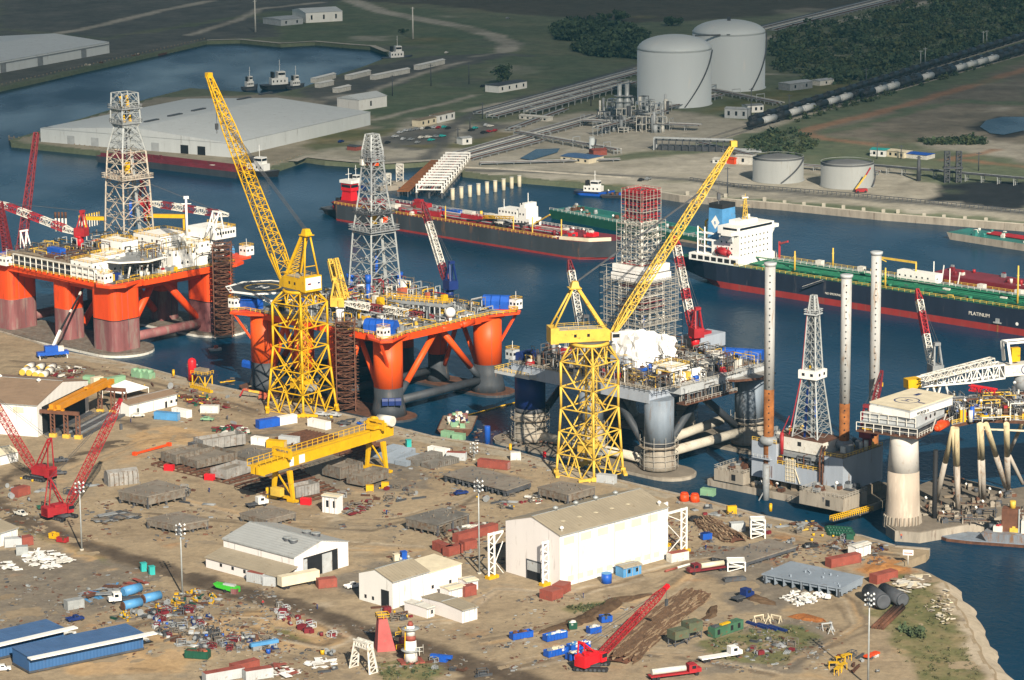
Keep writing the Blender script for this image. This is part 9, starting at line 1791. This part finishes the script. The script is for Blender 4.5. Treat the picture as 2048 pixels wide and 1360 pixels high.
for i,(poly,n,nm) in enumerate((([yb(0,900),yb(260,860),yb(480,940),yb(460,1010),yb(200,1010),yb(0,980)],16,'ground left of the gantry'),([yb(1300,900),yb(1700,840),yb(2000,880),yb(1980,960),yb(1500,960)],22,'ground right of the gantry'),([yc(600,700),yc(900,690),yc(1060,720),yc(1000,800),yc(760,800)],16,'ground behind the big hall'),([yd(600,790),yd(800,780),yd(1100,880),yd(1060,930),yd(820,940),yd(640,870)],22,'quay track near the dock'),([yb(1150,330),yb(1500,340),yb(1580,440),yb(1300,400)],12,'quay between tower crane and gantry'),([ya(1980,560),ya(2040,480),ya(2040,640)],0,'x'),([ya(520,1090),ya(800,1000),ya(880,1060),ya(620,1110)],10,'ground by the red crawler crane'),([yh(340,860),yh(560,830),yh(640,920),yh(420,990),yh(280,930)],22,'weedy plot at lower right'),([yh(800,960),yh(1080,940),yh(1150,1060),yh(830,1060)],14,'plot by the bottom right light mast'),([yc(820,130),yc(1000,240),yc(1150,420),yc(1000,400)],0,'y'),([ya(1000,190),ya(1500,220),ya(1950,330),ya(1700,290)],12,'quay strip above the long cream shed'),([yd(80,660),yd(330,700),yd(560,770),yd(300,740)],10,'quay strip left of the floating dock'),([yf(830,1010),yf(960,980),yf(960,1110),yf(840,1150)],10,'ground left of the white lifting frame'),([yf(1540,1060),yf(1900,1090),yf(2000,1180),yf(1600,1160)],12,'bottom edge right of the white and red pedestal'),([yf(1180,700),yf(1330,690),yf(1480,780),yf(1300,800)],16,'ground in front of the machine shop door'),([ya(20,990),ya(420,950),ya(560,1000),ya(300,1180),ya(80,1150)],16,'ground at the left edge by the cranes'))):
    if n:bits(n,poly,KD,nm,'%s %s on the '+nm,30+i)
# green drums in rows
rd=random.Random(2)
for i in range(24):
    p=yd(975+(i % 8)*16+(i//8)*8,822+(i//8)*14+(i % 8)*1.2);F=Fr(G(*p),.6);solo(MB().mat(GRND).cyl(F(-.9,0,.75),F(.9,0,.75),.72,n=12).mat(GRNP).cyl(F(.9,0,.75),F(1.0,0,.75),.6,n=12),'green_gas_cylinder','dark green cylinder in the stacked rows near the quay corner','cylinder',F,'dark green cylinders near the quay corner')
for p,q,lab in ((yd(1075,878),yd(1115,876),'green'),):C('dark green bin beside the rows of green cylinders',p,q,GRND,2,1.8,None,False,None,'waste_bin','bin')
def litter(name,lab,n,zones,pal,seed,smin,smax):
    rd=random.Random(seed);q=MB()
    for _ in range(n):
        x0,x1,y0,y1=rd.choice(zones);cx,cy=rd.uniform(x0,x1),rd.uniform(y0,y1)
        for _ in range(rd.randint(2,9)):
            x,y=cx+rd.gauss(0,9),cy+rd.gauss(0,4.5);g=Fr(G(x,y),rd.uniform(0,3.1));s=rd.uniform(smin,smax);w=s*rd.choice([.12,.3,.7]);q.mat(rd.choice(pal)).box(g,-s,s,-w,w,0,s*rd.uniform(.15,.7))
    tag(q.build(name),lab,'litter',None,'stuff')
litter('yard_litter','fine rusty and dark litter strewn over the working ground of the yard',620,[(0,240,985,1080),(250,640,880,1080),(640,1000,900,1060),(780,1020,1040,1140),(130,640,720,850),(700,1130,860,960),(1330,1480,1025,1120),(1500,1770,1085,1130),(300,560,1180,1280)],[PRIM,RUST,GRYD,GRY,BRN,TIMB,RUST,PRIM,GRYD],5,.15,.75)
litter('scrap_litter','small mixed scrap between the larger pieces of the lower yard',420,[(230,640,1180,1310),(400,960,1250,1355),(1380,1680,1240,1340),(0,330,1150,1260),(960,1300,1190,1340)],[PRIM,RUST,GRYD,GRY,TIMB,BRN,GALV,PRIM,RUST,PRIM],6,.12,.6)
# vehicles
YC=[('white pickup truck driving on the dark road at left',(42,1031),WHID,-.75,'pickup'),('white pickup truck parked by the machine shop',(706,1176),WHI,.6,'pickup'),('dark blue pickup truck near the blue buildings',ye(553,885),BLUD,.55,'pickup'),('silver car under the light mast behind the blue container',yb(1255,335),GRYL,-.4,'car'),('grey car at the right of the silver one by the tower crane',yb(1350,340),GRYL,-.4,'car'),('dark car behind the white container right of the tower crane',yb(1420,400),GRYD,-.3,'car'),('pale green car in front of the long cream shed',yb(420,372),GRNP,-.2,'car'),('dark blue grey pickup on the tyre tracks by the red crane',ya(500,835),GRYD,.4,'pickup'),('small dark car beside the red crane body',ya(490,940),GRYD,.3,'car'),('white car beside the long cream shed wall',ya(1130,468),WHID,.2,'car'),('blue car near the flat deck block on open ground',yc(518,692),BLUD,.5,'car'),('black car by the rope heap near the big hall',yd(250,770),BLK,.4,'car'),('black jeep on the track right of the brown steel deck',yd(878,918),BLK,.3,'car'),('white and blue pickup at the bottom left corner',ye(15,1250),WHI,.2,'pickup'),('dark green pickup by the red crawler crane tracks',ya(370,1222),GRND,.3,'pickup')]
for lab,p,m,az,kd in YC:car(m,Fr(G(*p),az),lab,None,kd,'pickup' if kd=='pickup' else 'car')
def truck(lab,p,az,cab,bed,cargo=None,L=9,name='lorry',box=None):
    F=Fr(G(*p),az);t=thing(name,lab,'lorry',F);c=MB().mat(cab).box(F,L/2-2.4,L/2-.2,-1.2,1.2,.9,3.1).box(F,L/2-.2,L/2+1.1,-1.0,1.0,.9,2.0).build('cab',t);MB().mat(GLS).box(F,L/2-.24,L/2-.14,-1.0,1.0,2.1,2.9).box(F,L/2-1.6,L/2-.5,-1.26,1.26,2.0,2.8).build('window',c);MB().mat(bed).box(F,-L/2,L/2-2.5,-1.2,1.2,.9,1.25).build('bed',t)
    if box:MB().mat(box).box(F,-L/2,L/2-2.8,-1.25,1.25,1.26,3.6).build('box_body',t)
    for x in (-L/2+.8,-L/2+2,L/2-.2):
        for y in (-1,1):MB().mat(BLK).cyl(F(x,y*.85,.5),F(x,y*1.2,.5),.5,n=12).build('wheel',t)
    if cargo:MB().mat(cargo).cyl(F(-L/2+.6,0,2.1),F(L/2-3,0,2.1),.8,n=12).build('load',t)
truck('white tractor lorry parked between the sky blue tanks',ye(925,745),radians(200),WHI,GRYD,None,8);truck('red lorry with tan load beside the brown steel deck',yg(1720,330),radians(205),MAR,MAR,CRM,11);truck('white lorry near the cream site cabin',yb(770,1000),radians(30),WHI,GRYD,None,6);truck('blue grey tractor beside the white debris',yd(500,1205),radians(40),BLUD,GRYD,None,6);truck('white flatbed lorry with long deck at the bottom right',yg(1800,1020),radians(25),WHI,WHI,None,11);truck('red lorry loaded with pale pipes at the bottom edge',yg(1440,1160),radians(20),RED,RED,WHID,13)
F,L=FR(ye(1580,668),ye(1728,690));t=thing('green_conveyor','bright green conveyor machine beside the dark road','machine',F);MB().mat(GRNB).hexa([F(0,0,1.2),F(L,0,.3),F(L,2.2,.3),F(0,2.2,1.2),F(-1,0,2.2),F(L,0,1.8),F(L,2.2,1.8),F(-1,2.2,2.2)]).mat(GRYL).box(F,2,L-1,.5,1.7,1.9,2.4).build('hopper',t);MB().mat(REDM).box(F,L-1.6,L,-.4,1.2,0,1.5).build('engine',t);MB().mat(BLK).cyl(F(3,-.1,.5),F(3,2.3,.5),.5).build('wheel',t)
P=G(530,800);F=Fr(P,radians(165));t=thing('boom_lift','orange telescopic boom lift lying low on the quay left of the left tower crane','boom lift',F);MB().mat(OCON).box(F,-2,2,-1.2,1.2,.5,1.9).build('chassis',t);MB().mat(OCON).rod(F(-1,0,2.2),F(8,0,3.6),.7).mat(YELP).rod(F(2,0,2.7),F(6,0,3.2),.75).mat(RED).rod(F(8,0,3.6),F(9.4,0,1.0),.5).build('boom',t);MB().mat(BLK).cyl(F(-1.3,-1.3,.5),F(-1.3,1.3,.5),.5).cyl(F(1.3,-1.3,.5),F(1.3,1.3,.5),.5).build('wheel',t)
# large single pieces at the bottom
P=G(*yf(1265,985));F=Fr(P,radians(15));t=thing('pedestal_crane_base','faded pink steel tower with yellow top rails at the bottom middle','crane part',F);PINK=paint('faded_pink_red',(.42,.09,.085),.15,.3,.6,.15,(.3,.12,.1));h=ZT(P,yf(0,770)[1])-LAND
MB().mat(PINK).hexa([F(-2.6,-2,0),F(2.4,-2,0),F(2.4,2,0),F(-2.6,2,0),F(-1.9,-1.2,h),F(.4,-1.2,h),F(.4,1.2,h),F(-1.9,1.2,h)]).build('tower',t);MB().mat(YEL).rail([F(-2.2,-1.4,h),F(1,-1.4,h),F(1,1.4,h),F(-2.2,1.4,h),F(-2.2,-1.4,h)],1.3,.16,1.1).rail([F(2.4,-2,h*.45),F(4,-2,h*.45),F(4,2,h*.45)],1.2,.16,1).rail([F(2.4,-2.6,.6),F(6,-2.6,.6)],1.2,.16,1).build('railing',t);MB().mat(OCON).box(F,2.42,5.4,-2,1,.2,1.2).mat(PINK).box(F,4,6.6,-1.6,1.4,1.21,2.6).mat(GRYD).box(F,2.42,4,-2,2,h*.42,h*.45).build('machinery_base',t)
P=G(*yf(1440,1070));h=ZT(P,yf(0,800)[1])-LAND;t=thing('crane_pedestal','white and red striped crane pedestal with round platforms at the bottom middle','crane part',P);MB().mat(WHI).lathe(P,[(1.9,.4),(1.6,h*.28),(1.45,h*.55)],18).mat(RCON).lathe(P,[(1.46,h*.55),(1.3,h*.68)],18).mat(WHI).lathe(P,[(1.3,h*.68),(1.0,h*.92)],18).mat(RCON).lathe(P,[(.9,h*.92),(.5,h*1.02)],14).build('column',t);MB().mat(RCON).box(Fr(P,.3),-3.2,3.2,-2.4,2.4,0,.4).build('base',t);q=MB().mat(GALV)
for z,r in ((.84,2.4),(.3,2.6)):q.lathe(P,[(r*.6,h*z),(r,h*z+.02),(r,h*z+.2),(r*.6,h*z+.22)],14)
q.build('platform',t);MB().mat(YEL).rod(P+Vector((-1.6,-.6,0)),P+Vector((-1.3,-.6,h*.9)),.25).mat(WHID).rail([P+Vector((1.4,-1.6,h*.2)),P+Vector((3.2,-1.2,h*.2)),P+Vector((3.2,1,h*.2))],2.2,.14,.8).build('ladder',t)
A0,B0=G(*yf(1050,1105)),G(*yf(1185,1150));d=B0-A0;F=Fr(A0,atan2(d.y,d.x));L=d.length;h=ZT(A0,yf(0,915)[1])-LAND;t=thing('lifting_frame','white lattice A frame standing on the grass at the bottom edge','frame',F);
for x,s in ((0,1),(L,-1)):
    q=MB().mat(WHID)
    for y in (-1.4,1.4):q.rod(F(x,y,0),F(x+s*L*.18,y*.5,h),.45)
    for k in range(5):
        a,b=k/5,(k+1)/5;y0,y1=1.4*(1-.5*a),1.4*(1-.5*b);q.rod(F(x+s*L*.18*a,-y0,h*a),F(x+s*L*.18*b,y1,h*b),.22).rod(F(x+s*L*.18*a,-y0,h*a+.1),F(x+s*L*.18*a,y0,h*a+.1),.22)
    q.build('leg',t)
MB().mat(WHID).lattice(F(L*.12,0,h-.4),F(L*.88,0,h-.4),1.6,1.6,5,.35,.2).build('top_beam',t)
F,L=FR(yf(1570,1060),yf(1715,1075));t=thing('crane_section','blue crane head section lying on the ground at the bottom edge','crane part',F);MB().mat(BLU).box(F,0,L,0,1.2,.8,1.6).box(F,L*.45,L*.8,-.6,1.8,0,.79).build('frame',t);MB().mat(BLU).cyl(F(L*.6,-.4,-.0+.9),F(L*.6,-.7,.9),.5,n=10).build('sheave',t)
F,L=FR(ye(1840,1110),ye(2040,1075));t=thing('blue_beam','long blue beam on stands at the edge of the scrap field','beam',F);MB().mat(BLUL).box(F,0,L,0,1.2,1.2,2.1).build('beam',t);MB().mat(GRY).box(F,.5,3,0,1.4,0,1.19).box(F,L-3,L-.5,0,1.4,0,1.19).build('stand',t)
F,L=FR(ya(1105,782),ya(1385,705));t=thing('spreader_beam','bright red spreader beam lying on the bare ground left of the slab yard','beam',F);MB().mat(REDO).box(F,0,L,-.3,.3,.3,.9).build('beam',t);MB().mat(REDO).box(F,-.6,.6,-.7,.7,.1,1.2).box(F,L-.6,L+.6,-.7,.7,.1,1.2).build('end_plate',t)
def fr_tower(lab,px,base,top,w,m,name='scaffold_tower',n=4):
    P=G(px,base);h=ZT(P,top)-LAND;t=thing(name,lab,'scaffold tower',P);MB().mat(m).lattice(P,P+Vector((0,0,h)),w,w,n,.35,.2).build('frame',t);q=MB().mat(m);g=Fr(P,0)
    for k in range(1,n+1):q.box(g,-w/2,w/2,-w/2,w/2,h*k/n-.1,h*k/n)
    q.build('platform',t)
fr_tower('white square stair tower by the rope heap near the quay',yd(588,858)[0],yd(588,858)[1],yd(0,757)[1],4.2,WHI);fr_tower('short white steel trestle at the corner of the brown deck',yd(470,1035)[0],yd(0,1035)[1],yd(0,985)[1],5,WHI,'trestle',2)
for i,(x,y,y0) in enumerate(((1480,900,780),(1590,850,715))):
    P=G(*yg(x,y));F=Fr(P,.6);h=ZT(P,yg(0,y0)[1])-LAND;t=thing('raised_tank','green box tank on tall legs, %s the rope heap' % ('farther from' if i==0 else 'nearer'),'tank',F);MB().mat(paint('drab_green',(.10,.115,.07),.2,.3,.7,.2)).box(F,-2.3,2.3,-1.8,1.8,h*.45,h).build('tank',t);q=MB().mat(GRYD)
    for X in (-2,2):
        for Y in (-1.5,1.5):MB().mat(GRYD).rod(F(X,Y,0),F(X,Y,h*.45),.28).build('leg',t)
    q.rod(F(-2,-1.5,.3),F(2,-1.5,h*.42),.15).rod(F(2,-1.5,.3),F(2,1.5,h*.42),.15).box(F,-3.4,3.4,-.2,.2,0,.2).build('brace',t)
F,L=FR(yh(95,845),yh(275,785));t=thing('green_shed','open green steel shed wall with dark doorways at lower right','shed',F);MB().mat(paint('bottle_green',(.05,.13,.075),.2,.3,.6,.2)).box(F,0,L,0,2.6,.1,2.7).build('body',t);q=MB().mat(DRK)
for x in (1.0,L*.55,L*.8):q.box(F,x,x+1.0,-.06,.02,.8,2.2)
q.build('opening',t);MB().mat(YEL).box(F,L*.3,L*.6,.6,1.6,2.71,3.1).mat(GRYD).box(F,L*.05,L*.2,.6,1.8,2.71,3.2).build('roof_load',t)
F,L=FR(yh(1155,790),yh(1290,660));q=MB().mat(RUST)
for k in range(4):q.cyl(F(0,k*.95,.5),F(L,k*.95,.5),.45,n=12)
q.cyl(F(0,.5,1.25),F(L,.5,1.25),.45,n=12);solo(q,'pipe_stack','stack of long rusty brown pipes beside the dark tanks','pipes',F)
F,L=FR(yg(1380,335),yg(1612,268));solo(MB().mat(RCON).cyl(F(0,0,.4),F(L*.4,0,.4),.35,n=10).mat(WHID).cyl(F(L*.4,0,.4),F(L,0,.4),.35,n=10),'long_pipe','long red and white pipe on the ground by the big hall far end','pipe',F)
F,L=FR(yg(1850,415),yg(2020,400));solo(MB().mat(GRYD).box(F,0,L,0,2.2,.1,.9).box(F,.5,L-.5,.3,1.9,.9,1.1),'steel_pontoon','dark steel tray lying right of the red lorry','steel tray',F)
for k in range(3):F,L=FR(yh(470+k*110,850-k*10) if False else yh(290+k*70,748+k*12),yh(420+k*60,790+k*8));solo(MB().mat(BLUD).box(F,0,L,0,.8,.02,.7),'dark_pipe',['teal grey pipe length beside the green shed, left','teal grey pipe length beside the green shed, middle','teal grey pipe length beside the green shed, right'][k],'pipe',F)
for i,p in enumerate(((370,740),(430,740),(480,740),(800,790),(830,810))):
    F=Fr(G(*yh(*p)),.5+i);q=MB().mat(CRM if i<3 else GRYL)
    for s in (-1,1):q.rod(F(s*1.4,-.8,0),F(s*1.4,0,1.9),.18).rod(F(s*1.4,.8,0),F(s*1.4,0,1.9),.18)
    q.rod(F(-1.6,0,1.9),F(1.6,0,1.9),.25);solo(q,'saw_horse','cream steel saw horse near the mulch heap' if i<3 else 'grey steel saw horse right of the mulch heap','trestle',F,'cream saw horses' if i<3 else 'grey saw horses')
F,L=FR(yh(1065,985),yh(1138,955));t=thing('red_trailer','red low trailer parked behind the bottom right light mast','trailer',F);MB().mat(REDO).box(F,0,L,0,1.6,.7,1.2).build('bed',t);MB().mat(GRYL).cyl(F(L-1,-.1,.4),F(L-1,1.7,.4),.42).cyl(F(L-2,-.1,.4),F(L-2,1.7,.4),.42).build('wheel',t)
for i,p in enumerate(((845,1035),(885,1000),(925,985),(900,1045),(870,1070))):
    F=Fr(G(*yh(*p)),.3*i);q=MB().mat(YEL)
    for s in (-1,1):q.rod(F(s*1.2,-.6,0),F(s*1.2,-.6,1.7),.16).rod(F(s*1.2,.6,0),F(s*1.2,.6,1.7),.16)
    q.box(F,-1.4,1.4,-.7,.7,1.7,1.85);solo(q,'yellow_stand','yellow steel stand beside the bottom right light mast','stand',F,'yellow steel stands')
P=G(*yd(1412,1010));t=thing('notice_sign','white and red notice board on a post at the quay corner','sign',P);MB().mat(WHID).cyl(P,P+Vector((0,0,3.4)),.15,n=8).build('post',t);MB().mat(WHI).box(Fr(P,-.2),-1.5,1.5,-.1,.1,2.8,4.4).mat(RCON).box(Fr(P,-.2),-1.2,1.2,-.13,-.1,3.3,3.6).build('board',t)
for p,lab in ((yc(880,372),'yellow bollard beside the small white locker'),(yd(660,718),'yellow post at the quay edge by the floating dock'),(ya(1422,132),'yellow bollard on the quay left of the red silo')):
    P=G(*p);solo(MB().mat(YEL).cyl(P,P+Vector((0,0,2.2)),.5,n=10).cyl(P+Vector((0,0,2.2)),P+Vector((0,0,2.5)),.6,.3,10),'bollard',lab,'bollard',P)
for p,m,lab in ((yc(135,342),TEAL,'teal portable toilet beside the ribbed panels'),(yb(1890,560) if False else ye(1050,520),TEAL,'teal spool left of a pair by the dark road'),(ye(1110,545),TEAL,'teal spool right of a pair by the dark road'),(yf(1390,372),BLU,'blue cabinet behind the machine shop roof'),(yf(1340,390),CRM,'cream locker behind the machine shop roof')):
    F=Fr(G(*p),.4);solo(MB().mat(m).box(F,-.8,.8,-.8,.8,.05,2.4).box(F,-.9,.9,-.9,.9,2.4,2.55),'portable_cabinet',lab,'cabinet',F)
for p,m,n in ((yd(188,660),REDO,'left'),(yd(245,665),REDO,'right')):
    P=G(*p);solo(MB().mat(m).cyl(P,P+Vector((0,0,2.2)),1.6,1.3,16).cyl(P+Vector((0,0,2.2)),P+Vector((0,0,2.6)),1.1,n=14),'mooring_buoy','orange mooring buoy standing on the quay strip, the %s of two' % n,'buoy',P)
C('yellow slotted box on the quay strip right of the orange buoys',yd(425,738),yd(475,735),YEL,1.4,2.6,None,False,None,'cylinder_rack','rack')
# oil booms floating in the water
for pts,lab in (([ze(0,1072),ze(95,1060)],'yellow floating boom left of the middle orange rig'),([yc(545,118),yc(660,88),yc(810,45),yc(960,8)],'yellow floating boom right of the middle orange rig')):
    P=[G(*p,.15) for p in pts];q=MB().mat(YEL)
    for a,b in zip(P[:-1],P[1:]):q.cyl(a,b,.3,n=8)
    solo(q,'floating_boom',lab,'oil boom',P[0])
P=G(*zd(1578,1100),0);t,_=None,None;F=Fr(P,.4);solo(MB().mat(WHID).hexa([F(-2.4,-.8,0),F(2,-.8,0),F(2,.8,0),F(-2.4,.8,0),F(-3,-1,.9),F(2.2,-1,.9),F(2.2,1,.9),F(-3,1,.9)]).mat(OCON).box(F,-.6,.8,-.5,.5,.91,2.0),'skiff','small white skiff with orange cover on the water between the two orange rigs','boat',F)
# crawler booms standing behind the left rig
for px,base,top,lab in ((45,655,266,'tall maroon lattice boom standing behind the left rig'),(8,640,405,'maroon lattice boom at the left edge behind the red and white boom')):
    P=G(px,560,2.0);
    tp=VP(px+28 if px>20 else px-8,top,P,radians(75));b0=G(px-5 if px>20 else px+10,520,28);t=thing('lattice_boom',lab,'crane boom',b0);MB().mat(MAR).lattice(b0,VP(px+28 if px>20 else px-8,top,b0,radians(80)),3.2,1.6,22,.4,.22).build('boom',t);MB().mat(MAR).box(Fr(b0,.3),-2.5,2.5,-2,2,-27,1).build('house',t)
# people
def person_mesh(top,leg,pose=0):
    P=[(0,0,.95),(0,0,1.2),(0,0,1.42),(0,.01,1.52),(0,.02,1.66),(.11,0,.9),(.12,.02+.12*pose,.5),(.12,.0-.05*pose,.06),(.12,-.12,.03),(-.11,0,.9),(-.12,-.02-.14*pose,.5),(-.12,.08*pose,.06),(-.12,-.12,.03),(.2,0,1.4),(.27,.02,1.12),(.28,-.1-.1*pose,.86),(-.2,0,1.4),(-.27,.02,1.12),(-.28,-.1+.1*pose,.86)]
    E_=[(0,1),(1,2),(2,3),(3,4),(0,5),(5,6),(6,7),(7,8),(0,9),(9,10),(10,11),(11,12),(2,13),(13,14),(14,15),(2,16),(16,17),(17,18)];Rr=[.17,.16,.16,.06,.11,.11,.08,.06,.05,.11,.08,.06,.05,.09,.06,.045,.09,.06,.045]
    me=bpy.data.meshes.new('person');me.from_pydata(P,E_,[]);o=bpy.data.objects.new('person',me);COL.objects.link(o);md=o.modifiers.new('s','SKIN');o.modifiers.new('d','SUBSURF').levels=1
    for v,r in zip(me.skin_vertices[0].data if me.skin_vertices else [],Rr):v.radius=(r,r)
    if not me.skin_vertices:pass
    else:me.skin_vertices[0].data[0].use_root=True
    m2=bpy.data.meshes.new_from_object(o.evaluated_get(bpy.context.evaluated_depsgraph_get()));bpy.data.objects.remove(o)
    SK=paint('skin',(.42,.24,.16),.05);HAT=paint('hard_hat_white',(.75,.75,.72),.05)
    m2.materials.clear()
    for m in (leg,top,SK,HAT):m2.materials.append(m)
    for p in m2.polygons:z=p.center.z;p.material_index=3 if z>1.7 else 2 if z>1.5 or (abs(p.center.x)>.2 and z<.95 and z>.75) else 1 if z>.92 else 0
    return m2
def hb(s):pass
PM=[person_mesh(BLUD,BLUD,0),person_mesh(RED,GRYD,.8),person_mesh(OCON,BLUD,.5),person_mesh(GRYD,GRYD,.3)]
PD=['navy overalls','a red jacket','an orange vest and navy trousers','dark work clothes']
for i,(p,az,k,where) in enumerate(((yb(567,358),1,3,'standing on bare ground left of the blue container'),(yf(800,712),2,0,'standing in the middle of the dark road'),(yf(430,690),.5,1,'standing at the edge of the scrap field'),(yb(1712,1055),1.2,1,'walking right of the gantry, left of a pair'),(yb(1730,1058),4,0,'walking right of the gantry, other of the pair'),(yb(433,895),2.5,0,'standing left of the gantry near leg'),(yb(264,1300),.3,3,'standing beside the light mast by the workshop hall'),(yg(735,535),1.5,0,'walking below the red containers at the big hall'),(yd(305,930),2.2,0,'walking right of the big hall far end'),(yd(545,922),.4,3,'standing on the brown steel deck'),(yd(1066,898),1,0,'standing by the rows of green cylinders'),(yd(948,668),3,3,'standing on the floating dock block'),(ya(1072,512),2,0,'standing near the long cream shed'),(ya(1862,490),.2,3,'standing right of the pale green car'),(yd(1375,870),0,2,'standing at the quay corner by the water'))):
    P=G(*p)
    if i==9:P=G(*p,LAND+1.8)
    if i==11:P=G(*p,7.15)
    o=bpy.data.objects.new('person',PM[k]);COL.objects.link(o);o.matrix_world=Matrix.Translation(P) @ Matrix.Rotation(az,4,'Z');o.scale=(1.05,1.05,1.05);tag(o,'person in %s %s' % (PD[k],where),'person')
# shore plants
scatter_bushes('shore_weeds',[[(1780,1180),(1860,1155),(1900,1215),(1920,1260),(1955,1340),(1960,1375),(1860,1375),(1800,1310),(1760,1250)]],240,.2,.7,[LEAF2,LEAF3,LEAF3,LEAF3],'low dry weeds on the bank above the beach',12,12,.3);scatter_bushes('yard_weeds',[[(1410,1285),(1480,1260),(1600,1252),(1640,1285),(1560,1330),(1440,1320)],[(750,1330),(830,1320),(880,1340),(850,1368),(770,1365)],[(1130,1216),(1230,1202),(1236,1212),(1150,1228)]],110,.2,.7,[LEAF2,LEAF,LEAF3],'weeds growing over the unused plots of the yard',12,13,.34);scatter_bushes('shore_bush',[[(1806,1262),(1850,1252),(1870,1275),(1835,1290)]],14,.8,1.5,[LEAF,LEAF2],'patch of taller bushes at lower right behind the rusty pipes',40,14,.3)
